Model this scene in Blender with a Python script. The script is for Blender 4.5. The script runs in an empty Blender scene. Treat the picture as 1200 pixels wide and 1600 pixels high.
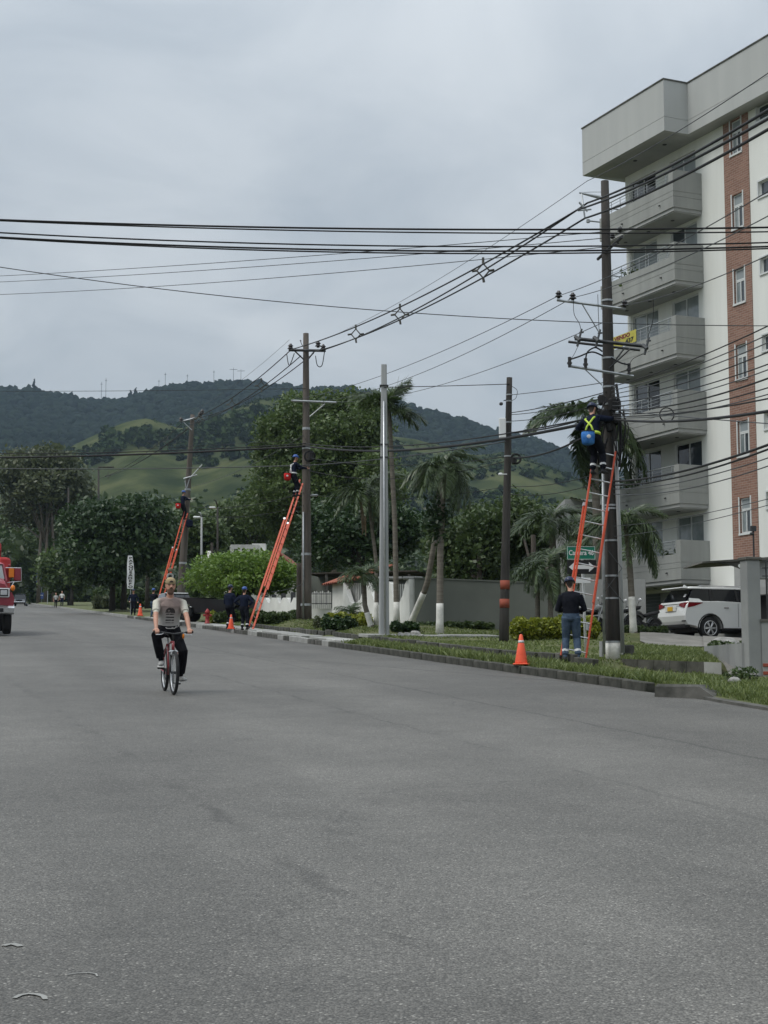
import bpy, bmesh, math, random
import numpy as np
from mathutils import Vector, Matrix
random.seed(7); RNG = np.random.default_rng(7)
PI = math.pi; R = math.radians
SC = bpy.context.scene; COL = SC.collection
# ------------------------------------------------------------------ camera
F = 2450.0; TH = math.atan(270 / F); EYE = 1.6; G = 0.0575      # pixels at 1200x1600, pitch, eye height, street grade
cam_data = bpy.data.cameras.new('camera'); cam = bpy.data.objects.new('camera', cam_data); COL.objects.link(cam)
cam.location = (0, 0, EYE); cam.rotation_euler = (PI / 2 + TH, 0, 0)
cam_data.sensor_fit = 'VERTICAL'; cam_data.sensor_height = 36.0; cam_data.lens = F / 1600 * 36
cam_data.clip_start = 0.1; cam_data.clip_end = 9000
SC.camera = cam
# ------------------------------------------------------------------ sky, sun, exposure
W = bpy.data.worlds.new('World'); SC.world = W; W.use_nodes = True
nt = W.node_tree; nd = nt.nodes; lk = nt.links; nd.clear()
SUN_EL, SUN_AZ = 55, 248
out = nd.new('ShaderNodeOutputWorld'); bg = nd.new('ShaderNodeBackground'); bg.inputs['Strength'].default_value = 0.1
sky = nd.new('ShaderNodeTexSky'); sky.sky_type = 'NISHITA'; sky.sun_disc = False
sky.sun_elevation = R(SUN_EL); sky.sun_rotation = R(SUN_AZ); sky.air_density = 1.4; sky.dust_density = 3
tc = nd.new('ShaderNodeTexCoord'); sep = nd.new('ShaderNodeSeparateXYZ'); lk.new(tc.outputs['Generated'], sep.inputs[0])
def wmath(op, a, b):
    m = nd.new('ShaderNodeMath'); m.operation = op
    for i, v in enumerate((a, b)):
        if hasattr(v, 'node'): lk.new(v, m.inputs[i])
        else: m.inputs[i].default_value = v
    return m.outputs[0]
zc = wmath('MAXIMUM', sep.outputs[2], 0.0); zd = wmath('ADD', zc, 0.22)
cmb = nd.new('ShaderNodeCombineXYZ'); lk.new(wmath('DIVIDE', sep.outputs[0], zd), cmb.inputs[0]); lk.new(wmath('DIVIDE', sep.outputs[1], zd), cmb.inputs[1])
def wnoise(scale, detail, rough, dist):
    n = nd.new('ShaderNodeTexNoise'); n.inputs['Scale'].default_value = scale; n.inputs['Detail'].default_value = detail
    n.inputs['Roughness'].default_value = rough; n.inputs['Distortion'].default_value = dist; lk.new(cmb.outputs[0], n.inputs['Vector']); return n.outputs['Fac']
cl = wmath('ADD', wmath('MULTIPLY', wnoise(0.9, 3, .5, .3), .62), wmath('MULTIPLY', wnoise(3.1, 6, .55, .6), .38))
ramp = nd.new('ShaderNodeValToRGB'); lk.new(cl, ramp.inputs[0])
ramp.color_ramp.elements[0].position = .37; ramp.color_ramp.elements[0].color = (.60, .69, .785, 1)
ramp.color_ramp.elements[1].position = .60; ramp.color_ramp.elements[1].color = (1.0, 1.07, 1.13, 1)
vs = nd.new('ShaderNodeVectorMath'); vs.operation = 'SCALE'; lk.new(ramp.outputs[0], vs.inputs[0])
lk.new(wmath('MULTIPLY', wmath('ADD', wmath('MULTIPLY', wmath('MULTIPLY', zc, zc), 1.75), .86), 5.8), vs.inputs[3])       # overcast: brighter towards the zenith
mx = nd.new('ShaderNodeMix'); mx.data_type = 'RGBA'; mx.inputs[0].default_value = .9
lk.new(sky.outputs[0], mx.inputs[6]); lk.new(vs.outputs[0], mx.inputs[7]); lk.new(mx.outputs[2], bg.inputs[0]); lk.new(bg.outputs[0], out.inputs[0])
sd = bpy.data.lights.new('sun', 'SUN'); sd.energy = 1.5; sd.angle = R(24); sd.color = (1, .97, .92)
sun = bpy.data.objects.new('sun', sd); COL.objects.link(sun); sun.rotation_euler = (R(90 - SUN_EL), 0, R(180 - SUN_AZ))
SC.view_settings.view_transform = 'Standard'; SC.view_settings.look = 'None'; SC.view_settings.gamma = 1.0
SC.view_settings.exposure = 0.17; SC.view_settings.use_curve_mapping = False
SC.render.engine = 'CYCLES'; SC.cycles.use_denoising = True; SC.cycles.max_bounces = 5; SC.cycles.diffuse_bounces = 3
SC.cycles.volume_bounces = 0; SC.cycles.transparent_max_bounces = 6; SC.cycles.caustics_reflective = False
# ------------------------------------------------------------------ geometry helpers
def ray(px, py):
    yu = -(py - 800) / F
    return np.array([(px - 600) / F, math.cos(TH) - math.sin(TH) * yu, math.sin(TH) + math.cos(TH) * yu])
def at(px, py, Y):                      # a point of the street at distance Y
    r = ray(px, py); return r * (Y / r[1]) + np.array([0, 0, EYE])
def gp(px, py, dz=0.0):                 # a point on the street plane
    r = ray(px, py); t = (EYE - dz) / (G * r[1] - r[2]); return r * t + np.array([0, 0, EYE])
V3 = lambda *a: np.array(a, float)
def nrm(v): v = np.asarray(v, float); return v / (np.linalg.norm(v) + 1e-12)
class MB:
    def __init__(s): s.v = []; s.f = []; s.m = []
    def add(s, vs, fs, mi=0):
        o = len(s.v); s.v += [tuple(map(float, p)) for p in vs]; s.f += [tuple(i + o for i in f) for f in fs]; s.m += [mi] * len(fs); return s
    def box(s, c, d, mi=0, rot=None, taper=1.0):
        hx, hy, hz = d[0] / 2, d[1] / 2, d[2] / 2
        P = [(sx * hx * (taper if sz > 0 else 1), sy * hy * (taper if sz > 0 else 1), sz * hz) for sz in (-1, 1) for sx, sy in ((-1, -1), (1, -1), (1, 1), (-1, 1))]
        if rot is not None: P = [tuple(rot @ Vector(p)) for p in P]
        P = [(p[0] + c[0], p[1] + c[1], p[2] + c[2]) for p in P]
        return s.add(P, [(3, 2, 1, 0), (4, 5, 6, 7), (0, 1, 5, 4), (1, 2, 6, 5), (2, 3, 7, 6), (3, 0, 4, 7)], mi)
    def span(s, a, b, mi=0):            # a box from corner a to corner b
        a = np.array(a, float); b = np.array(b, float); return s.box((a + b) / 2, np.abs(b - a), mi)
    def bbox(s, c, d, bev=.02, mi=0, rot=None):   # a box with chamfered edges
        hx, hy, hz = d[0] / 2, d[1] / 2, d[2] / 2; b = min(bev, hx * .9, hy * .9, hz * .9); P = []
        for z, i in ((-hz, b), (-hz + b, 0), (hz - b, 0), (hz, b)):
            X, Y = hx - i, hy - i
            P += [(-X + b, -Y, z), (X - b, -Y, z), (X, -Y + b, z), (X, Y - b, z), (X - b, Y, z), (-X + b, Y, z), (-X, Y - b, z), (-X, -Y + b, z)]
        fs = [tuple(range(7, -1, -1)), tuple(range(24, 32))]
        for k in range(3): fs += [(k * 8 + i, k * 8 + (i + 1) % 8, k * 8 + 8 + (i + 1) % 8, k * 8 + 8 + i) for i in range(8)]
        if rot is not None: P = [tuple(rot @ Vector(p)) for p in P]
        return s.add([(p[0] + c[0], p[1] + c[1], p[2] + c[2]) for p in P], fs, mi)
    def loft(s, rings, mi=0, caps=True, closed=False):
        n = len(rings[0]); vs = [p for r in rings for p in r]; fs = []
        m = len(rings)
        for k in range(m if closed else m - 1):
            k2 = (k + 1) % m
            fs += [(k * n + i, k * n + (i + 1) % n, k2 * n + (i + 1) % n, k2 * n + i) for i in range(n)]
        if caps and not closed: fs += [tuple(range(n - 1, -1, -1)), tuple((m - 1) * n + i for i in range(n))]
        return s.add(vs, fs, mi)
    def tube(s, pts, r, n=6, mi=0, caps=True, closed=False, squash=None):
        pts = [np.asarray(p, float) for p in pts]; m = len(pts); rs = r if hasattr(r, '__len__') else [r] * m
        rings = []; pa = None
        for i in range(m):
            if closed: t = nrm(pts[(i + 1) % m] - pts[i - 1])
            else: t = nrm(pts[min(i + 1, m - 1)] - pts[max(i - 1, 0)])
            if pa is None: pa = np.cross(V3(0, 0, 1) if abs(t[2]) < .9 else V3(1, 0, 0), t)
            a = pa - t * np.dot(pa, t)
            if np.linalg.norm(a) < 1e-3 * np.linalg.norm(pa) + 1e-9: a = np.cross(t, (.31, .52, .79))
            a = nrm(a); b = np.cross(t, a); pa = a
            rings.append([pts[i] + rs[i] * (math.cos(2 * PI * k / n) * a + math.sin(2 * PI * k / n) * b) for k in range(n)])
        return s.loft(rings, mi, caps, closed)
    def lathe(s, prof, c=(0, 0, 0), n=12, mi=0, axis='z'):
        rings = []
        for r, h in prof:
            ring = []
            for k in range(n):
                x, y = r * math.cos(2 * PI * k / n), r * math.sin(2 * PI * k / n)
                p = (x, y, h) if axis == 'z' else ((h, x, y) if axis == 'x' else (y, h, x))
                ring.append((p[0] + c[0], p[1] + c[1], p[2] + c[2]))
            rings.append(ring)
        return s.loft(rings, mi)
    def torus(s, c, Rr, r, axis='x', n=24, k=8, mi=0):
        pts = []
        for i in range(n):
            a = 2 * PI * i / n; x, y = Rr * math.cos(a), Rr * math.sin(a)
            pts.append(V3(*c) + (V3(0, x, y) if axis == 'x' else V3(x, 0, y) if axis == 'y' else V3(x, y, 0)))
        return s.tube(pts, r, k, mi, closed=True)
    def prism(s, poly, a, b, axis='y', mi=0):      # poly of (u, w) extruded along axis from a to b
        f = (lambda u, w, t: (t, u, w)) if axis == 'x' else (lambda u, w, t: (u, t, w)) if axis == 'y' else (lambda u, w, t: (u, w, t))
        n = len(poly); vs = [f(u, w, a) for u, w in poly] + [f(u, w, b) for u, w in poly]
        return s.add(vs, [tuple(range(n - 1, -1, -1)), tuple(range(n, 2 * n))] + [(i, (i + 1) % n, n + (i + 1) % n, n + i) for i in range(n)], mi)
    def ball(s, c, r, n=10, m=6, mi=0):
        rx, ry, rz = r if hasattr(r, '__len__') else (r, r, r); rings = []
        for i in range(m + 1):
            t = -PI / 2 + PI * (i * .98 + .01 * m) / m if m else 0
            rings.append([(c[0] + rx * math.cos(t) * math.cos(2 * PI * k / n), c[1] + ry * math.cos(t) * math.sin(2 * PI * k / n), c[2] + rz * math.sin(t)) for k in range(n)])
        return s.loft(rings, mi)
    def mesh(s, name, mats, smooth=False):
        me = bpy.data.meshes.new(name); me.from_pydata(s.v, [], s.f)
        for m in (mats if isinstance(mats, (list, tuple)) else [mats]): me.materials.append(M[m] if isinstance(m, str) else m)
        if any(s.m): me.polygons.foreach_set('material_index', s.m)
        bm = bmesh.new(); bm.from_mesh(me); bmesh.ops.recalc_face_normals(bm, faces=bm.faces); bm.to_mesh(me); bm.free()
        if smooth: me.polygons.foreach_set('use_smooth', [True] * len(me.polygons))
        me.update(); return me
    def build(s, name, mats, parent=None, smooth=False, loc=None, rz=0):
        o = bpy.data.objects.new(name, s.mesh(name, mats, smooth)); COL.objects.link(o)
        if parent is not None: o.parent = parent
        if loc is not None: o.location = tuple(map(float, loc))
        if rz: o.rotation_euler = (0, 0, rz)
        return o
def tag(o, label=None, cat=None, group=None, kind=None):
    for k, v in (('label', label), ('category', cat), ('group', group), ('kind', kind)):
        if v: o[k] = v
    return o
def thing(name, label, cat, loc=(0, 0, 0), rz=0, group=None, rx=0):
    o = bpy.data.objects.new(name, None); COL.objects.link(o); o.location = tuple(map(float, loc)); o.rotation_euler = (rx, 0, rz); o.empty_display_size = .2
    return tag(o, label, cat, group)
def share(name, me, parent, loc=(0, 0, 0), rot=(0, 0, 0), sc=1):
    o = bpy.data.objects.new(name, me); COL.objects.link(o); o.parent = parent; o.location = tuple(map(float, loc)); o.rotation_euler = rot
    o.scale = (sc,) * 3 if not hasattr(sc, '__len__') else sc; return o
def quads_mesh(name, P, mat, rnd=None):             # P: (N,4,3) numpy quads -> one light mesh
    N = len(P); me = bpy.data.meshes.new(name); me.vertices.add(N * 4); me.loops.add(N * 4); me.polygons.add(N)
    me.vertices.foreach_set('co', P.reshape(-1).astype(np.float32)); me.loops.foreach_set('vertex_index', np.arange(N * 4, dtype=np.int32))
    me.polygons.foreach_set('loop_start', np.arange(0, N * 4, 4, dtype=np.int32)); me.polygons.foreach_set('loop_total', np.full(N, 4, np.int32))
    a = me.attributes.new('rnd', 'FLOAT', 'FACE'); a.data.foreach_set('value', (RNG.random(N) if rnd is None else rnd).astype(np.float32))
    me.materials.append(M[mat]); me.update(calc_edges=True); return me
def mesh_obj(name, me, parent=None):
    o = bpy.data.objects.new(name, me); COL.objects.link(o)
    if parent is not None: o.parent = parent
    return o
# ------------------------------------------------------------------ materials
M = {}
def pm(name, c, c2=None, scale=4.0, rough=.7, bump=0.0, metal=0.0, detail=5, spec=.4, fine=None, stretch=None, bscale=None, lo=.35, hi=.65, coat=0):
    m = bpy.data.materials.new(name); m.use_nodes = True; t = m.node_tree; n = t.nodes; l = t.links
    b = n['Principled BSDF']; b.inputs['Roughness'].default_value = rough; b.inputs['Metallic'].default_value = metal
    b.inputs['Specular IOR Level'].default_value = spec; b.inputs['Base Color'].default_value = (*c, 1)
    if coat: b.inputs['Coat Weight'].default_value = coat
    if c2 or bump:
        tc = n.new('ShaderNodeTexCoord'); vec = tc.outputs['Object']
        if stretch:
            mp = n.new('ShaderNodeMapping'); mp.inputs['Scale'].default_value = stretch; l.new(vec, mp.inputs[0]); vec = mp.outputs[0]
    if c2:
        ns = n.new('ShaderNodeTexNoise'); ns.inputs['Scale'].default_value = scale; ns.inputs['Detail'].default_value = detail; ns.inputs['Roughness'].default_value = .6
        l.new(vec, ns.inputs['Vector']); rp = n.new('ShaderNodeValToRGB'); l.new(ns.outputs['Fac'], rp.inputs[0])
        rp.color_ramp.elements[0].position = lo; rp.color_ramp.elements[1].position = hi
        rp.color_ramp.elements[0].color = (*c, 1); rp.color_ramp.elements[1].color = (*c2, 1); l.new(rp.outputs[0], b.inputs['Base Color'])
    if bump:
        nb = n.new('ShaderNodeTexNoise'); nb.inputs['Scale'].default_value = bscale or scale * 4; nb.inputs['Detail'].default_value = 4; l.new(vec, nb.inputs['Vector'])
        bp = n.new('ShaderNodeBump'); bp.inputs['Strength'].default_value = bump; bp.inputs['Distance'].default_value = .02
        l.new(nb.outputs['Fac'], bp.inputs['Height']); l.new(bp.outputs[0], b.inputs['Normal'])
    M[name] = m; return m
def leafmat(name, c, c2, trans=.25, rough=.45):
    m = bpy.data.materials.new(name); m.use_nodes = True; t = m.node_tree; n = t.nodes; l = t.links; b = n['Principled BSDF']
    b.inputs['Roughness'].default_value = rough; b.inputs['Specular IOR Level'].default_value = .5 if rough < .8 else .05
    at_ = n.new('ShaderNodeAttribute'); at_.attribute_name = 'rnd'; rp = n.new('ShaderNodeValToRGB'); l.new(at_.outputs['Fac'], rp.inputs[0])
    rp.color_ramp.elements[0].color = (*c, 1); rp.color_ramp.elements[1].color = (*c2, 1); l.new(rp.outputs[0], b.inputs['Base Color'])
    tr = n.new('ShaderNodeBsdfTranslucent'); l.new(rp.outputs[0], tr.inputs['Color']); mix = n.new('ShaderNodeMixShader'); mix.inputs[0].default_value = trans
    l.new(b.outputs[0], mix.inputs[1]); l.new(tr.outputs[0], mix.inputs[2]); l.new(mix.outputs[0], n['Material Output'].inputs['Surface'])
    M[name] = m; return m
pm('concrete', (.24, .24, .225), (.33, .33, .31), 1.2, .9, .3)
pm('concrete_drive', (.17, .165, .15), (.25, .24, .22), 1.4, .95, .3)
pm('concrete_dark', (.045, .046, .039), (.13, .125, .112), 2.2, .95, .5)
pm('concrete_pale', (.36, .36, .34), (.5, .5, .47), 1.5, .9, .3)
pm('kerb_moss', (.025, .027, .02), (.085, .083, .07), 2.5, .95, .6)
pm('pole_dark', (.028, .026, .024), (.062, .056, .05), 1.0, .9, .5, stretch=(5, 5, .6), bscale=14)
pm('pole_brown', (.075, .064, .054), (.13, .113, .097), 1.0, .9, .5, stretch=(5, 5, .6), bscale=14)
pm('pole_grey', (.27, .28, .28), (.37, .38, .38), 1.5, .85, .3, stretch=(4, 4, .4))
pm('galvanised', (.30, .32, .33), (.42, .44, .45), 8, .5, metal=.5)
pm('steel_dark', (.03, .032, .035), (.07, .07, .07), 6, .55, metal=.3)
pm('rubber', (.012, .012, .013), (.02, .02, .02), 20, .8)
pm('cable', (.012, .012, .013), None, rough=.7)
pm('cable_grey', (.06, .065, .07), None, rough=.6)
pm('insulator', (.03, .028, .028), None, rough=.25)
pm('white_paint', (.62, .62, .58), (.75, .75, .71), 1.3, .85, .2)
pm('lime_white', (.55, .55, .5), (.72, .71, .67), 5, .95, .4)
pm('ladder_orange', (.55, .075, .028), (.66, .10, .04), 5, .45)
pm('aluminium', (.5, .51, .52), (.62, .63, .64), 9, .4, metal=.7)
pm('cone_orange', (.75, .085, .03), (.85, .12, .05), 6, .5)
pm('reflective', (.55, .56, .56), (.7, .7, .7), 9, .4)
pm('navy', (.008, .011, .024), (.014, .019, .038), 9, .9, .8, bscale=11, spec=.08)
pm('navy_black', (.008, .009, .014), (.014, .015, .02), 9, .9, .8, bscale=11, spec=.08)
pm('jeans', (.045, .07, .11), (.085, .12, .17), 9, .9, .8, bscale=11, spec=.08)
pm('black_cloth', (.006, .006, .008), (.012, .012, .014), 9, .85, .8, bscale=11, spec=.08)
pm('beard', (.10, .058, .04), (.2, .115, .08), 60, .8)
pm('skin', (.42, .22, .15), (.50, .27, .19), 12, .55)
pm('hair_dark', (.02, .014, .01), (.04, .027, .02), 20, .7)
pm('helmet_blue', (.03, .085, .30), (.045, .11, .36), 5, .35)
pm('helmet_navy', (.012, .018, .05), (.02, .028, .07), 5, .3)
pm('red_cloth', (.5, .02, .02), (.62, .04, .035), 6, .7, spec=.08)
pm('blue_cloth', (.03, .13, .42), (.08, .25, .6), 10, .7, spec=.08)
pm('hi_vis', (.45, .62, .05), (.58, .72, .1), 9, .6)
pm('tan_cap', (.33, .25, .15), (.42, .33, .2), 9, .9, spec=.08)
pm('shoe_grey', (.22, .22, .21), (.38, .38, .37), 12, .8)
pm('shoe_white', (.55, .55, .53), None, rough=.7)
pm('bike_red', (.25, .02, .025), None, rough=.3, coat=.5)
pm('bark', (.085, .07, .055), (.17, .145, .12), 2, .95, .6, stretch=(4, 4, .8))
pm('bark_dark', (.03, .026, .02), (.06, .05, .04), 2, .95, .6, stretch=(4, 4, .8))
pm('palm_trunk', (.12, .105, .085), (.2, .18, .15), 1.5, .95, .6, stretch=(.6, .6, 7))
pm('dead_frond', (.12, .085, .05), (.22, .17, .11), 5, .95)
pm('stone', (.2, .195, .18), (.42, .41, .39), 4, .95, .6)
pm('soil', (.10, .085, .065), (.17, .15, .12), 3, .95, .5)
pm('roof_tile', (.22, .06, .035), (.36, .13, .08), 3, .85, .3)
pm('rust_red', (.2, .045, .025), (.3, .075, .045), 3, .8)
pm('car_white', (.66, .67, .66), None, rough=.25, coat=.6)
pm('car_black', (.012, .014, .015), (.018, .02, .021), 3, .3, coat=.3)
pm('car_dark', (.02, .025, .035), None, rough=.25, coat=.5)
pm('trim_black', (.012, .012, .013), None, rough=.6)
pm('glass_dark', (.004, .005, .007), None, rough=.06, spec=.4)
pm('lamp_red', (.17, .006, .010), None, rough=.15, spec=.6)
pm('lamp_clear', (.5, .51, .52), None, rough=.1, spec=.8)
pm('lamp_amber', (.75, .22, .02), None, rough=.3)
pm('chrome', (.62, .63, .64), None, rough=.2, metal=.9)
pm('truck_red', (.24, .025, .04), (.3, .035, .05), 3, .4, coat=.3)
pm('tarp_red', (.32, .014, .014), (.42, .03, .028), 4, .7, .4)
pm('plate_yellow', (.6, .36, .03), None, rough=.5)
pm('sign_green', (.005, .16, .10), (.01, .19, .12), 6, .5)
pm('sign_black', (.012, .012, .013), None, rough=.5)
pm('sign_white', (.72, .73, .73), None, rough=.5)
pm('sign_blue', (.05, .09, .25), None, rough=.5)
pm('letter_black', (.02, .02, .02), None, rough=.7)
pm('balcony_grey', (.25, .258, .245), (.325, .333, .315), 1.0, .9, .15, stretch=(1.6, 1.6, .16), lo=.3, hi=.7)
pm('parapet_concrete', (.395, .405, .395), (.445, .455, .44), 1.0, .9, .15, stretch=(1.5, 1.5, .14), lo=.3, hi=.7)
pm('soffit', (.33, .34, .33), (.4, .4, .39), .9, .9)
pm('facade_white', (.67, .68, .64), (.76, .77, .73), 1.0, .9, .12, stretch=(1.1, 1.1, .10), lo=.28, hi=.6)
pm('wall_grey', (.115, .125, .108), (.145, .155, .135), .6, .95, .25)
pm('wall_grey_pale', (.25, .255, .25), (.32, .325, .315), .8, .95, .25)
pm('frame_white', (.62, .64, .63), None, rough=.4)
pm('glass_win', (.045, .055, .065), None, rough=.04, spec=1.0)  # base colour lifted slightly to carry reflected sky
pm('glass_black', (.006, .007, .012), None, rough=.06, spec=.6)
pm('glass_pale', (.16, .19, .195), (.30, .33, .33), 1.1, .12, spec=.7)  # pale tone painted into the panes for curtains and reflected sky
pm('blind', (.24, .27, .28), (.3, .33, .34), 2, .7)
pm('door_green', (.05, .065, .062), (.07, .085, .08), 3, .6)
pm('grass_ground', (.065, .08, .026), (.125, .13, .055), .8, .95, .5, bscale=30)
pm('hydrant_red', (.28, .025, .025), None, rough=.5)
leafmat('leaf_dark', (.016, .038, .011), (.055, .10, .032))
leafmat('leaf_mid', (.032, .06, .017), (.105, .15, .048), .3)
leafmat('leaf_olive', (.045, .08, .022), (.135, .19, .06), .35)
leafmat('leaf_light', (.075, .15, .02), (.20, .30, .05), .35)
leafmat('leaf_yellow', (.12, .16, .012), (.34, .36, .04), .35)
leafmat('leaf_palm', (.026, .05, .016), (.085, .125, .045), .25, .4)
leafmat('leaf_dusty', (.055, .072, .03), (.135, .155, .075), .3)
leafmat('leaf_blade', (.08, .12, .028), (.22, .26, .085), .35)
# ------------------------------------------------------------------ ground, road, kerbs
KA = R(15.1); KD = V3(-math.sin(KA), math.cos(KA), 0); KN = V3(math.cos(KA), math.sin(KA), 0)   # along the kerb, away from the road
K0 = gp(660, 1031)
def kerb_pt(v, d, dz=0.0):              # v metres along the kerb from K0, d metres off the road
    p = K0 + KD * v + KN * d; p[2] = G * p[1] + dz; return p
def kd(x, y):
    q = (np.asarray(x) - K0[0], np.asarray(y) - K0[1]); return q[0] * KD[0] + q[1] * KD[1], q[0] * KN[0] + q[1] * KN[1]
CTRL = [(958, 1030, 34), (895, 1032, 33), (787, 1003, 46), (600, 992, 48), (478, 968, 66), (640, 977, 55), (687, 991, 50), (620, 978, 56), (588, 978, 57), (580, 980, 53),
        (648, 982, 58), (780, 986, 56), (900, 987, 55), (880, 998, 47), (550, 976, 58), (990, 989, 50), (1000, 994, 54), (1110, 1001, 54.5), (1200, 1001, 54), (1050, 1001, 54), (1060, 1011, 45), (1090, 1008, 47), (1040, 1018, 41), (1135, 1047, 31),
        (1180, 1056, 29), (430, 965, 75), (530, 974, 68), (385, 964, 79), (320, 969, 78), (312, 970, 77), (183, 950, 128), (281, 955, 95), (1050, 1030, 33.5), (980, 1028, 35), (990, 1052, 31.4), (1050, 1056, 30.6), (1110, 1059, 29.6), (1000, 1060, 29.8), (740, 1003, 45), (840, 1012, 41), (700, 1006, 43), (940, 1010, 42)]
_cx, _cy, _co = [], [], []
for c in CTRL:
    p = at(*c); _cx.append(p[0]); _cy.append(p[1]); _co.append(p[2] - G * p[1])
for v in np.arange(-24, 140, 2.5):
    for d in (.1, .9):
        p = kerb_pt(v, d); _cx.append(p[0]); _cy.append(p[1]); _co.append(.15 if d < .5 else .17)
for v in (60, 80, 110, 140, 180):
    for d in (10, 20, 40): p = kerb_pt(v, d); _cx.append(p[0]); _cy.append(p[1]); _co.append(.5)
_cx, _cy, _co = map(np.array, (_cx, _cy, _co))
def lift(x, y):                         # height of the verge above the street plane
    x = np.atleast_1d(np.asarray(x, float)); y = np.atleast_1d(np.asarray(y, float))
    d2 = (x[:, None] - _cx) ** 2 + (y[:, None] - _cy) ** 2; w = 1 / (d2 + .15) ** 1.6
    return (w * _co).sum(1) / w.sum(1)
def gz(x, y):
    return float(G * y + lift(x, y)[0])
def stand(px, Y, py=1000):              # a point of the verge seen in column px at distance Y
    x = at(px, py, Y)[0]; return V3(x, Y, gz(x, Y))
# base sheet under everything, out to the foot of the hills
b = MB(); xs = np.linspace(-900, 900, 25); ys = [-40, 0, 60, 150, 300, 460, 700]
gv = [(x, y, G * min(y, 460) - .16 + (0 if y <= 460 else (y - 460) * .04)) for y in ys for x in xs]
b.add(gv, [(j * 25 + i, j * 25 + i + 1, j * 25 + 26 + i, j * 25 + 25 + i) for j in range(len(ys) - 1) for i in range(24)])
tag(b.build('ground', 'grass_ground'), kind='structure')
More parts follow.
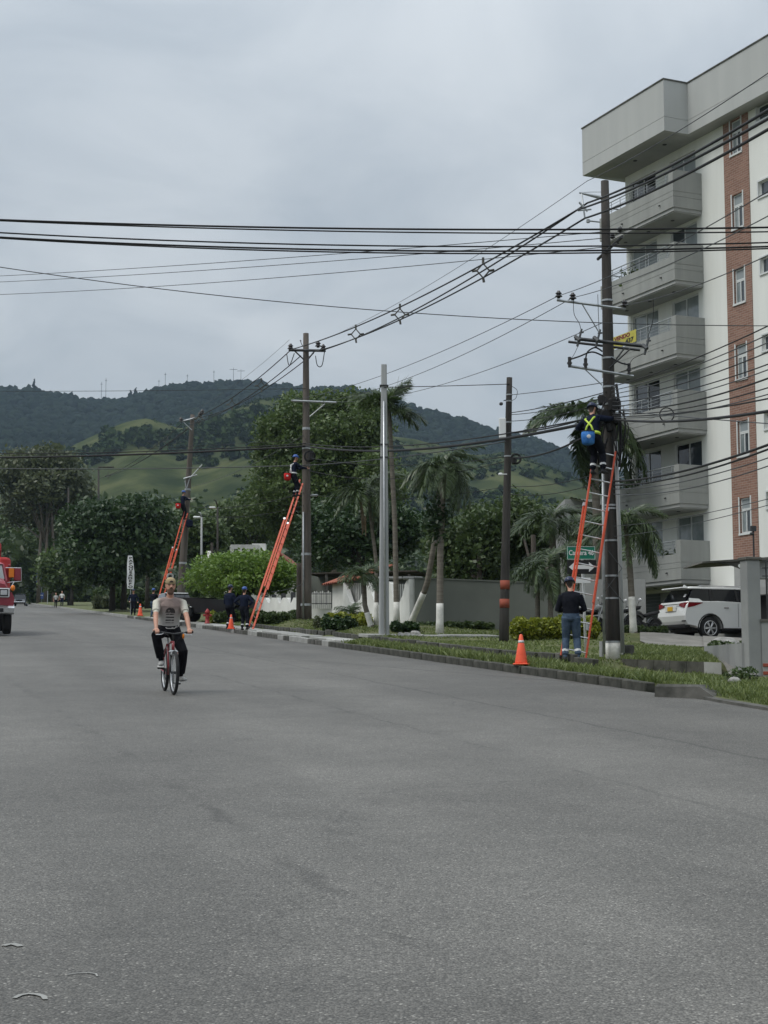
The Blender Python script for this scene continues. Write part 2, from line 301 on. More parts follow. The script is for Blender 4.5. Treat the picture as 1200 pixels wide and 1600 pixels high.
# asphalt
def asphalt():
    m = bpy.data.materials.new('asphalt'); m.use_nodes = True; t = m.node_tree; n = t.nodes; l = t.links; b = n['Principled BSDF']
    tc = n.new('ShaderNodeTexCoord'); P = tc.outputs['Object']
    def noise(s, d=4, r=.6, vec=P):
        x = n.new('ShaderNodeTexNoise'); x.inputs['Scale'].default_value = s; x.inputs['Detail'].default_value = d; x.inputs['Roughness'].default_value = r; l.new(vec, x.inputs['Vector']); return x.outputs['Fac']
    def mp(v, a, bb, c, d):
        x = n.new('ShaderNodeMapRange'); l.new(v, x.inputs[0]); x.inputs[1].default_value = a; x.inputs[2].default_value = bb; x.inputs[3].default_value = c; x.inputs[4].default_value = d; return x.outputs[0]
    def mt(op, a, bb):
        x = n.new('ShaderNodeMath'); x.operation = op
        for i, v in enumerate((a, bb)):
            if hasattr(v, 'node'): l.new(v, x.inputs[i])
            else: x.inputs[i].default_value = v
        return x.outputs[0]
    rot = n.new('ShaderNodeMapping'); rot.inputs['Rotation'].default_value = (0, 0, -KA); l.new(P, rot.inputs[0])
    st = n.new('ShaderNodeMapping'); st.inputs['Scale'].default_value = (1.0, .06, 1); l.new(rot.outputs[0], st.inputs[0])
    base = mp(noise(.35, 3), .3, .7, .116, .158)
    track = mp(noise(.55, 2, .5, st.outputs[0]), .35, .65, .85, 1.14)          # worn wheel tracks along the street
    vo = n.new('ShaderNodeTexVoronoi'); vo.inputs['Scale'].default_value = 88; l.new(P, vo.inputs['Vector'])
    sepc = n.new('ShaderNodeSeparateColor'); l.new(vo.outputs['Color'], sepc.inputs[0])
    chip = mp(sepc.outputs[0], 0, 1, .64, 1.32); lightchip = mp(sepc.outputs[1], .95, .98, 0, .15)
    gaps = mp(vo.outputs['Distance'], .35, .75, 1.0, .55)
    grit = mp(noise(240, 2), .3, .7, .8, 1.2)
    v = mt('ADD', mt('MULTIPLY', mt('MULTIPLY', mt('MULTIPLY', mt('MULTIPLY', base, track), chip), gaps), grit), mt('MULTIPLY', lightchip, gaps))
    sx = n.new('ShaderNodeSeparateXYZ'); l.new(P, sx.inputs[0])
    def line(p, q, width, amt, br):                       # a dark sealed joint worn away in places
        d = nrm((q - p)[:2]); nn = (-d[1], d[0]); c = nn[0] * p[0] + nn[1] * p[1]
        dist = mt('ABSOLUTE', mt('ADD', mt('SUBTRACT', mt('ADD', mt('MULTIPLY', sx.outputs[0], nn[0]), mt('MULTIPLY', sx.outputs[1], nn[1])), c), mt('MULTIPLY', mt('SUBTRACT', noise(1.3, 3), .5), br[2])), 0)
        return mt('SUBTRACT', 1.0, mt('MULTIPLY', mt('MULTIPLY', mp(dist, width * .3, width, 1, 0), mp(noise(1.1, 3), br[0], br[1], 0, 1)), amt))
    for a in (line(gp(20, 1065), gp(385, 1300), .10, .27, (.46, .62, .4)), line(gp(300, 1240), gp(640, 1560), .12, .15, (.5, .66, .6)), line(gp(570, 1062), gp(1190, 1185), .05, .35, (.3, .5, .25)),
              line(gp(480, 1032), gp(700, 1050), .10, .4, (.3, .55, .3)), line(gp(200, 1020), gp(560, 1115), .05, .3, (.4, .6, .3))): v = mt('MULTIPLY', v, a)
    ve = n.new('ShaderNodeTexVoronoi'); ve.feature = 'DISTANCE_TO_EDGE'; ve.inputs['Scale'].default_value = .23; wn = n.new('ShaderNodeTexNoise'); wn.inputs['Scale'].default_value = 1.6; wn.inputs['Detail'].default_value = 5; l.new(P, wn.inputs['Vector'])
    va = n.new('ShaderNodeVectorMath'); va.operation = 'MULTIPLY_ADD'; l.new(wn.outputs['Color'], va.inputs[0]); va.inputs[1].default_value = (.9, .9, 0); l.new(P, va.inputs[2]); l.new(va.outputs[0], ve.inputs['Vector'])
    crk = mt('MULTIPLY', mp(ve.outputs['Distance'], .0008, .0035, 1, 0), mp(noise(.22, 2), .47, .56, 0, .3)); v = mt('MULTIPLY', v, mt('SUBTRACT', 1.0, crk))
    v = mt('MULTIPLY', v, mp(noise(2.2, 4), .3, .7, .91, 1.09)); v = mt('MULTIPLY', v, mp(noise(.9, 3, .7), .62, .72, 1, .86))
    cb = n.new('ShaderNodeCombineColor'); l.new(mt('MULTIPLY', v, 1.045), cb.inputs[0]); l.new(v, cb.inputs[1]); l.new(mt('MULTIPLY', v, .90), cb.inputs[2]); l.new(cb.outputs[0], b.inputs['Base Color'])
    b.inputs['Roughness'].default_value = .72; b.inputs['Specular IOR Level'].default_value = .5
    bp = n.new('ShaderNodeBump'); bp.inputs['Strength'].default_value = .7; bp.inputs['Distance'].default_value = .006; l.new(mt('ADD', gaps, chip), bp.inputs['Height']); l.new(bp.outputs[0], b.inputs['Normal'])
    M['asphalt'] = m
asphalt()
b = MB()
vv = list(np.arange(-60, 480, 12.0))
rows = [[kerb_pt(v, d) + V3(0, 0, -.03 if d > 0 else (0 if d > -13 else -.02)) for d in (-13.6, -12.5, -9, -6, -3, 0, .1)] for v in vv]
b.add([p for r_ in rows for p in r_], [(j * 7 + i, j * 7 + i + 1, j * 7 + 8 + i, j * 7 + 7 + i) for j in range(len(vv) - 1) for i in range(6)])
tag(b.build('road', 'asphalt', smooth=True), kind='structure')
# the near right part of the street, where the kerb swings away to the side street
b = MB(); cor = [kerb_pt(-60, -.05, -.008), kerb_pt(-60, 60, -.008), kerb_pt(-13.2, 60, -.008), kerb_pt(-13.2, -.05, -.008)]
b.add(cor, [(0, 1, 2, 3)]); tag(b.build('side_street', 'asphalt'), kind='structure')
# verge
vg = np.concatenate([np.arange(-18.5, 75, .5), np.arange(75, 260, 3)]); dg = np.concatenate([[.16, .3], np.arange(.6, 30, .45), np.arange(30, 90, 6)])
VV, DD = np.meshgrid(vg, dg, indexing='ij'); X = K0[0] + KD[0] * VV + KN[0] * DD; Y = K0[1] + KD[1] * VV + KN[1] * DD
Z = G * Y + lift(X.ravel(), Y.ravel()).reshape(X.shape); near = DD < 1; Z[near] = (G * Y + .13)[near]
Z -= np.clip((-11.9 - VV) / .5, 0, 1) * np.clip(1 - (DD - .3) / 1.5, 0, 1) * .3
n2 = len(dg); b = MB(); vs = np.stack([X, Y, Z], -1).reshape(-1, 3)
b.add(vs, [(j * n2 + i, j * n2 + i + 1, j * n2 + n2 + 1 + i, j * n2 + n2 + i) for j in range(len(vg) - 1) for i in range(n2 - 1)])
tag(b.build('grass_verge', 'grass_ground', smooth=True), kind='structure')
# kerb of single stones, and the pale footway behind it
kerb = thing('kerb', None, None); tag(kerb, kind='structure'); kerb.location = tuple(kerb_pt(0, 0))
def kstone(L, h=.19, mats='kerb_moss', w=.17):
    q = MB(); q.bbox((0, 0, h / 2 - .05), (w, L, h + .1), .014); return q.mesh('kerb_stone', mats)
KS = [kstone(.99, .18), kstone(.99, .18, 'concrete_dark'), kstone(.99, .19, 'concrete')]
for i, v in enumerate(np.arange(-12.4, 70, 1.0)):
    p = kerb_pt(v, .085 + random.uniform(-.012, .012)) - kerb_pt(0, 0)
    k = 0 if v < 10 else random.choice((0, 1, 1, 1, 2))
    share('kerb_stone', KS[k], kerb, p + V3(0, 0, random.uniform(-.008, .008) - .025), (R(3.2) + random.uniform(-.01, .01), 0, KA + random.uniform(-.006, .006)))
q = MB()
for v in np.arange(70, 240, 5.0):
    a, c = kerb_pt(v, 0), kerb_pt(v + 5, 0)
    q.add([a, c, c + V3(0, 0, .17), a + V3(0, 0, .17), a + KN * .17 + V3(0, 0, .17), c + KN * .17 + V3(0, 0, .17)], [(0, 1, 2, 3), (3, 2, 5, 4)])
    for k in range(len(q.v) - 6, len(q.v)): q.v[k] = tuple(np.array(q.v[k]) - kerb_pt(0, 0))
tag(q.build('kerb_run', 'concrete', kerb), kind='stuff')
# inner kerb that holds the lawn
ik_ = thing('lawn_kerb', None, None); tag(ik_, kind='structure'); ik_.location = tuple(kerb_pt(0, 1.1))
IS = [kstone(.95, .2, 'kerb_moss', .14), kstone(.95, .2, 'concrete_dark', .14)]
for v in list(np.arange(-7, 9, .98)) + list(np.arange(11, 30, .98)):
    d = 1.15 + .03 * math.sin(v) + max(0, -v - 2) * .05
    p = kerb_pt(v, d); p[2] = gz(p[0], p[1]) - .04
    share('kerb_stone', IS[random.random() < .3], ik_, p - kerb_pt(0, 1.1), (R(3.2), 0, KA + random.uniform(-.03, .03)))
# footway slabs, pale concrete
fw = thing('footway', None, None); tag(fw, kind='structure'); fw.location = tuple(kerb_pt(20, .6))
sl = MB(); sl.bbox((0, 0, 0), (.82, 1.16, .10), .012); SLm = [sl.mesh('slab', 'concrete_pale'), sl.mesh('slab', 'concrete')]
for v in np.arange(9.6, 62, 1.2):
    if 13.2 < v < 14.8: continue
    p = kerb_pt(v, .62); p[2] = G * p[1] + .145 + random.uniform(-.012, .012); share('slab', SLm[random.random() < .75], fw, p - kerb_pt(20, .6), (R(3.2), 0, KA))
for i in range(5):                                                    # path into the lawn
    p = kerb_pt(9.9, 1.45 + i * .85); p[2] = gz(p[0], p[1]) - .01; share('slab', SLm[1], fw, p - kerb_pt(20, .6), (R(3.2), 0, KA))
# the loose block of kerb lying at the corner of the side street
p = gp(1083, 1090); blk = MB()
blk.loft([[(x * s1, y + o, z) for x, y, z in ((-.5, -.16, 0), (.5, -.16, 0), (.5, .16, 0), (-.5, .16, 0))] for s1, o, z in ()] or
         [[(-.56, -.2, -.05), (.55, -.2, -.05), (.55, .2, -.05), (-.56, .2, -.05)], [(-.56, -.19, .17), (.20, -.19, .17), (.20, .19, .17), (-.56, .19, .17)], [(-.53, -.15, .21), (.16, -.15, .2), (.16, .15, .2), (-.53, .15, .21)]])
o = blk.build('kerb_block', 'concrete_dark', loc=p, rz=R(-38)); tag(o, 'large weathered kerb block lying at the edge of the road below the ramp', 'kerb block')
q = MB(); a = [gp(1030, 1078), gp(1125, 1098), gp(1215, 1113), gp(1400, 1140)]; bnd = [x + nrm((.35, .95, 0)) * .3 for x in a]
q.add([x + V3(0, 0, .04) for x in a] + [x + V3(0, 0, .06) for x in bnd] + [x - V3(0, 0, .05) for x in a], [(i, i + 1, i + 5, i + 4) for i in range(3)] + [(i + 8, i + 9, i + 1, i) for i in range(3)])
tag(q.build('corner_kerb', 'concrete_dark'), kind='structure')
q = MB(); q.add([x + V3(0, 0, .058) for x in bnd] + [x + nrm((.3, .95, 0)) * 4.5 + V3(0, 0, .30) for x in bnd], [(i, i + 1, i + 5, i + 4) for i in range(3)]); tag(q.build('corner_verge', 'grass_ground'), kind='structure'); CORNER = [np.array(q.v[i]) for i in (0, 2, 6, 4)]
# faded scraps of road paint
def scrap(pts, w, label):
    q = MB(); P = [gp(*x) + V3(0, 0, .005) for x in pts]; L = []; Rr = []
    for i, x in enumerate(P):
        t = nrm(P[min(i + 1, len(P) - 1)] - P[max(i - 1, 0)]); s = nrm(np.cross((0, 0, 1), t)); ww = w * (.55 + .45 * math.sin(PI * (i + .7) / (len(P) + .4)))
        L.append(x + s * ww); Rr.append(x - s * ww)
    n_ = len(P); q.add(L + Rr, [(i, i + 1, n_ + i + 1, n_ + i) for i in range(n_ - 1)])
    tag(q.build('paint_scrap', 'concrete'), label, 'paint mark')
scrap([(22, 1561), (32, 1556), (45, 1554), (58, 1555), (68, 1558), (71, 1563)], .014, 'curved pale paint scrap on the asphalt, nearest to the camera')
scrap([(5, 1479), (12, 1477), (20, 1476), (28, 1478), (32, 1480)], .02, 'small blob of pale paint on the asphalt at the left edge')
scrap([(105, 1524), (120, 1522), (138, 1521), (150, 1523), (152, 1527)], .005, 'thin hooked pale line scratched on the asphalt')
# ------------------------------------------------------------------ hills
SKY = np.array([(-500, 640), (-200, 610), (0, 603), (40, 602), (75, 606), (110, 612), (150, 614), (190, 610), (230, 598), (265, 588), (290, 586), (340, 585), (380, 586), (430, 588), (480, 598), (540, 604), (590, 610), (640, 628), (700, 643), (760, 658), (810, 668), (850, 680), (880, 694), (930, 712), (1000, 740), (1100, 780), (1300, 840), (1700, 900)], float)
SPUR = np.array([(-500, 900), (0, 780), (60, 730), (115, 700), (150, 684), (190, 664), (225, 654), (280, 668), (330, 650), (400, 620), (440, 622), (480, 650), (540, 672), (600, 690), (660, 705), (700, 716), (740, 722), (790, 716), (820, 722), (860, 738), (900, 755), (1000, 800), (1300, 860), (1700, 930)], float)
def hnoise(x, y, s, k=4, seed=0):
    r = np.zeros_like(x); a = 1.0
    for i in range(k):
        ph = seed + i * 1.7; r = r + a * np.sin(x / s * 2 ** i + ph + 1.3 * np.sin(y / s * 2 ** i * .7 + ph * 2)) * np.cos(y / s * 2 ** i * 1.1 + ph * 3 + .9 * np.sin(x / s * 2 ** i * .6)); a *= .5
    return r
def hill_z(px, Y):
    zr = EYE + (1070 - np.interp(px, SKY[:, 0], SKY[:, 1])) / F * 1800 - 9; zs = EYE + (1070 - np.interp(px, SPUR[:, 0], SPUR[:, 1])) / F * 1050
    t = np.clip((Y - 520) / 1280, 0, 1.6); x = (px - 600) / F * Y; base = 24 + (Y - 460) * .02
    far = base + (zr - base) * np.where(t < 1, t ** 1.45, np.maximum(1 - (t - 1) * 1.2, 0))
    ts = (Y - 1050) / np.where(Y < 1050, 470, 210); sp = base + (zs - base) * np.clip(1 - np.abs(ts) ** 1.25, -.2, 1)
    k = 8.0; z = np.maximum(far, sp) + k * np.log1p(np.exp(-np.abs(far - sp) / k)) * .6
    amp = np.clip((Y - 520) / 300, 0, 1)
    return z + amp * (hnoise(x, Y, 70, 4, 1.0) * 4.0 + hnoise(x, Y, 52, 4, 7.0) * 5.0 * (Y < 1200)) * np.clip(1 - np.abs(Y - 1800) / 3000, .3, 1), sp - far
pxs = np.linspace(-420, 1620, 230); Ys = np.concatenate([np.linspace(480, 1200, 95), np.linspace(1215, 2100, 65)])
PX, YY = np.meshgrid(pxs, Ys); ZZ, DF = hill_z(PX, YY); XX = (PX - 600) / F * YY
m = bpy.data.materials.new('hill_grass'); m.use_nodes = True; t = m.node_tree; n = t.nodes; l = t.links
tc_ = n.new('ShaderNodeTexCoord'); n1 = n.new('ShaderNodeTexNoise'); n1.inputs['Scale'].default_value = .03; n1.inputs['Detail'].default_value = 8; n1.inputs['Roughness'].default_value = .62; l.new(tc_.outputs['Object'], n1.inputs['Vector'])
rp = n.new('ShaderNodeValToRGB'); l.new(n1.outputs['Fac'], rp.inputs[0]); e = rp.color_ramp.elements
e[0].position = .36; e[0].color = (.026, .037, .017, 1); e[1].position = .62; e[1].color = (.085, .094, .043, 1); x = rp.color_ramp.elements.new(.5); x.color = (.052, .064, .028, 1)
l.new(rp.outputs[0], n['Principled BSDF'].inputs['Base Color']); n['Principled BSDF'].inputs['Roughness'].default_value = 1; n['Principled BSDF'].inputs['Specular IOR Level'].default_value = 0
M['hill_grass'] = m
b = MB(); nx = len(pxs); b.add(np.stack([XX, YY, ZZ], -1).reshape(-1, 3), [(j * nx + i, j * nx + i + 1, j * nx + nx + 1 + i, j * nx + nx + i) for j in range(len(Ys) - 1) for i in range(nx - 1)])
tag(b.build('hills', 'hill_grass', smooth=True), kind='structure')
# woods: lumpy crowns of many facets, joined
def ico():
    bm = bmesh.new(); bmesh.ops.create_icosphere(bm, subdivisions=2, radius=1); v = np.array([x.co[:] for x in bm.verts]); f = np.array([[q.index for q in x.verts] for x in bm.faces]); bm.free(); return v, f
ICOV, ICOF = ico()
def tri_mesh(name, V_, F_, mat, rnd):
    me = bpy.data.meshes.new(name); n_ = len(F_); me.vertices.add(len(V_)); me.loops.add(n_ * 3); me.polygons.add(n_)
    me.vertices.foreach_set('co', V_.reshape(-1).astype(np.float32)); me.loops.foreach_set('vertex_index', F_.reshape(-1).astype(np.int32))
    me.polygons.foreach_set('loop_start', np.arange(0, n_ * 3, 3, dtype=np.int32)); me.polygons.foreach_set('loop_total', np.full(n_, 3, np.int32))
    a = me.attributes.new('rnd', 'FLOAT', 'FACE'); a.data.foreach_set('value', rnd.astype(np.float32)); me.materials.append(M[mat]); me.update(calc_edges=True); return me
def crowns(name, C, Rd, mat):
    n_ = len(C); k = len(ICOV); jit = 1 + RNG.normal(0, .22, (n_, k, 1)); S = np.stack([Rd * RNG.uniform(.85, 1.2, n_), Rd * RNG.uniform(.85, 1.2, n_), Rd * RNG.uniform(.7, 1.1, n_)], -1)
    V_ = ICOV[None] * jit * S[:, None] + C[:, None]; F_ = ICOF[None] + (np.arange(n_) * k)[:, None, None]
    rnd = np.clip(np.repeat(RNG.random(n_) * .75, len(ICOF)) + RNG.normal(.12, .12, n_ * len(ICOF)), 0, 1)
    return tri_mesh(name, V_.reshape(-1, 3), F_.reshape(-1, 3), mat, rnd)
leafmat('wood_far', (.005, .012, .010), (.019, .031, .019), .1, .9)
leafmat('wood_near', (.012, .026, .009), (.046, .07, .024), .1, .9)
def leaves_at(C, size, up=.35, aspect=.55):
    N = len(C); n = RNG.normal(0, 1, (N, 3)); n[:, 2] += up * 2; n /= np.linalg.norm(n, axis=1)[:, None]
    t = np.cross(n, RNG.normal(0, 1, (N, 3))); t /= np.linalg.norm(t, axis=1)[:, None]; b_ = np.cross(n, t); s = size * RNG.uniform(.45, 1.6, N)[:, None]
    return np.stack([C - t * s, C + b_ * s * aspect, C + t * s, C - b_ * s * aspect], 1)
N = 17500; px = RNG.uniform(-120, 1000, N); Yt = np.sqrt(RNG.uniform(560 ** 2, 1850 ** 2, N)); z, df = hill_z(px, Yt); x = (px - 600) / F * Yt
nz = hnoise(x, Yt, 95, 3, 4.0); grassy = (df > -14) & (Yt < 1130) & (nz + RNG.normal(0, .22, N) < np.where(Yt > 720, .62, .2))
keep = ~grassy; keep |= (Yt < 690) & (nz > -.25)
px, Yt, z, x = px[keep], Yt[keep], z[keep], x[keep]; rad = RNG.uniform(2.8, 6.2, len(x)) * np.where(Yt > 1150, 1.05, .5 + .35 * (Yt - 560) / 590)
far = Yt > 1080
tag(mesh_obj('hill_wood', crowns('hill_wood', np.stack([x, Yt, z + rad * .45], -1)[far], rad[far], 'wood_far')), 'dark distant forest covering the upper hillside', 'forest', kind='stuff')
Cn = np.stack([x, Yt, z + rad * .5], -1)[~far]; rn = rad[~far]; nq = 34; dv = RNG.normal(0, 1, (len(Cn), nq, 3)); dv /= np.linalg.norm(dv, axis=2)[:, :, None]; dv *= RNG.uniform(.55, 1.05, (len(Cn), nq, 1)); tone = np.repeat(RNG.random(len(Cn)) * .6, nq)
Pn = (Cn[:, None] + dv * rn[:, None, None] * np.array([1.15, 1.15, .9])).reshape(-1, 3)
tag(mesh_obj('slope_wood', quads_mesh('slope_wood', leaves_at(Pn, np.repeat(rn, nq)[:, None] * .42, .5, .8) if 0 else leaves_at(Pn, 1.5, .5, .8), 'wood_near', np.clip(tone + RNG.random(len(Pn)) * .4, 0, 1))), 'patches of trees scattered over the grassy lower slopes', 'woodland', kind='stuff')
N = 4200; px = RNG.uniform(-80, 1000, N); Yt = RNG.uniform(250, 520, N); x = (px - 600) / F * Yt; rad = RNG.uniform(1.0, 2.4, N)
zt = G * np.minimum(Yt, 460) + RNG.uniform(0, 1, N) ** 1.5 * (6 + 7 * np.clip(hnoise(x, Yt, 40, 2, 2.) + .6, 0, 1.6)) 
Cn = np.stack([x, Yt, zt + rad * .3], -1); nq = 30; dv = RNG.normal(0, 1, (N, nq, 3)); dv /= np.linalg.norm(dv, axis=2)[:, :, None]; dv *= RNG.uniform(.4, 1.1, (N, nq, 1)); Pn = (Cn[:, None] + dv * rad[:, None, None] * 1.2).reshape(-1, 3)
tag(mesh_obj('foot_wood', quads_mesh('foot_wood', leaves_at(Pn, .62, .5, .8), 'leaf_mid', np.clip(np.repeat(RNG.random(N) * .5, nq) + RNG.random(N * nq) * .3, 0, 1))), 'belt of mixed trees at the foot of the hills behind the street', 'woodland', kind='stuff')
N = 8500; px = RNG.uniform(-100, 980, N); Yt = RNG.uniform(560, 1080, N); z, df = hill_z(px, Yt); x = (px - 600) / F * Yt; sc_ = hnoise(x, Yt, 60, 3, 9.0) + RNG.normal(0, .35, N) > .15
Cn = np.stack([x, Yt, z + .4], -1)[sc_]; nq = 12; Pn = (Cn[:, None] + RNG.normal(0, 1, (len(Cn), nq, 3)) * (RNG.uniform(.35, 1.3, (len(Cn), 1, 1)) * np.array([1.3, 1.3, .5]))).reshape(-1, 3)
tag(mesh_obj('hill_scrub', quads_mesh('hill_scrub', leaves_at(Pn, .75, .6, .8), 'wood_near', np.clip(np.repeat(RNG.random(len(Cn)), nq) * .6 + RNG.random(len(Pn)) * .4, 0, 1))), 'low scrub dotted over the grassy hillside', 'scrub', kind='stuff')
# masts and lone trees on the skyline
def ridge_pt(px): z_, _ = hill_z(np.array([float(px)]), np.array([1800.0])); return V3((px - 600) / F * 1800, 1800, float(z_[0]))
for px, h, lab in ((159, 30, 'thin lattice mast in the dip of the ridge, right of its twin'), (152, 26, 'thin lattice mast in the dip of the ridge, left of its twin'), (253, 22, 'antenna mast with crossbar on the ridge, taller one left of the summit'), (243, 16, 'short antenna mast left of the taller crossbar mast on the ridge'),
                 (330, 20, 'antenna mast with crossbar on the middle of the summit'), (361, 22, 'wide T-shaped antenna mast on the summit'), (373, 20, 'slim rod antenna right of the T-shaped mast on the summit'), (288, 17, 'small antenna on the left end of the summit')):
    p = ridge_pt(px); t_ = thing('radio_mast', lab, 'mast', p, group='masts on the ridge'); q = MB(); q.tube([(0, 0, -3), (0, 0, h)], [.28, .2], 4); q.build('pole', 'steel_dark', t_)
    q = MB(); q.box((0, 0, h * .9), (2.6 if 'T-shaped' not in lab else 9, .4, .4)); q.build('crossbar', 'steel_dark', t_)
for px, h, lab in ((45, 17, 'lone pointed conifer standing up on the left end of the ridge'), (206, 13, 'pointed conifer on the ridge, right of a pair'), (198, 11, 'pointed conifer on the ridge, left of a pair')):
    p = ridge_pt(px); t_ = thing('ridge_conifer', lab, 'tree', p, group='conifers on the ridge'); q = MB(); q.tube([(0, 0, -3), (0, 0, h * .8)], [.5, .2], 5); q.build('trunk', 'bark_dark', t_)
    C = np.array([(RNG.normal(0, .5), 0, 3 + h * k / 9) for k in range(9)]); mesh_obj('crown', crowns('crown', C, np.linspace(3.2, .8, 9), 'wood_far'), t_)
# ------------------------------------------------------------------ apartment building
BA = R(24.2); BP = at(1060, 700, 56); BZ = 2.9
bld = thing('apartment_building', 'six-storey white apartment block with grey balconies and brick stripe', 'building', (BP[0], BP[1], BZ), BA)
def brickmat():
    m = bpy.data.materials.new('brickwork'); m.use_nodes = True; t = m.node_tree; n = t.nodes; l = t.links; b = n['Principled BSDF']
    tc = n.new('ShaderNodeTexCoord'); sp = n.new('ShaderNodeSeparateXYZ'); l.new(tc.outputs['Object'], sp.inputs[0]); cb = n.new('ShaderNodeCombineXYZ')
    ad = n.new('ShaderNodeMath'); l.new(sp.outputs[0], ad.inputs[0]); l.new(sp.outputs[1], ad.inputs[1]); l.new(ad.outputs[0], cb.inputs[0]); l.new(sp.outputs[2], cb.inputs[1])
    br = n.new('ShaderNodeTexBrick'); br.inputs['Scale'].default_value = 1; br.inputs['Brick Width'].default_value = .26; br.inputs['Row Height'].default_value = .085; br.inputs['Mortar Size'].default_value = .007
    br.inputs['Color1'].default_value = (.22, .118, .086, 1); br.inputs['Color2'].default_value = (.30, .17, .125, 1); br.inputs['Mortar'].default_value = (.33, .28, .24, 1); br.inputs['Bias'].default_value = -.2
    l.new(cb.outputs[0], br.inputs['Vector']); l.new(br.outputs[0], b.inputs['Base Color']); b.inputs['Roughness'].default_value = .9
    bp = n.new('ShaderNodeBump'); bp.invert = True; bp.inputs['Strength'].default_value = .6; bp.inputs['Distance'].default_value = .01; l.new(br.outputs['Fac'], bp.inputs['Height']); l.new(bp.outputs[0], b.inputs['Normal']); M['brickwork'] = m
brickmat()
ZB = [5.36 + 2.74 * k - BZ for k in range(6)]; XW = 1.28
def wall_holes(q, x, dx, s0, s1, z0, z1, holes):   # a wall face at x with real openings of depth dx
    S = sorted({s0, s1, *[h[i] for h in holes for i in (0, 1) if s0 < h[i] < s1]}); Zs = sorted({z0, z1, *[h[i] for h in holes for i in (2, 3) if z0 < h[i] < z1]})
    for a, c in zip(S, S[1:]):
        for e, f in zip(Zs, Zs[1:]):
            if any(h[0] - 1e-6 <= a and c <= h[1] + 1e-6 and h[2] - 1e-6 <= e and f <= h[3] + 1e-6 for h in holes): continue
            q.add([(x, a, e), (x, c, e), (x, c, f), (x, a, f)], [(0, 1, 2, 3)])
    for a, c, e, f in holes:
        q.add([(x, a, e), (x, c, e), (x, c, f), (x, a, f), (x + dx, a, e), (x + dx, c, e), (x + dx, c, f), (x + dx, a, f)], [(0, 1, 5, 4), (1, 2, 6, 5), (2, 3, 7, 6), (3, 0, 4, 7)])
wins, bw, rw = [], [], []
for k in range(6):
    zb = ZB[k]; wins += [(2.98, 4.76, zb + .2, zb + 2.46), (.36, 2.05, zb + .2, zb + 2.46)]
    bw.append((-2.44, -1.84, zb + 1.52, zb + 2.76)); rw.append((-5.2, -3.33, zb + 2.27, zb + 2.82))
q = MB(); wall_holes(q, XW, .16, -1.4, 5.1, ZB[0] - .3, 23.75 - BZ, wins); wall_holes(q, XW, .16, -14, -2.84, ZB[0] - .3, 23.75 - BZ, rw)
q.add([(XW, 5.1, 0), (XW + 14, 5.1, 0), (XW + 14, 5.1, 20.8), (XW, 5.1, 20.8)], [(0, 1, 2, 3)]); q.add([(XW, -14, 0), (XW + 14, -14, 0), (XW + 14, -14, 20.8), (XW, -14, 20.8)], [(0, 1, 2, 3)])
q.add([(XW + 14, 5.1, 0), (XW + 14, -14, 0), (XW + 14, -14, 20.8), (XW + 14, 5.1, 20.8)], [(0, 1, 2, 3)]); q.build('wall', 'facade_white', bld)
q = MB(); wall_holes(q, XW - .03, .16, -2.84, -1.4, ZB[0] + .5, 23.6 - BZ, bw)
for s in (-2.84, -1.4): q.add([(XW - .03, s, ZB[0] + .5), (XW + .05, s, ZB[0] + .5), (XW + .05, s, 20.7), (XW - .03, s, 20.7)], [(0, 1, 2, 3)])
q.build('brick_stripe', 'brickwork', bld)
q = MB(); q.span((XW, -1.4, 0), (XW + .3, 5.1, ZB[0] - .3)); q.span((XW - .01, -14, 0), (XW + .3, -1.4, ZB[0] + .5)); q.build('ground_floor_wall', 'wall_grey_pale', bld)
def window(s0, s1, z0, z1, x, parts=2, glass=('glass_win',), fw=.045):
    w = MB(); d = .06
    for a, c in ((s0, s0 + fw), (s1 - fw, s1)): w.span((x, a, z0), (x + d, c, z1))
    for a, c in ((z0, z0 + fw), (z1 - fw, z1)): w.span((x, s0 + fw, a), (x + d, s1 - fw, c))
    for i in range(1, parts): m_ = s0 + (s1 - s0) * i / parts; w.span((x - .012, m_ - fw * .5, z0 + fw), (x + d - .012, m_ + fw * .5, z1 - fw))
    o = w.build('window', 'frame_white', bld)
    for i in range(parts):
        a = s0 + (s1 - s0) * i / parts; c = s0 + (s1 - s0) * (i + 1) / parts; g = MB(); g.span((x + .02, a + .01, z0 + .01), (x + .035, c - .01, z1 - .01)); g.build('pane', glass[i % len(glass)], o)
    return o
GL = [[('glass_pale', 'glass_pale'), ('glass_pale', 'glass_pale')], [('glass_win', 'glass_win'), ('glass_win', 'glass_black')], [('glass_black', 'glass_win'), ('glass_pale', 'glass_pale')], [('glass_pale', 'glass_pale'), ('glass_pale', 'glass_pale')], [('blind', 'blind'), ('blind', 'glass_win')], [('glass_black', 'glass_win'), ('blind', 'blind')]]
for i, h in enumerate(wins): window(h[0] + .004, h[1] - .004, h[2] + .004, h[3] - .004, XW + .07, 2, GL[i // 2][i % 2])
for k, h in enumerate(bw):
    window(h[0] + .003, h[1] - .003, h[2] + .003, h[3] - .42, XW + .04, 2, ('glass_win', 'glass_pale')); window(h[0] + .003, h[1] - .003, h[3] - .415, h[3] - .003, XW + .04, 1, ('blind',))
    s_ = MB(); s_.span((XW - .07, h[0] - .06, h[2] - .07), (XW + .03, h[1] + .06, h[2] - .003)); s_.build('window_sill', 'frame_white', bld)
    for a, c in ((h[0] - .06, h[0] - .002), (h[1] + .002, h[1] + .06)):
        s_ = MB(); s_.span((XW - .05, a, h[2]), (XW + .03, c, h[3] + .05)); s_.build('window_surround', 'frame_white', bld)
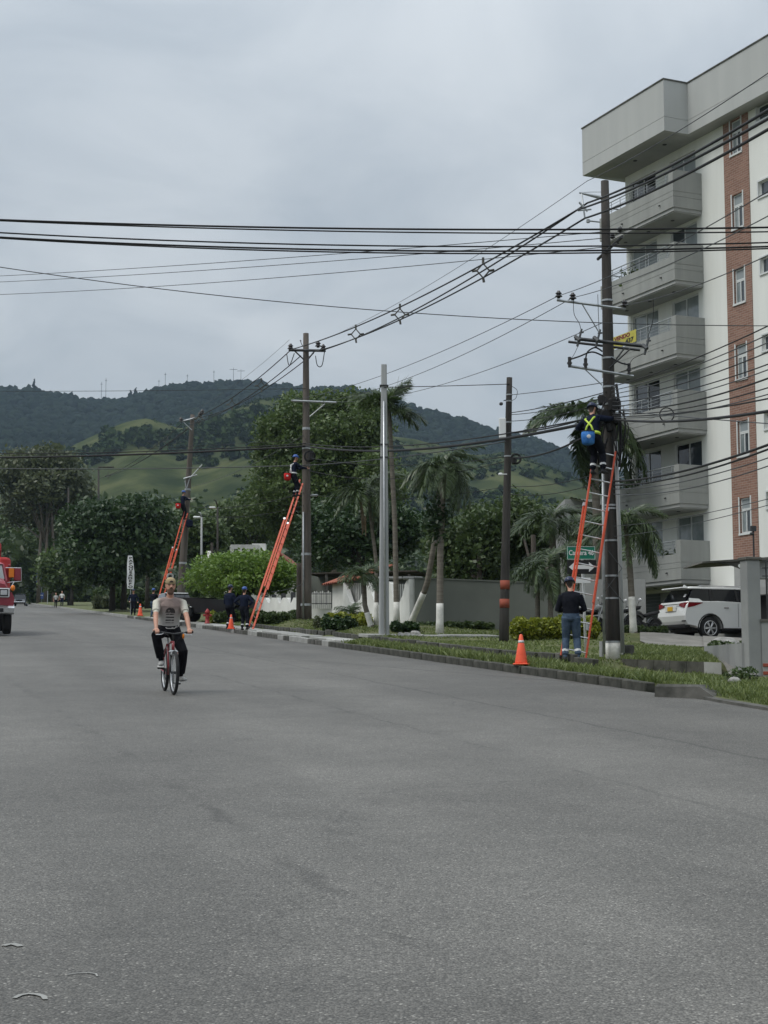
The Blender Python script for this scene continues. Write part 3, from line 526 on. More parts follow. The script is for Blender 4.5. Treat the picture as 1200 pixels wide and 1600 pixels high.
for h in rw:
    window(h[0] + .003, h[1] - .003, h[2] + .003, h[3] - .003, XW + .08, 3, ('glass_win',))
    s_ = MB(); s_.span((XW - .05, h[0] - .06, h[2] - .06), (XW + .03, h[1] + .06, h[2] - .003)); s_.span((XW - .035, h[1] + .002, h[2]), (XW + .03, h[1] + .06, h[3] + .06)); s_.span((XW - .04, h[0], h[3] + .003), (XW + .03, h[1], h[3] + .06)); s_.build('window_surround', 'frame_white', bld)
for k, zb in enumerate(ZB):                         # balconies
    bal = MB(); T = .14
    for a, c, i in ((zb, zb + .40, 0), (zb + .415, zb + .60, 0), (zb + .615, zb + .92, 0)): bal.span((i, 0.0, a), (T, 5.05, c)); bal.span((T + .001, 0.0, a), (XW - .003, T, c)); bal.span((T + .001, 5.05 - T, a), (XW - .003, 5.05, c))
    bal.span((.012, .012, zb + .05), (T - .01, 5.03, zb + .9)); bal.span((T, .012, zb + .05), (XW - .01, T - .012, zb + .9))
    bal.span((0, 0, zb + .9205), (T, .30, zb + 1.42)); bal.span((T + .001, 0, zb + .9205), (XW - .003, T, zb + 1.42))
    o = bal.build('balcony', 'balcony_grey', bld)
    f = MB(); f.span((.05, .05, zb - .13), (XW - .002, 5.0, zb - .002)); f.span((.09, .09, zb - .17), (XW - .004, 4.96, zb - .128)); f.build('slab', 'soffit', o)
    for s in (1.0, 2.6, 4.2): f = MB(); f.lathe([(.07, -.19), (.07, -.168)], (.65, s, zb), 10); f.build('downlight', 'steel_dark', o)
    rl = MB(); rl.tube([(.07, .30, zb + 1.40), (.07, 5.0, zb + 1.40)], .022, 6); rl.tube([(.07, 5.0, zb + 1.40), (XW, 5.0, zb + 1.40)], .022, 6); rl.build('handrail', 'galvanised', o)
    for h in (1.04, 1.16, 1.28): rl = MB(); rl.tube([(.07, .30, zb + h), (.07, 5.0, zb + h)], .009, 5); rl.build('rail_bar', 'galvanised', o)
    for s in np.arange(.55, 5.0, .62): rl = MB(); rl.tube([(.07, s, zb + .92), (.07, s, zb + 1.40)], .014, 5); rl.build('rail_post', 'galvanised', o)
    for s in (.85, 3.4): f = MB(); f.tube([(0, s, zb + .27), (-.07, s, zb + .25)], .028, 6); f.build('drain_spout', 'steel_dark', o)
q = MB()                                            # parapet crown
z0, z1 = 21.86 - BZ, 23.8 - BZ
for a, c in ((z0, z0 + .52), (z0 + .535, z1)):
    q.span((-.4, -.1, a), (-.2, 5.62, c)); q.span((-.199, -.1, a), (.65, .1, c)); q.span((.65, -14, a), (.85, .1, c)); q.span((-.199, 5.42, a), (XW + 5, 5.62, c))
q.span((-.385, -.085, z0 + .1), (-.21, 5.6, z1 - .1)); q.span((-.21, -.085, z0 + .1), (.66, .08, z1 - .1)); q.span((.665, -14, z0 + .1), (.8, .09, z1 - .1))
cr = q.build('parapet', 'parapet_concrete', bld)
q = MB(); q.span((-.43, -.13, z1 + .001), (-.17, 5.65, z1 + .05)); q.span((-.169, -.13, z1 + .001), (.88, .12, z1 + .05)); q.span((.62, -14, z1 + .001), (.88, -.131, z1 + .05)); q.build('coping', 'concrete_dark', cr)
q = MB(); q.span((-.39, .11, z0 + .012), (XW + 5, 5.4, z0 + .06)); q.span((.7, -14, z0 + .013), (XW + .2, .105, z0 + .06)); q.build('soffit', 'soffit', cr)
for s in (1.2, 3.2): f = MB(); f.lathe([(.08, 0), (.08, .02)], (.5, s, z0 - .012), 10); f.build('downlight', 'steel_dark', cr)
q = MB(); q.span((XW + .1, 5.0, ZB[0] - .2), (XW + .3, 5.12, z0)); q.span((XW - .02, 4.83, ZB[0] + .05), (XW + .14, 5.09, z0 - .01)); q.build('corner_pier', 'facade_white', bld)
q = MB()
for i in range(16): q.span((XW - .03, 3.2, .15 + i * .125), (XW - .004, 4.65, .262 + i * .125))
q.build('roller_shutter', 'door_green', bld)
q = MB(); q.span((XW - .4, -9, 1.75), (XW - .015, -1.2, 2.0)); q.build('beam', 'wall_grey_pale', bld)
q = MB(); q.span((XW - .02, -9, .1), (XW - .012, -1.9, 1.74)); q.build('garage_shade_panel', 'trim_black', bld)  # flat black panel on the wall, painted shade of a garage mouth
q = MB()                                             # rent banner on the third balcony from the bottom
zb = ZB[3]; 
ban = MB(); ban.span((-.035, 2.55, zb + .95), (-.025, 4.6, zb + 1.42)); bo = ban.build('banner', 'hi_vis', None); bo.location = bld.location; bo.rotation_euler = bld.rotation_euler
pm('banner_yellow', (.42, .38, .06), (.5, .45, .09), 3, .7); bo.data.materials[0] = M['banner_yellow']
tag(bo, 'yellow banner with red and black lettering hung on a balcony rail', 'banner')
def text(name, body, size, mat, parent, loc, rot, extr=.004, sx=1.0, align='CENTER', bold=.0):
    c = bpy.data.curves.new(name, 'FONT'); c.body = body; c.size = size; c.extrude = extr; c.align_x = align; c.align_y = 'CENTER'; c.offset = bold; o = bpy.data.objects.new(name, c); COL.objects.link(o)
    dgp = bpy.context.evaluated_depsgraph_get(); me = bpy.data.meshes.new_from_object(o.evaluated_get(dgp)); bpy.data.objects.remove(o); me.materials.clear(); me.materials.append(M[mat])
    q = bpy.data.objects.new(name, me); COL.objects.link(q); q.parent = parent; q.location = tuple(map(float, loc)); q.rotation_euler = rot; q.scale = (sx, 1, 1); return q
text('lettering', 'VENDO', .21, 'lamp_red', bo, (-.042, 3.5, zb + 1.30), (PI / 2, 0, -PI / 2), .003, 1.5, bold=.008)
text('lettering', '437', .24, 'letter_black', bo, (-.042, 3.0, zb + 1.08), (PI / 2, 0, -PI / 2), .003, 1.5, bold=.008)
pm('pot_clay', (.2, .09, .05), (.28, .13, .08), 5, .9)
def potted(k, s, h, lab):
    w = np.array(Matrix.Rotation(BA, 3, 'Z') @ Vector((.45, s, ZB[k]))) + np.array(bld.location); t_ = thing('potted_plant', lab, 'plant', w, group='pot plants on the balconies'); q = MB(); q.lathe([(.12, 0), (.17, .32), (.15, .33)], n=10); q.build('pot', 'pot_clay', t_, True)
    C = RNG.normal(0, 1, (260, 3)) * np.array([.2, .2, h * .3]) + np.array([0, 0, .35 + h * .5]); mesh_obj('leaves', quads_mesh('leaves', leaves_at(C, .075), 'leaf_mid'), t_)
for k, s, h, lab in ((1, 4.5, 1.0, 'leftmost pot plant on the second balcony from the bottom'), (1, 3.9, .85, 'middle pot plant on the second balcony from the bottom'), (1, 3.2, .75, 'rightmost pot plant on the second balcony from the bottom'), (0, 1.5, .7, 'pot plant behind the rail of the lowest balcony'), (4, 3.6, .8, 'pot plant on the second balcony from the top')): potted(k, s, h, lab)
# ------------------------------------------------------------------ gate canopy, pillar and ramp in front of the block
gt = stand(1176, 29, 1058); gz0 = gt[2]
gate = thing('gate_pillar', 'tall grey rendered gate pillar carrying a thin post at the right edge', 'pillar', (gt[0], gt[1], gz0), R(15)); gh = at(1176, 876, 29)[2] - gz0
q = MB(); q.bbox((0, 0, gh / 2 - .1), (.27, .27, gh + .2), .01); q.build('shaft', 'wall_grey_pale', gate); q = MB(); q.bbox((0, 0, gh + .03), (.33, .33, .06), .01); q.build('cap', 'concrete_dark', gate)
q = MB(); q.tube([(.09, 0, gh), (.09, 0, gh + .62)], .016, 6); q.build('post', 'steel_dark', gate); q = MB(); q.box((.09, 0, gh + .6), (.1, .06, .1)); q.tube([(.03, 0, gh + .5), (.09, 0, gh + .5)], .03, 6); q.build('floodlight', 'steel_dark', gate)
cpt = stand(1130, 31.5, 1040); cz = at(1140, 872, 30.5)[2]
can = thing('entrance_canopy', 'thin dark wedge-shaped canopy with round holes in its bracket', 'canopy', (at(1160, 900, 30.6)[0], 30.6, cz - .25), R(3))
q = MB(); q.add([(-.88, -.3, .13), (.9, -.3, .23), (.9, 1.2, .25), (-.88, 1.2, .13), (-.86, -.3, .165), (.9, -.3, .29), (.9, 1.2, .31), (-.86, 1.2, .165)], [(3, 2, 1, 0), (4, 5, 6, 7), (0, 1, 5, 4), (1, 2, 6, 5), (2, 3, 7, 6), (3, 0, 4, 7)]); q.build('roof_slab', 'concrete_dark', can)
q = MB(); q.prism([(-.60, .15), (-.30, .10), (-.1, .03), (.03, -.09), (.08, -.10), (.08, .19), (-.3, .165)], -.26, -.20); q.build('bracket', 'concrete_dark', can)
for x_, z_ in ((-.12, .085), (.0, .055)): q = MB(); q.lathe([(.038, -.285), (.038, -.255)], (x_, 0, z_), 14, axis='y'); q.build('hole', 'facade_white', can)
q = MB(); q.span((.08, -.15, -.15), (.9, .15, .225)); q.build('beam', 'wall_grey_pale', can); q = MB(); q.span((.55, .0, -2.4), (.8, .2, -.152)); q.build('leg', 'wall_grey_pale', can)
rw_ = thing('ramp_wall', 'low grey rendered wall sloping beside the driveway ramp', 'wall', (0, 0, 0)); rw_.location = tuple(gt)
q = MB(); a = stand(1106, 37.5, 1010); c = gt; t1 = at(1106, 1010, 37.5)[2]; t2 = at(1166, 1005, 29.1)[2]
d_ = nrm((c - a)[:2]); nn = V3(-d_[1], d_[0], 0) * .09; a0, c0 = V3(a[0], a[1], 0), V3(c[0] - .1, c[1], 0)
P = [a0 - nn + V3(0, 0, a[2] - .5), c0 - nn + V3(0, 0, c[2] - .5), c0 - nn + V3(0, 0, t2), a0 - nn + V3(0, 0, t1)]; P += [p_ + 2 * nn for p_ in P]
q.add([p_ - gt for p_ in P], [(0, 1, 2, 3), (7, 6, 5, 4), (0, 4, 5, 1), (1, 5, 6, 2), (2, 6, 7, 3), (3, 7, 4, 0)]); q.build('panel', 'wall_grey_pale', rw_); del P
fence = thing('front_fence_wall', 'grey parapet wall on a brick base with metal bars at the right edge', 'fence', gt + V3(.17, -.02, 0), R(-8))
q = MB(); q.span((0, -.1, .28), (2.5, .08, at(1190, 972, 29)[2] - gz0)); q.build('panel', 'wall_grey_pale', fence); hb = at(1190, 972, 29)[2] - gz0
q = MB(); q.span((-.02, -.12, hb), (2.5, .10, hb + .05)); q.build('coping', 'concrete_dark', fence)
bm_ = MB(); bm_.bbox((0, 0, 0), (.21, .1, .062), .006); bk = [bm_.mesh('brick', 'rust_red'), bm_.mesh('brick', 'roof_tile')]
for j in range(6):
    for i in range(6): share('brick', random.choice(bk), fence, (.115 + .225 * i + (.11 if j % 2 else 0), -.075, -.09 + .072 * j + random.uniform(-.002, .002)))
q = MB(); q.span((.0, -.11, -.3), (2.5, .07, .279)); q.build('mortar', 'concrete', fence)
for i in range(5):
    q = MB(); q.tube([(.12 + i * .16, 0, hb), (.12 + i * .16, 0, hb + 1.15)], .014, 6); q.build('bar', 'steel_dark', fence)
for h in (.85, 1.0, 1.12):
    q = MB(); q.tube([(.05, 0, hb + h), (2.4, 0, hb + h)], .011, 6); q.build('rail', 'steel_dark', fence)
# driveway ramp sheet
q = MB(); L_ = [(1098, 1000, 50), (1100, 1010, 44), (1104, 1020, 39), (1128, 1040, 33), (1140, 1058, 28.6)]; Rr_ = [(1185, 1000, 50), (1170, 1008, 44), (1150, 1018, 39), (1160, 1036, 33), (1186, 1060, 28.6)]
PL = [stand(x_, Y_, y_) + V3(0, 0, .05) for x_, y_, Y_ in L_]; PR = [stand(x_, Y_, y_) + V3(0, 0, .05) for x_, y_, Y_ in Rr_]
q.add(PL + PR, [(i, i + 1, i + 6, i + 5) for i in range(4)])
gx, gy = np.linspace(1000, 1240, 13), np.linspace(44.5, 55.5, 12); q.add([stand(x_ + (8 if Y_ < 47 else 0), Y_) + V3(0, 0, .03) for Y_ in gy for x_ in gx], [(j * 13 + i, j * 13 + i + 1, j * 13 + 14 + i, j * 13 + 13 + i) for j in range(11) for i in range(12)]); tag(q.build('driveway', 'concrete_drive'), kind='structure')
# low mossy retaining wall under the pole
rt = thing('retaining_wall', 'low mossy dark retaining wall holding the lawn below the driveway', 'wall', stand(1050, 31)); o0 = np.array(rt.location)
A_, B_ = at(972, 1049, 32.6), at(1128, 1055, 30.2); n_ = 6
for i in range(n_):
    p0 = A_ + (B_ - A_) * i / n_; p1 = A_ + (B_ - A_) * (i + 1) / n_ - (B_ - A_) * .003; q = MB(); th_ = V3(.02, .16, 0)
    zt0, zt1 = at(972 + 26 * i, 1029 + i, 32.4 - .4 * i)[2], at(972 + 26 * (i + 1), 1030 + i, 32.4 - .4 * (i + 1))[2]
    P = [p0 - V3(0, 0, .25), p1 - V3(0, 0, .25), V3(p1[0], p1[1], zt1), V3(p0[0], p0[1], zt0)]; P += [x_ + th_ for x_ in P]
    q.add([x_ - o0 for x_ in P], [(0, 1, 2, 3), (7, 6, 5, 4), (0, 4, 5, 1), (1, 5, 6, 2), (2, 6, 7, 3), (3, 7, 4, 0)]); q.build('wall_block', 'kerb_moss' if i < 5 else 'concrete', rt)
q = MB(); fa = [A_ + V3(0, .14, 0), B_ + V3(0, .14, 0)]; za, zb_ = at(972, 1029, 32.6)[2] - .01, at(1128, 1035, 30.2)[2] - .01
q.add([(fa[0][0], fa[0][1], za), (fa[1][0], fa[1][1], zb_), tuple(stand(1090, 41.5, 1012) + V3(0, 0, .02)), tuple(stand(985, 43, 1010) + V3(0, 0, .03))], [(0, 1, 2, 3)]); tag(q.build('lawn_bank', 'grass_ground'), kind='structure')
BANK = [np.array(p_) for p_ in q.v]
# ------------------------------------------------------------------ garden walls and houses
gw = thing('garden_wall', 'long plain grey rendered garden wall behind the palms', 'wall', stand(650, 58))
w0, w1 = stand(648, 58.5), stand(905, 56.5); o0 = np.array(gw.location); hw = at(648, 904, 58.5)[2]; hw1 = at(905, 914, 56.5)[2]
def slab(q, p0, p1, zb0, zb1, zt0, zt1, th, o0, mi=0):
    d = nrm((np.asarray(p1) - np.asarray(p0))[:2]); nn = V3(-d[1], d[0], 0) * th; a0, c0 = V3(p0[0], p0[1], 0), V3(p1[0], p1[1], 0)
    P = [a0 + V3(0, 0, zb0), c0 + V3(0, 0, zb1), c0 + V3(0, 0, zt1), a0 + V3(0, 0, zt0)]; P += [x_ + nn for x_ in P]
    q.add([x_ - o0 for x_ in P], [(0, 1, 2, 3), (7, 6, 5, 4), (0, 4, 5, 1), (1, 5, 6, 2), (2, 6, 7, 3), (3, 7, 4, 0)], mi)
q = MB(); slab(q, w0, w1, w0[2] - .4, w1[2] - .4, hw, hw1, .18, o0); q.build('panel', 'wall_grey', gw)
q = MB(); slab(q, w0 - V3(.03, .03, 0), w1 - V3(0, .03, 0), hw + .001, hw1 + .001, hw + .05, hw1 + .05, .24, o0); q.build('coping', 'wall_grey', gw)
q = MB(); w2 = stand(1010, 56); slab(q, w1 + V3(.02, 0, 0), w2, w1[2] - .3, w2[2] - .3, at(905, 905, 56.4)[2], at(1000, 905, 56)[2], .18, o0); q.build('panel', 'wall_grey_pale', gw)
# white scalloped wall with picket fence and tiled gatehouse
ww = thing('white_garden_wall', 'white scalloped garden wall with small openings behind the palms', 'wall', stand(600, 62)); o0 = np.array(ww.location)
ends = [(648, 58.6), (612, 61), (572, 64.5), (540, 67.5)]
tops = {0: [(648, 905), (640, 912), (633, 938), (622, 945), (612, 912)], 1: [(612, 912), (603, 918), (596, 945), (586, 946), (572, 914)], 2: [(572, 914), (562, 905), (552, 900), (540, 905)]}
def topwall(parent, o0, pts, th=.2, mat='white_paint'):        # pts of (px, py_top, Y)
    q = MB()
    for (x0, y0, Y0), (x1, y1, Y1) in zip(pts, pts[1:]):
        p0, p1 = stand(x0, Y0), stand(x1, Y1); slab(q, p1, p0, p1[2] - .4, p0[2] - .4, at(x1, y1, Y1)[2], at(x0, y0, Y0)[2], -th, o0)
    return q.build('panel', mat, parent)
def lerpY(x, a=(648, 58.6), b=(530, 68.5)): return a[1] + (x - a[0]) / (b[0] - a[0]) * (b[1] - a[1])
topwall(ww, o0, [(x_, y_, lerpY(x_)) for x_, y_ in ((648, 905), (645, 905), (641, 912), (637, 930), (631, 944), (626, 944), (621, 930), (618, 912), (614, 908), (610, 912), (606, 932), (600, 945), (594, 945), (588, 928), (584, 912), (580, 908), (576, 914), (570, 936), (562, 944), (553, 940), (547, 920), (543, 910))])
q = MB()
for x_ in (645, 614, 581): p_ = stand(x_, lerpY(x_)); z_ = at(x_, 905, lerpY(x_))[2]; q.bbox((p_[0] - o0[0], p_[1] - o0[1], z_ - o0[2] + .04), (.75, .42, .1), .03)
q.build('coping', 'wall_grey_pale', ww)
for x_ in (631, 598, 561):
    for k in range(-2, 3): p_ = stand(x_ + k * 3.2, lerpY(x_)); q = MB(); q.tube([p_ - o0, V3(p_[0], p_[1], at(x_, 910, lerpY(x_))[2]) - o0], .018, 5); q.build('grille_bar', 'steel_dark', ww)
gh_ = thing('tiled_gatehouse', 'small white gatehouse with a red clay tile roof', 'gatehouse', stand(530, 68.8)); o0 = np.array(gh_.location)
q = MB(); gl, gr = stand(519, 69.5), stand(562, 66.5); slab(q, gl, gr, gl[2] - .4, gr[2] - .4, at(519, 911, 69.5)[2], at(562, 911, 66.5)[2], 2.4, o0); q.build('wall', 'white_paint', gh_)
dd = nrm((gr - gl)[:2]); nn = V3(-dd[1], dd[0], 0); e0 = V3(gl[0], gl[1], at(505, 913, 69.5)[2]) - V3(*dd, 0) * .45 - nn * .3; e1 = V3(gr[0], gr[1], e0[2]) + V3(*dd, 0) * .3 - nn * .3
for j in range(5):
    for i in range(15):
        p_ = e0 + (e1 - e0) * (i + .5) / 15 + nn * (.14 + .34 * j) + V3(0, 0, .05 + .13 * j); q = MB(); u_ = V3(*dd, 0) * .085; f_ = nn * .2 + V3(0, 0, .075)
        q.loft([[p_ - o0 + s * f_ + u_ * math.cos(a_) + V3(0, 0, .06 * math.sin(a_)) for a_ in np.linspace(0, PI, 5)] for s in (-1, 1)], caps=False); q.build('roof_tile', 'roof_tile', gh_)
q = MB(); q.add([x_ - o0 for x_ in (e0, e1, e1 + nn * 1.8 + V3(0, 0, .68), e0 + nn * 1.8 + V3(0, 0, .68))], [(0, 1, 2, 3)]); q.add([x_ - o0 - V3(0, 0, .06) for x_ in (e0, e1, e1 + nn * 1.8 + V3(0, 0, .68), e0 + nn * 1.8 + V3(0, 0, .68))], [(3, 2, 1, 0)]); q.build('roof', 'roof_tile', gh_)
q = MB(); wv = gl + (gr - gl) * .62; q.box(wv - o0 + V3(0, -.02, at(545, 925, 67.5)[2] - wv[2]), (.5, .12, .12)); q.build('lintel', 'concrete_pale', gh_); q = MB(); q.box(wv - o0 + V3(.05, -.02, at(545, 936, 67.5)[2] - wv[2]), (.42, .14, .45)); q.build('window', 'glass_black', gh_)
pf = thing('picket_fence', 'white picket gate with dark rails between wall and gatehouse', 'fence', stand(502, 70.5)); o0 = np.array(pf.location)
for i in range(10):
    x_ = 488 + i * 3.1; p_ = stand(x_, 70.6); z0_, z1_ = at(x_, 951, 70.6)[2], at(x_, 924 + 1.5 * math.cos(i * 2.), 70.6)[2]; q = MB()
    q.prism([(-.04, z0_), (.04, z0_), (.04, z1_ - .05), (0, z1_), (-.04, z1_ - .05)], 0, .03); q.v = [(v[0] + p_[0] - o0[0], v[1] + p_[1] - o0[1], v[2] - o0[2]) for v in q.v]; q.build('picket', 'white_paint', pf)
for y_ in (928, 943): a, c = at(486, y_, 70.5), at(519, y_, 70.3); q = MB(); q.tube([a - o0, c - o0], .02, 5); q.build('rail', 'steel_dark', pf)
for x_ in (486, 494, 502, 510, 518): q = MB(); q.tube([at(x_, 945, 70.45) - o0, at(x_, 922, 70.45) - o0], .012, 5); q.build('bar', 'steel_dark', pf)
q = MB(); a, c = stand(480, 70.9), stand(520, 70.6); slab(q, a, c, a[2] - .4, c[2] - .4, at(480, 951, 70.9)[2], at(520, 951, 70.6)[2], .2, o0); q.build('base', 'white_paint', pf)
ww2 = thing('white_yard_wall', 'white wall with deep scallops under the umbrella-shaped tree', 'wall', stand(440, 75)); o0 = np.array(ww2.location)
tp = []
for x_ in np.arange(404, 482, 2.0): tp.append((x_, 934 + 9 * max(0, math.sin((x_ - 404) / 17.0 * 2 * PI)) , 77 - (x_ - 404) * .06))
topwall(ww2, o0, tp[::-1], .2)
for x_ in (409, 426, 443, 460): p_ = stand(x_, 75); q = MB(); q.box(V3(p_[0], 75 - (x_ - 404) * .06 + 2.1, at(x_, 940, 75)[2]) - o0, (.22, .1, .75)); q.build('opening_panel', 'steel_dark', ww2)
# gabled white house behind the tree
hs = thing('gabled_house', 'white gabled house showing behind the light green tree', 'house', at(440, 960, 112)); o0 = np.array(hs.location); HP = lambda x_, y_, dY=0: at(x_, y_, 112 + dY) - o0
q = MB(); f0 = [HP(366, 960), HP(474, 960), HP(474, 905), HP(432, 866), HP(400, 880), HP(366, 900)]; q.add(f0 + [p_ + V3(.6, 9, 0) for p_ in f0], [(0, 1, 2, 3, 4, 5), (11, 10, 9, 8, 7, 6)] + [(i, (i + 1) % 6, 6 + (i + 1) % 6, 6 + i) for i in range(6)]); q.build('wall', 'white_paint', hs)
for a, c in (((478, 908), (431, 861)), ((431, 861), (362, 899))):
    q = MB(); P = [HP(*a, -.5), HP(*c, -.5)]; q.add([P[0], P[1], P[1] + V3(.6, 10, 0), P[0] + V3(.6, 10, 0)] + [x_ + V3(0, 0, .16) for x_ in (P[0], P[1], P[1] + V3(.6, 10, 0), P[0] + V3(.6, 10, 0))], [(0, 1, 2, 3), (7, 6, 5, 4), (0, 4, 5, 1), (1, 5, 6, 2), (2, 6, 7, 3), (3, 7, 4, 0)]); q.build('roof', 'roof_tile', hs)
q = MB(); q.box(HP(452, 893), (.7, .1, .8)); q.build('window', 'glass_black', hs)
h2 = thing('flat_roofed_house', 'low pale house with water tank far behind the umbrella-shaped tree', 'house', at(375, 930, 140)); o0 = np.array(h2.location)
q = MB(); p_ = at(385, 900, 142); q.box(p_ - o0, (4.4, 5, 3.6)); q.box(at(405, 858, 141) - o0, (1.2, 1.2, .9)); q.build('wall', 'white_paint', h2); q = MB(); q.box(at(383, 861, 141) - o0, (2.6, 2, 1)); q.build('parapet', 'concrete_pale', h2)
for k in range(3): q = MB(); q.box(at(369 + 12 * k, 862, 139.4) - o0, (.35, .1, .5)); q.build('window', 'glass_black', h2)
h3 = thing('corrugated_roof_house', 'house with a pale sloping sheet roof behind the orange ladder', 'house', at(905, 960, 66)); o0 = np.array(h3.location)
q = MB(); q.span(at(885, 985, 67) - o0, at(945, 800, 72) - o0); q.build('wall', 'wall_grey_pale', h3)
for i in range(9):
    a, c = at(890 + i * 6, 778 + i * 1.5, 66.2), at(902 + i * 6, 790 + i * 1.2, 72); q = MB(); q.add([a - o0, a - o0 + V3(.2, 0, -.02), c - o0 + V3(.2, 0, -.02), c - o0, a - o0 + V3(.1, 0, .05), c - o0 + V3(.1, 0, .05)], [(0, 4, 5, 3), (4, 1, 2, 5), (0, 3, 2, 1)]); q.build('roof_sheet', 'concrete_pale', h3)
dk = thing('dark_shed', 'dark open-sided shed roof behind the tiled gatehouse', 'shed', stand(560, 74)); o0 = np.array(dk.location)
q = MB(); a, c = at(478, 897, 76), at(650, 893, 70); q.add([x_ - o0 for x_ in (a, c, c + V3(.8, 4, .05), a + V3(.8, 4, .05), a + V3(0, 0, .06), c + V3(0, 0, .06), c + V3(.8, 4, .11), a + V3(.8, 4, .11))], [(0, 1, 2, 3), (7, 6, 5, 4), (0, 4, 5, 1), (1, 5, 6, 2), (2, 6, 7, 3), (3, 7, 4, 0)]); q.build('roof', 'bark_dark', dk)  # dark roof colour stands in for the shade behind the gatehouse
q = MB(); a, c = stand(482, 79), stand(650, 73); slab(q, a, c, a[2] - .3, c[2] - .3, at(482, 900, 79)[2], at(650, 897, 73)[2], .15, o0); q.build('back_wall', 'wall_grey', dk)
for x_, Y_ in ((510, 75), (575, 73), (640, 70.5)): p_ = stand(x_, Y_); q = MB(); q.box(V3(p_[0], p_[1], (p_[2] + at(x_, 897, Y_)[2]) / 2) - o0, (.15, .15, at(x_, 897, Y_)[2] - p_[2])); q.build('post', 'concrete_dark', dk)
# ------------------------------------------------------------------ trees
def lobes_pts(lobes, n, shell=.7):
    L = np.array(lobes); vol = (L[:, 3] * L[:, 4] * L[:, 5]) ** (2 / 3.); k = RNG.choice(len(L), n, p=vol / vol.sum())
    d = RNG.normal(0, 1, (n, 3)); d /= np.linalg.norm(d, axis=1)[:, None]; r = np.where(RNG.random(n) < shell, RNG.uniform(.8, 1.06, n), RNG.random(n) ** .5)
    return L[k, :3] + d * r[:, None] * L[k, 3:6], k
def tree(name, label, base, lobes, nleaf, lsize, mat, trunk_r, bark='bark_dark', cat='tree', group=None, branches=6, clump=0, trunks=((0, 0),), up=.35, lean=(0, 0)):
    base = np.asarray(base, float); t_ = thing(name, label, cat, base, group=group); L = [tuple(np.array(l[:3]) - base) + tuple(l[3:]) for l in lobes]
    C, k = lobes_pts(L, nleaf if not clump else nleaf // clump)
    if clump: C = np.repeat(C, clump, 0) + RNG.normal(0, lsize * 1.8, (len(C) * clump, 3)) * np.array([1, 1, .6])
    P = leaves_at(C, lsize, up); tone = RNG.random(len(L)) * .35; r = np.clip(.75 * RNG.random(len(P)) + (tone[np.repeat(k, clump) if clump else k]), 0, 1)
    mesh_obj('crown', quads_mesh('crown', P, mat, r), t_)
    zc = np.mean([l[2] for l in L]); q = MB()
    for ox, oy in trunks:
        top = V3(lean[0] + ox * .5, lean[1], max(zc * .9, .5)); q.tube([(ox, oy, -.3), (ox * .9 + top[0] * .2, oy, top[2] * .4), tuple(top)], [trunk_r * 1.15, trunk_r * .85, trunk_r * .55], 8)
    q.build('trunk', bark, t_, smooth=True)
    q = MB()
    for l in random.sample(L, min(branches, len(L))):
        a = V3(lean[0] * .6, 0, max(zc * .5, .3)); c = np.array(l[:3]); m_ = (a + c) / 2 + V3(random.uniform(-.2, .2), random.uniform(-.2, .2), .1 * abs(c[2] - a[2])); q.tube([a, m_, c], [trunk_r * .5, trunk_r * .32, trunk_r * .12], 6)
    q.build('limb', bark, t_, smooth=True); return t_
def lobe_px(px, py, Y, rx, rz, ry=None): p = at(px, py, Y); s = Y / F; return (p[0], p[1], p[2], rx * s, (ry or rx) * s, rz * s)
def dome(px, py, Y, rx, rz, n, fill=.45, low=-.5, seed=0):
    rr = random.Random(seed); out_ = []
    for i in range(n):
        a = rr.uniform(0, 2 * PI); z_ = rr.uniform(low, .8); h_ = math.sqrt(max(0, 1 - z_ * z_)) * rr.uniform(.45, .78); s = rr.uniform(.75, 1.25) * fill
        out_.append(lobe_px(px + h_ * math.cos(a) * rx, py - z_ * rz * .75, Y + h_ * math.sin(a) * rx * Y / F, rx * s, rz * s))
    return out_
# round dark tree by the road
tree('shade_tree', 'dense dark round-crowned shade tree with two dark trunks by the road', stand(183, 128), dome(187, 852, 128, 98, 72, 28, .40, -.6, 3), 30000, .19, 'leaf_dark', .24, trunks=((-.45, 0), (.45, .2)), clump=5, up=.1)
tree('umbrella_tree', 'light green umbrella-shaped tree spreading low above the white wall', stand(385, 79), dome(381, 908, 79, 92, 44, 24, .42, -.15, 5), 24000, .085, 'leaf_light', .13, bark='bark', clump=6, up=.5)
tree('feathery_tree', 'tall feathery olive-green tree rising behind the middle utility pole', stand(520, 105), dome(505, 700, 108, 116, 112, 52, .25, -.7, 8) + dome(440, 790, 106, 62, 80, 12, .4, -.7, 2) + dome(560, 770, 104, 70, 90, 14, .4, -.7, 4), 80000, .13, 'leaf_olive', .28, bark='bark', clump=7, branches=16, up=.3)
tree('layered_tree', 'dark spreading tree over the roofs behind the tiled gatehouse', stand(560, 86), dome(560, 840, 88, 105, 62, 26, .36, -.5, 12), 22000, .13, 'leaf_dark', .2, clump=6, up=.7)
tree('leafy_tree', 'dense leafy tree behind the left half of the grey garden wall', stand(750, 70), dome(742, 850, 72, 66, 72, 20, .42, -.8, 21), 19000, .11, 'leaf_mid', .18, clump=4)
tree('leafy_tree', 'dense leafy tree behind the right half of the grey garden wall', stand(835, 68), dome(838, 838, 74, 72, 66, 20, .42, -.8, 22), 18000, .11, 'leaf_mid', .18, clump=4)
tree('pale_trunked_tree', 'tall spreading tree with pale bare trunks at the far left', stand(68, 245, 940), dome(62, 755, 247, 84, 62, 26, .34, -.4, 31) + dome(40, 800, 249, 50, 35, 8, .4, -.5, 32), 20000, .34, 'leaf_dusty', .3, bark='bark', clump=6, trunks=((-.8, 0), (.3, 0), (1.4, .5)), branches=14)
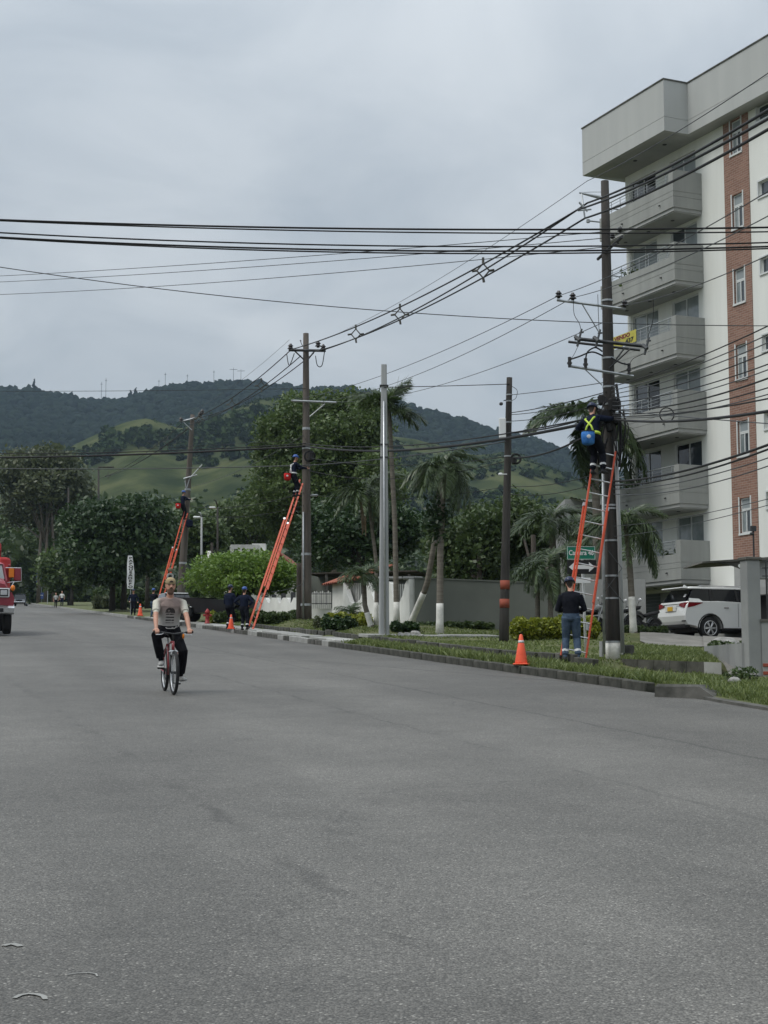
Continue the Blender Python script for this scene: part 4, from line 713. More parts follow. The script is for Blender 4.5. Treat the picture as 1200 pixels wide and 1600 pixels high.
tree('roadside_tree', 'small rounded green tree left of the red truck\'s mirror', stand(18, 335, 940), dome(15, 860, 335, 48, 52, 14, .42, -.8, 33), 10000, .42, 'leaf_olive', .25, clump=5)
tree('roadside_tree', 'dark bushy tree beside the pedestrians on the far roadside', stand(112, 188, 940), dome(106, 892, 190, 40, 42, 14, .42, -.8, 34), 10000, .24, 'leaf_olive', .22, clump=5)
tree('roadside_tree', 'dark tree filling the gap behind the round-crowned shade tree', stand(230, 150, 940), dome(268, 835, 150, 34, 40, 12, .42, -.8, 35), 8000, .2, 'leaf_olive', .22, clump=5)
tree('roadside_tree', 'medium green tree behind the leaning utility pole', stand(330, 130, 940), dome(318, 850, 132, 38, 46, 12, .42, -.8, 36), 9000, .17, 'leaf_mid', .2, clump=5)
tree('roadside_tree', 'broad dark tree between the street lamps and the feathery tree', stand(385, 150, 940), dome(375, 815, 152, 72, 46, 18, .4, -.8, 37), 14000, .2, 'leaf_mid', .24, clump=5)
tree('roadside_tree', 'green tree on the verge behind the blue road signs', stand(72, 262, 940), dome(72, 880, 265, 60, 46, 14, .42, -.8, 38), 9000, .3, 'leaf_olive', .25, clump=5)
# ------------------------------------------------------------------ palms
def frond_mesh(name, L, droop, nl, leaf, mat='leaf_palm', stiff=.5, vee=.5):
    S = 14; pts = []
    for i in range(S + 1):
        s = i / S; pts.append(V3(L * (s - .12 * droop * s * s), 0, L * (.42 * s - (.42 + droop) * s ** 2.1 * .9)))
    P = np.array(pts); Q = []
    for side in (-1, 1):
        for i in range(nl):
            s = .14 + .86 * (i + RNG.uniform(-.3, .3)) / nl; s = min(max(s, .1), .995); f_ = s * S; k = int(min(f_, S - 1)); p = P[k] + (P[k + 1] - P[k]) * (f_ - k); t = nrm(P[k + 1] - P[k])
            ln = leaf * (math.sin(PI * min(1, .18 + s * .82)) ** .6 * .9 + .12) * RNG.uniform(.85, 1.1); u = nrm(np.cross(t, (0, side, 0))) ; u = u if u[2] > 0 else -u
            d = nrm(V3(0, side, 0) * (1 - .25 * s) + t * (.45 + .5 * s) + u * (vee * .5 + RNG.normal(0, .38)) + V3(0, 0, -.15)); tip = p + d * ln + V3(0, 0, -stiff * ln * .55); mid = p + d * ln * .55 + V3(0, 0, -stiff * ln * .10); wv = nrm(np.cross(d, (0, 0, 1))) * leaf * .042 + t * leaf * .022
            Q.append([p - wv * .4, mid - wv, mid + wv, p + wv * .4]); Q.append([mid - wv, tip - wv * .1, tip + wv * .1, mid + wv])
    for k in range(S):
        w_ = .018 * (1 - k / S) + .004; y_ = V3(0, w_, 0); z_ = V3(0, 0, w_); Q.append([P[k] - y_, P[k + 1] - y_ * .9, P[k + 1] + y_ * .9, P[k] + y_]); Q.append([P[k] - z_, P[k + 1] - z_ * .9, P[k + 1] + z_ * .9, P[k] + z_])
    return quads_mesh(name, np.array(Q), mat)
FR = {}
for key, (L, droop, nl, leaf, stf) in dict(royal=(2.7, .75, 60, .7, .75), medium=(1.6, .7, 46, .46, .5), up=(1.35, .3, 40, .55, .3), areca=(1.6, .7, 42, .42, .5), small=(.8, .5, 34, .26, .3), arch=(1.6, 1.0, 50, .5, .8)).items(): FR[key] = [frond_mesh('frond', L * s, droop * d, nl, leaf, stiff=stf) for s, d in ((1, 1), (.9, 1.25), (1.05, .7))]
def palm(label, path, radii, white, crown, kind, nf, el, group='palms on the verge', dead=0, name='palm_tree', az0=0, whiteh=None, seed=1):
    path = [np.asarray(p, float) for p in path]; base = path[0]; t_ = thing(name, label, 'palm', base, group=group); rr = random.Random(seed); P = [p - base for p in path]
    rel = []; N = 14
    for i in range(N + 1):
        s = i / N * (len(P) - 1); k = min(int(s), len(P) - 2); p = P[k] + (P[k + 1] - P[k]) * (s - k); r_ = radii[0] + (radii[1] - radii[0]) * i / N; rel.append((p, r_ * (1.25 if i == 0 else 1)))
    cut = [i for i, (p, _) in enumerate(rel) if p[2] <= (whiteh or 0)]; ci = max(cut) if cut and white else 0
    q = MB(); q.tube([rel[0][0] - V3(0, 0, .25)] + [p for p, _ in rel], [rel[0][1]] + [r_ for _, r_ in rel], 9); q.build('trunk', 'palm_trunk', t_, smooth=True)
    if white:
        pts = [rel[0][0] - V3(0, 0, .1)]; rs = [rel[0][1] + .008]; tot = 0
        for a, c in zip(rel, rel[1:]):
            seg = c[0] - a[0]
            if c[0][2] >= whiteh: f_ = (whiteh - a[0][2]) / max(1e-6, seg[2]); pts.append(a[0] + seg * f_); rs.append(a[1] + (c[1] - a[1]) * f_ + .008); break
            pts.append(c[0]); rs.append(c[1] + .008)
        q = MB(); q.tube(pts, rs, 9); q.build('painted_base', 'lime_white', t_, smooth=True)
    top = P[-1]; lib = FR[kind]
    for i in range(nf):
        a = az0 + i * 2.39996 + rr.uniform(-.25, .25); e_ = el[0] + (el[1] - el[0]) * ((i * .618) % 1.0) + rr.uniform(-.08, .08)
        share('frond', rr.choice(lib), t_, top + V3(0, 0, rr.uniform(-.12, .08)), (rr.uniform(-.35, .35), -e_, a), rr.uniform(.85, 1.12) * crown)
    if dead:
        q = MB()
        for i in range(dead): a = rr.uniform(0, 2 * PI); q.tube([top + V3(0, 0, -.15), top + V3(.28 * math.cos(a), .28 * math.sin(a), -.45), top + V3(.2 * math.cos(a), .2 * math.sin(a), -1.3 - rr.random() * .6)], [.03, .05, .015], 4)
        q.build('dead_frond', 'dead_frond', t_)
    return t_
S_ = stand
palm('tall slender palm with upright fronds beside the pale concrete pole', [S_(620, 56), at(617, 820, 56), at(608, 640, 56)], (.105, .075), 1, 1.0, 'up', 22, (-.3, 1.2), whiteh=.85, seed=2)
palm('slender palm with a shaggy low crown left of the pale concrete pole', [S_(588, 57), at(588, 880, 57), at(574, 765, 57)], (.075, .06), 1, .98, 'medium', 20, (-.7, .8), dead=6, whiteh=.85, seed=3)
palm('palm leaning to the right with a whitewashed foot by the grey wall', [S_(640, 55), at(667, 915, 54), at(682, 830, 53.5), at(688, 735, 53.5)], (.11, .085), 1, .85, 'medium', 18, (-.8, .75), whiteh=1.1, seed=4)
palm('upright palm with a white-painted base in front of the grey wall', [S_(687, 50), at(688, 860, 50), at(694, 728, 50)], (.115, .09), 1, .88, 'medium', 20, (-.7, .95), whiteh=.98, seed=5, dead=0)
palm('small dark palm bending over the clipped hedge', [S_(580, 53), at(570, 945, 53), at(568, 898, 53)], (.09, .08), 1, 1.1, 'small', 22, (-.5, .8), whiteh=.5, seed=6)
palm('young cycad-like palm on the ground before the white wall', [S_(551, 60), at(551, 958, 60)], (.12, .12), 0, .85, 'small', 14, (.1, 1.2), seed=7)
palm('palm with a white-painted base in front of the apartment block', [S_(990, 50), at(985, 900, 50), at(978, 815, 50)], (.11, .09), 1, .95, 'arch', 20, (-.35, .95), whiteh=1.15, seed=8, az0=.5)
palm('tall royal palm with long drooping fronds behind the worker on the nearest pole', [S_(934, 58), at(932, 800, 58), at(926, 650, 58)], (.17, .13), 0, .95, 'royal', 22, (-1.0, .55), seed=9, az0=2.9)
for i, (x_, y_, Y_, lab, wh) in enumerate(((838, 893, 50.5, 'leftmost thin stem of the palm clump behind the yellow hedge', 0), (858, 886, 50, 'middle thin stem of the palm clump behind the yellow hedge', 0), (876, 868, 51, 'rightmost stem of the palm clump, with a white foot', 1))):
    palm(lab, [S_(x_ + 2, Y_), at(x_ + (2 if i < 2 else -3), 930, Y_), at(x_ - (4 if i else 0), y_, Y_)], (.09, .06), wh, .80, 'areca', 15, (-.75, 1.0), whiteh=.7, seed=20 + i, group='clump of palms behind the hedge')
palm('broad palm behind the clump, its crown level with the street sign', [S_(865, 60), at(866, 900, 60), at(862, 815, 60)], (.15, .12), 0, 1.05, 'medium', 17, (-.5, .9), seed=24)
palm('broad palm left of the nearest pole, partly behind the ladder', [S_(905, 63), at(903, 900, 63), at(897, 822, 63)], (.15, .12), 0, 1.0, 'medium', 16, (-.6, .9), seed=25)
ln = thing('fruit_cluster', 'dark shaggy cluster hanging under the crown of the upright palm', 'plant', at(684, 812, 50)); C = RNG.normal(0, 1, (500, 3)) * np.array([.2, .2, .34]); mesh_obj('leaves', quads_mesh('leaves', leaves_at(C, .09), 'leaf_dark', RNG.random(500) * .3), ln); q = MB(); q.tube([(0, .12, -.4), (0, .1, .5)], .05, 5); q.build('stem', 'bark_dark', ln)
# ------------------------------------------------------------------ shrubs and grass
def bush(label, px0, px1, pyt, Y, n, size, mat, depth=.8, name='shrub', group='shrubs on the verge', rough=.25, Y1=None):
    p0, p1 = S_(px0, Y), S_(px1, Y1 or Y); base = (p0 + p1) / 2; t_ = thing(name, label, 'shrub', base, group=group); w_ = np.linalg.norm(p1 - p0); h_ = max(at((px0 + px1) / 2, pyt, Y)[2] - base[2], .22); nb = max(3, int(w_ / (h_ * .6)))
    L = []
    for i in range(nb):
        s = (i + .5) / nb; p = p0 + (p1 - p0) * s - base; hh = h_ * random.uniform(1 - rough, 1.08); L.append((p[0], p[1] + random.uniform(-.2, .2) * depth, hh * .5, max(w_ / nb * .75, .15), depth * .5, hh * .55))
    C, k = lobes_pts(L, n, .75); C = C[C[:, 2] > -.05]; mesh_obj('foliage', quads_mesh('foliage', leaves_at(C, size), mat), t_)
    for l in L: q = MB(); q.tube([(l[0], l[1], -.1), (l[0], l[1], l[2])], [.03, .012], 5); q.build('stem', 'bark_dark', t_)
    return t_
bush('clipped yellow-green hedge behind the traffic cone and worker', 803, 932, 966, 47, 9000, .06, 'leaf_yellow', 1.0, 'hedge', rough=.12)
bush('low yellow-green hedge in front of the white wall', 508, 578, 958, 57, 4500, .06, 'leaf_yellow', .8, 'hedge', rough=.15)
bush('dark rounded shrub at the left end of the low hedge', 505, 532, 962, 56, 1500, .06, 'leaf_dark', .7)
bush('dark rounded shrub in the middle of the low hedge', 530, 556, 963, 55.5, 1500, .06, 'leaf_dark', .7)
bush('dark leafy plant among stones at the foot of the leaning palm', 613, 652, 972, 52, 1800, .07, 'leaf_dark', .6)
bush('pale spiky weeds beside the middle utility pole', 492, 512, 964, 62, 700, .05, 'leaf_dusty', .5)
bush('loose green shrub at the foot of the second ladder', 398, 468, 952, 72, 3200, .07, 'leaf_mid', .7)
bush('yellow-green shrub beside the red hydrant', 328, 352, 956, 76, 1400, .06, 'leaf_yellow', .6)
bush('green shrub in front of the black pickup', 336, 398, 954, 75.5, 2400, .07, 'leaf_mid', .6)
bush('weedy shrub along the foot of the grey wall', 655, 770, 972, 57, 2600, .06, 'leaf_mid', .5)
bush('tall grass tuft around the motorcycles', 972, 1040, 986, 50.5, 1500, .06, 'leaf_mid', .4)
bush('leafy weeds growing by the ramp wall', 1108, 1166, 1002, 39.5, 900, .04, 'leaf_mid', .4)
bush('weeds sprouting beside the loose kerb block', 1135, 1178, 1074, 26.3, 500, .03, 'leaf_mid', .4)
bush('dark shrub and rubble heap by the far footway', 146, 168, 930, 150, 1200, .16, 'leaf_dusty', 1.0)
bush('dark undergrowth behind the far blue signs', 45, 140, 918, 265, 4000, .35, 'leaf_dark', 3)
bush('dark undergrowth behind the shade tree trunks', 150, 290, 912, 152, 6000, .2, 'leaf_mid', 2.5)
bush('brown-green garden shrubs behind the leaning pole', 285, 345, 908, 100, 3000, .12, 'leaf_olive', 1.2)
# grass blades over the verge
def blades(name, label, xy, h, mat='leaf_blade', zf=None):
    N = len(xy); z = G * xy[:, 1] + lift(xy[:, 0], xy[:, 1]) if zf is None else zf; a = RNG.uniform(0, 2 * PI, N); hh = h * RNG.uniform(.5, 1.4, N); w = .012 * RNG.uniform(.7, 1.5, N) * (xy[:, 1] / 35); ln_ = RNG.normal(0, .45, (N, 2)) * hh[:, None]
    u = np.stack([np.cos(a), np.sin(a), 0 * a], -1) * w[:, None]; B = np.stack([xy[:, 0], xy[:, 1], z - .02], -1); T = B + np.stack([ln_[:, 0], ln_[:, 1], hh], -1); Mi = (B + T) / 2 + np.stack([0 * a, 0 * a, hh * .12], -1)
    Q = np.concatenate([np.stack([B - u, B + u, Mi + u * .8, Mi - u * .8], 1), np.stack([Mi - u * .8, Mi + u * .8, T + u * .1, T - u * .1], 1)]); r = RNG.random(N); tag(mesh_obj(name, quads_mesh(name, Q, mat, np.concatenate([r, r]))), label, 'grass', kind='stuff')
v_ = RNG.uniform(-17, 45, 120000); d_ = .2 + RNG.exponential(3.2, 120000); xy = K0[:2] + np.outer(v_, KD[:2]) + np.outer(d_, KN[:2])
foot = (d_ < 1.1) & (v_ > 9.3); pth = (abs(v_ - 9.9) < .5); drv = (xy[:, 0] > 5.8) & (xy[:, 1] < 31) & (xy[:, 1] > 28); pxx = 600 + F * xy[:, 0] / xy[:, 1]; drv |= (pxx > 1100) & (xy[:, 1] > 28); drv |= (pxx > 985) & (xy[:, 1] > 44)
dn = hnoise(xy[:, 0], xy[:, 1], 1.5, 2); keep = ~(foot | pth | drv) & (d_ < 18) & (dn + RNG.random(len(dn)) > -.1); blades('verge_grass', 'short rough grass covering the verge beside the road', xy[keep], .062)
tt = RNG.random((12000, 2)); A0, B0, C0, D0 = BANK; bp_ = ((A0 * (1 - tt[:, :1]) + B0 * tt[:, :1]) * (1 - tt[:, 1:]) + (D0 * (1 - tt[:, :1]) + C0 * tt[:, :1]) * tt[:, 1:]); blades('bank_grass', 'grass on the raised bank above the mossy wall', bp_[:, :2], .09, zf=bp_[:, 2])
tt = RNG.random((7000, 2)); A0, B0, C0, D0 = CORNER; bp_ = ((A0 * (1 - tt[:, :1]) + B0 * tt[:, :1]) * (1 - tt[:, 1:]) + (D0 * (1 - tt[:, :1]) + C0 * tt[:, :1]) * tt[:, 1:]); blades('corner_grass', 'grass at the corner beside the loose kerb block', bp_[:, :2], .08, zf=bp_[:, 2])
v_ = RNG.uniform(-13, 8, 9000); d_ = .18 + np.abs(RNG.normal(0, .35, 9000)); xy = K0[:2] + np.outer(v_, KD[:2]) + np.outer(d_, KN[:2]); blades('kerb_weeds', 'longer grass hanging over the kerb stones', xy, .13)
# stones
for i, (x_, y_, Y_, s, lab) in enumerate(((1130, 1000, 41, .33, 'large pale boulder beside the ramp wall below the white car'), (648, 990, 49.5, .14, 'pale stone beside the leaning palm, largest of the heap'), (636, 994, 48.5, .1, 'small pale stone left in the heap by the leaning palm'), (626, 992, 48.2, .09, 'small pale stone nearest the concrete pole'), (658, 995, 48.0, .08, 'small pale stone right of the heap by the leaning palm'), (672, 1030, 38.0, .09, 'single stone lying on the road by the kerb'), (1147, 1080, 25.5, .085, 'flat pale stone in the grass beside the loose kerb block'))):
    p = S_(x_, Y_, y_) if i != 5 else gp(668, 1029); q = MB(); rr = random.Random(i); V_ = ICOV * np.array([1.25, 1, .75]) * s * (1 + np.array([rr.uniform(-.14, .14) for _ in ICOV]))[:, None]; q.add(V_ + V3(0, 0, s * .35), [tuple(f) for f in ICOF]); o = q.build('stone', 'stone', loc=p); tag(o, lab, 'stone', 'loose stones on the verge')
# ------------------------------------------------------------------ utility poles
def part(parent, name, mat, fn, smooth=False): q = MB(); fn(q); return q.build(name, mat, parent, smooth)
def pole(name, label, px, pyb, pyt, Y, r0, r1, mat, group='utility poles along the verge', topx=None):
    base = S_(px, Y, pyb); top = at(topx if topx is not None else px, pyt, Y); t_ = thing(name, label, 'utility pole', base, group=group); v = top - base
    n_ = 9; part(t_, 'shaft', mat, lambda q: q.tube([v * (i / n_) if i else V3(0, 0, -.4) for i in range(n_ + 1)], [r0 + (r1 - r0) * i / n_ for i in range(n_ + 1)], 14), True)
    return t_, base
def L_at(base, px, py, Y): return at(px, py, Y) - base
def insul(q, c, s=1.0, d=V3(0, 0, 1)):
    for i, r_ in enumerate((.035, .075, .05, .065, .035)): c2 = np.asarray(c) + d * i * .03 * s; q.tube([c2, c2 + d * .026 * s], [r_ * s, r_ * s * .7], 8)
p1, B1 = pole('utility_pole', 'tall dark utility pole nearest the camera, crowded with crossarms and cables', 960, 1031, 283, 34, .185, .088, 'pole_dark', topx=945)
A = lambda x_, y_, Y_=34: L_at(B1, x_, y_, Y_)
def px1(y_): return 945 + 15 * (y_ - 283) / 748
part(p1, 'painted_base', 'lime_white', lambda q: q.tube([(0, 0, -.1), (0, 0, .2), A(px1(1002), 1002)], [.195, .192, .188], 14), True)
for y_ in (470, 560, 605, 632, 790, 795, 845, 900, 935, 1003):
    part(p1, 'strap', 'galvanised', lambda q: q.tube([A(px1(y_), y_) - V3(0, 0, .02), A(px1(y_), y_) + V3(0, 0, .02)], [.10 + .09 * (y_ - 283) / 748 + .006] * 2, 14))
part(p1, 'bracket', 'galvanised', lambda q: (q.tube([A(940, 309), A(905, 301)], [.045, .02], 6), q.tube([A(940, 300), A(925, 300), A(905, 301)], .008, 5)))
part(p1, 'hanger', 'galvanised', lambda q: (q.tube([A(909, 303, 33.9), A(911, 320, 33.8)], .02, 6), q.tube([A(905, 316, 33.8), A(918, 330, 33.8)], .025, 6), q.tube([A(903, 329, 33.8), A(924, 327, 33.8)], .02, 6), q.tube([A(911, 320, 33.8), A(914, 342, 33.8)], .02, 6)))
part(p1, 'stub_bracket', 'galvanised', lambda q: (q.tube([A(938, 347), A(919, 345)], .018, 6), q.tube([A(919, 343), A(919, 348)], .04, 8)))
part(p1, 'side_arm', 'steel_dark', lambda q: (q.tube([A(934, 405, 34.3), A(972, 370, 33.1)], .035, 6), q.tube([A(950, 385, 33.9), A(966, 380, 33.2)], .02, 5)))
for x_, y_ in ((969, 365), (957, 375)): part(p1, 'insulator', 'insulator', lambda q: insul(q, A(x_, y_ - 2, 33.2), .9))
part(p1, 'crossarm', 'galvanised', lambda q: (q.tube([A(870, 469, 33.7), A(978, 483, 33.7)], .028, 4), q.tube([A(910, 476, 33.7), A(937, 521, 33.8)], .015, 4)))
for x_, y_ in ((873, 467), (895, 470), (976, 481)): part(p1, 'insulator', 'insulator', lambda q: insul(q, A(x_, y_ - 1, 33.7), 1.15))
part(p1, 'crossarm', 'steel_dark', lambda q: (q.tube([A(898, 529, 33.75), A(1008, 541, 33.65)], .042, 4), q.tube([A(888, 534, 34.2), A(1000, 547, 34.2)], .03, 4), q.tube([A(985, 545, 33.8), A(952, 575, 33.85)], .018, 4), q.tube([A(975, 545, 34.1), A(955, 572, 34.0)], .018, 4)))
for x_, y_ in ((905, 528), (934, 529), (1010, 541)):
    part(p1, 'fuse_cutout', 'cable_grey', lambda q: (q.tube([A(x_ - 3, y_ + 13, 33.6), A(x_ + 4, y_ - 14, 33.6)], [.03, .025], 6), q.tube([A(x_ - 6, y_ - 2, 33.6), A(x_ + 1, y_ + 4, 33.5)], .045, 6), q.tube([A(x_, y_ - 8, 33.6), A(x_ + 7, y_ - 9, 33.6)], .02, 5)))
part(p1, 'crossarm', 'galvanised', lambda q: (q.tube([A(890, 572, 33.75), A(990, 588, 33.75)], .03, 4), q.tube([A(915, 578, 33.75), A(941, 602, 33.8)], .013, 4)))
for x_, y_ in ((890, 566), (915, 568), (983, 576)): part(p1, 'surge_arrester', 'insulator', lambda q: (q.tube([A(x_, y_ + 8, 33.75), A(x_, y_ - 8, 33.75)], [.035, .04], 8), q.tube([A(x_, y_ + 3, 33.75), A(x_, y_, 33.75)], .055, 8)))
def jumper(pts, r_=.012, mat='cable', parent=None):
    P = [np.asarray(p) for p in pts]; out_ = []
    for i in range(len(P) - 1):
        a = P[max(i - 1, 0)]; b_ = P[i]; c = P[i + 1]; d = P[min(i + 2, len(P) - 1)]
        for s in np.linspace(0, 1, 7)[:-1]: out_.append(.5 * ((2 * b_) + (-a + c) * s + (2 * a - 5 * b_ + 4 * c - d) * s * s + (-a + 3 * b_ - 3 * c + d) * s ** 3))
    out_.append(P[-1]); part(parent if parent is not None else p1, 'jumper_cable', mat, lambda q: q.tube(out_, r_, 6), True)
jumper([A(890, 562, 33.7), A(905, 557, 33.7), A(925, 550, 33.7), A(942, 556, 33.8)], .018); jumper([A(915, 562, 33.7), A(918, 550, 33.7), A(930, 543, 33.7), A(941, 549, 33.8)], .018)
jumper([A(983, 570, 33.7), A(970, 567, 33.7), A(955, 559, 33.8)], .018); jumper([A(896, 466, 33.7), A(897, 490, 33.6), A(905, 505, 33.6), A(908, 516, 33.6)], .007); jumper([A(934, 460, 33.7), A(935, 490, 33.6), A(936, 515, 33.6)], .007)
jumper([A(1012, 528, 33.6), A(1020, 500, 33.5), A(1021, 465, 33.4)], .007); jumper([A(1005, 553, 33.6), A(990, 560, 33.6), A(984, 568, 33.6)], .007); jumper([A(903, 541, 33.6), A(898, 552, 33.6), A(893, 560, 33.6)], .006)
for i in range(9):                                       # slack loops and splices where the cables meet the pole
    rr = random.Random(i + 50); y0_ = rr.uniform(618, 660); s = rr.choice((-1, 1, 1))
    jumper([A(px1(y0_) + s * 4, y0_, 33.75), A(px1(y0_) + s * rr.uniform(10, 22), y0_ + rr.uniform(4, 26), 33.6), A(px1(y0_) + s * rr.uniform(8, 18), y0_ + rr.uniform(40, 95), 33.65), A(px1(y0_) + s * rr.uniform(3, 9), y0_ + rr.uniform(20, 60), 33.75)], rr.uniform(.009, .02))
jumper([A(963, 600, 33.75), A(968, 640, 33.7), A(970, 690, 33.7), A(968, 730, 33.75)], .03); jumper([A(974, 640, 33.7), A(977, 670, 33.65), A(972, 700, 33.7)], .02); jumper([A(969, 642, 33.7), A(982, 668, 33.6), A(973, 705, 33.7)], .012)
for x_, y_, s in ((940, 625, .16), (958, 632, .2), (946, 650, .2), (962, 655, .17), (938, 645, .13), (952, 668, .15)):
    part(p1, 'splice_closure', 'rubber', lambda q: q.bbox(A(x_, y_, 33.72), (s, s * .7, s * 1.5), .04, rot=Matrix.Rotation(random.uniform(-.6, .6), 3, 'Y')))
part(p1, 'conduit', 'galvanised', lambda q: q.tube([A(944, 1022, 33.8), A(943, 850, 33.82), A(942, 722, 33.85)], .03, 8), True)
part(p1, 'conduit', 'pole_grey', lambda q: q.tube([A(973, 1020, 33.8), A(968, 850, 33.8), A(962, 690, 33.85)], .045, 8), True)
part(p1, 'tie_wire', 'cable_grey', lambda q: (q.tube([A(944, 925, 33.8), A(972, 888, 33.75), A(950, 860, 33.78)], .006, 4), q.tube([A(944, 905, 33.8), A(975, 942, 33.75)], .006, 4)))
part(p1, 'footing', 'concrete_dark', lambda q: q.bbox(A(979, 1020, 34.2), (.3, .3, .34), .02))
part(p1, 'pipe_stub', 'pole_grey', lambda q: q.tube([A(940, 1026, 34.2), A(940, 1002, 34.2)], .05, 8))
p2, B2 = pole('utility_pole', 'tall brown utility pole in the middle with two crossarms and a coil', 479, 968, 521, 66, .23, .12, 'pole_brown', topx=478)
A2 = lambda x_, y_, Y_=65.8: L_at(B2, x_, y_, Y_)
part(p2, 'crossarm', 'steel_dark', lambda q: (q.tube([A2(451, 547), A2(509, 548)], .06, 4), q.tube([A2(460, 548), A2(475, 562)], .03, 4), q.tube([A2(492, 548), A2(481, 562)], .03, 4)))
for x_, y_ in ((454, 547), (497, 543), (505, 548)): part(p2, 'insulator', 'insulator', lambda q: insul(q, A2(x_, y_, 65.6), 1.9))
jumper([A2(448, 553), A2(452, 571), A2(460, 552)], .02, parent=p2); jumper([A2(493, 556), A2(496, 571), A2(503, 571), A2(507, 550)], .02, parent=p2); jumper([A2(471, 533), A2(469, 532), A2(473, 541)], .015, parent=p2)
part(p2, 'crossarm', 'galvanised', lambda q: (q.tube([A2(455, 626), A2(526, 629)], .045, 4), q.tube([A2(508, 631), A2(484, 651)], .03, 4)))
part(p2, 'cable_coil', 'rubber', lambda q: [q.torus(A2(484, 713, 65.6), .2 + .012 * k, .022, 'y', 16, 5) for k in range(4)])
part(p2, 'splice_closure', 'rubber', lambda q: q.bbox(A2(486, 713, 65.5), (.22, .16, .45), .06)); part(p2, 'lamp', 'galvanised', lambda q: q.bbox(A2(491, 774, 65.4), (.32, .14, .1), .04))
part(p2, 'conduit', 'galvanised', lambda q: q.tube([A2(474, 966), A2(474, 800)], .035, 7), True)
for y_ in (670, 700, 866, 945): part(p2, 'strap', 'galvanised', lambda q: q.tube([A2(478.5, y_, 66) - V3(0, 0, .05), A2(478.5, y_, 66) + V3(0, 0, .05)], .13 + .11 * (y_ - 521) / 447, 12))
st_, BS = pole('pole_stub', 'shorter dark timber stub standing left of the brown utility pole', 470, 966, 880, 66.5, .2, .18, 'bark_dark', None)
p3, B3 = pole('utility_pole', 'slightly leaning utility pole in the distance with a climbing worker', 281, 955, 648, 95, .26, .13, 'pole_brown', topx=301)
A3 = lambda x_, y_, Y_=94.8: L_at(B3, x_, y_, Y_)
part(p3, 'crossarm', 'galvanised', lambda q: (q.tube([A3(281, 659), A3(316, 651)], .06, 4), q.tube([A3(287, 660), A3(300, 672)], .03, 4)))
for x_, y_ in ((283, 660), (312, 652), (316, 648)): part(p3, 'insulator', 'insulator', lambda q: insul(q, A3(x_, y_), 2.2))
part(p3, 'crossarm', 'galvanised', lambda q: (q.tube([A3(287, 748), A3(308, 742)], .05, 4), q.tube([A3(296, 748), A3(316, 726)], .04, 4), q.tube([A3(289, 751), A3(291, 763)], .03, 4), q.tube([A3(296, 749), A3(291, 765)], .03, 4)))
part(p3, 'tarp_bag', 'navy', lambda q: q.bbox(A3(296, 818, 94.5), (.42, .34, .5), .1)); 
for y_ in (765, 780, 880): part(p3, 'strap', 'galvanised', lambda q: q.tube([A3(301 - 20 * (y_ - 648) / 307, y_, 95) - V3(0, 0, .06), A3(301 - 20 * (y_ - 648) / 307, y_, 95) + V3(0, 0, .06)], .14 + .13 * (y_ - 648) / 307, 12))
p4, B4 = pole('utility_pole', 'slim dark pole with two orange painted bands and a white box', 787, 1003, 590, 46, .15, .085, 'pole_dark', topx=796)
A4 = lambda x_, y_, Y_=45.9: L_at(B4, x_, y_, Y_); x4 = lambda y_: 796 - 9 * (y_ - 590) / 413
for y_ in (914, 943): part(p4, 'painted_band', 'rust_red', lambda q: q.tube([A4(x4(y_), y_ + 7, 46), A4(x4(y_), y_ - 7, 46)], .09 + .06 * (y_ - 590) / 413 + .006, 14), True)
part(p4, 'equipment_box', 'sign_white', lambda q: q.bbox(A4(785, 669, 45.8), (.2, .14, .6), .02)); part(p4, 'camera', 'steel_dark', lambda q: (q.tube([A4(795, 624, 45.9), A4(787, 626, 45.8)], .015, 5), q.bbox(A4(783, 631, 45.7), (.1, .16, .08), .02)))
part(p4, 'camera', 'sign_white', lambda q: (q.tube([A4(792, 741, 45.9), A4(786, 741, 45.8)], .015, 5), q.bbox(A4(782, 741, 45.7), (.13, .1, .09), .03)))
part(p4, 'cable_coil', 'rubber', lambda q: [q.torus(A4(806, 717, 45.7), .13 + .012 * k, .02, 'y', 14, 5) for k in range(3)]); part(p4, 'splice_closure', 'rubber', lambda q: q.bbox(A4(803, 720, 45.7), (.16, .12, .22), .04))
for y_ in (617, 627, 660, 685, 713): part(p4, 'strap', 'galvanised', lambda q: q.tube([A4(x4(y_), y_ + 1, 46), A4(x4(y_), y_ - 1, 46)], .094 + .06 * (y_ - 590) / 413, 12))
jumper([A4(799, 603), A4(808, 610), A4(806, 622), A4(799, 626)], .008, parent=p4)
cp = thing('concrete_pole', 'pale grey square concrete pole without crossarms left of the palms', 'utility pole', S_(600, 48, 992)); Bc = np.array(cp.location); hc = at(600, 570, 48)[2] - Bc[2]
part(cp, 'shaft', 'pole_grey', lambda q: q.loft([[(sx * r_, sy * r_, z_) for sx, sy in ((-1, -.7), (-.7, -1), (.7, -1), (1, -.7), (1, .7), (.7, 1), (-.7, 1), (-1, .7))] for r_, z_ in ((.17, -.3), (.165, 0), (.085, hc))])); part(cp, 'conduit', 'aluminium', lambda q: q.tube([(.03, -.19, 0), (.0, -.15, hc * .5), (-.01, -.115, hc * .86)], .03, 6), True)
for y_ in (603, 695, 715): part(cp, 'strap', 'steel_dark', lambda q: q.box((0, 0, at(600, y_, 48)[2] - Bc[2]), (.27, .27, .03)))
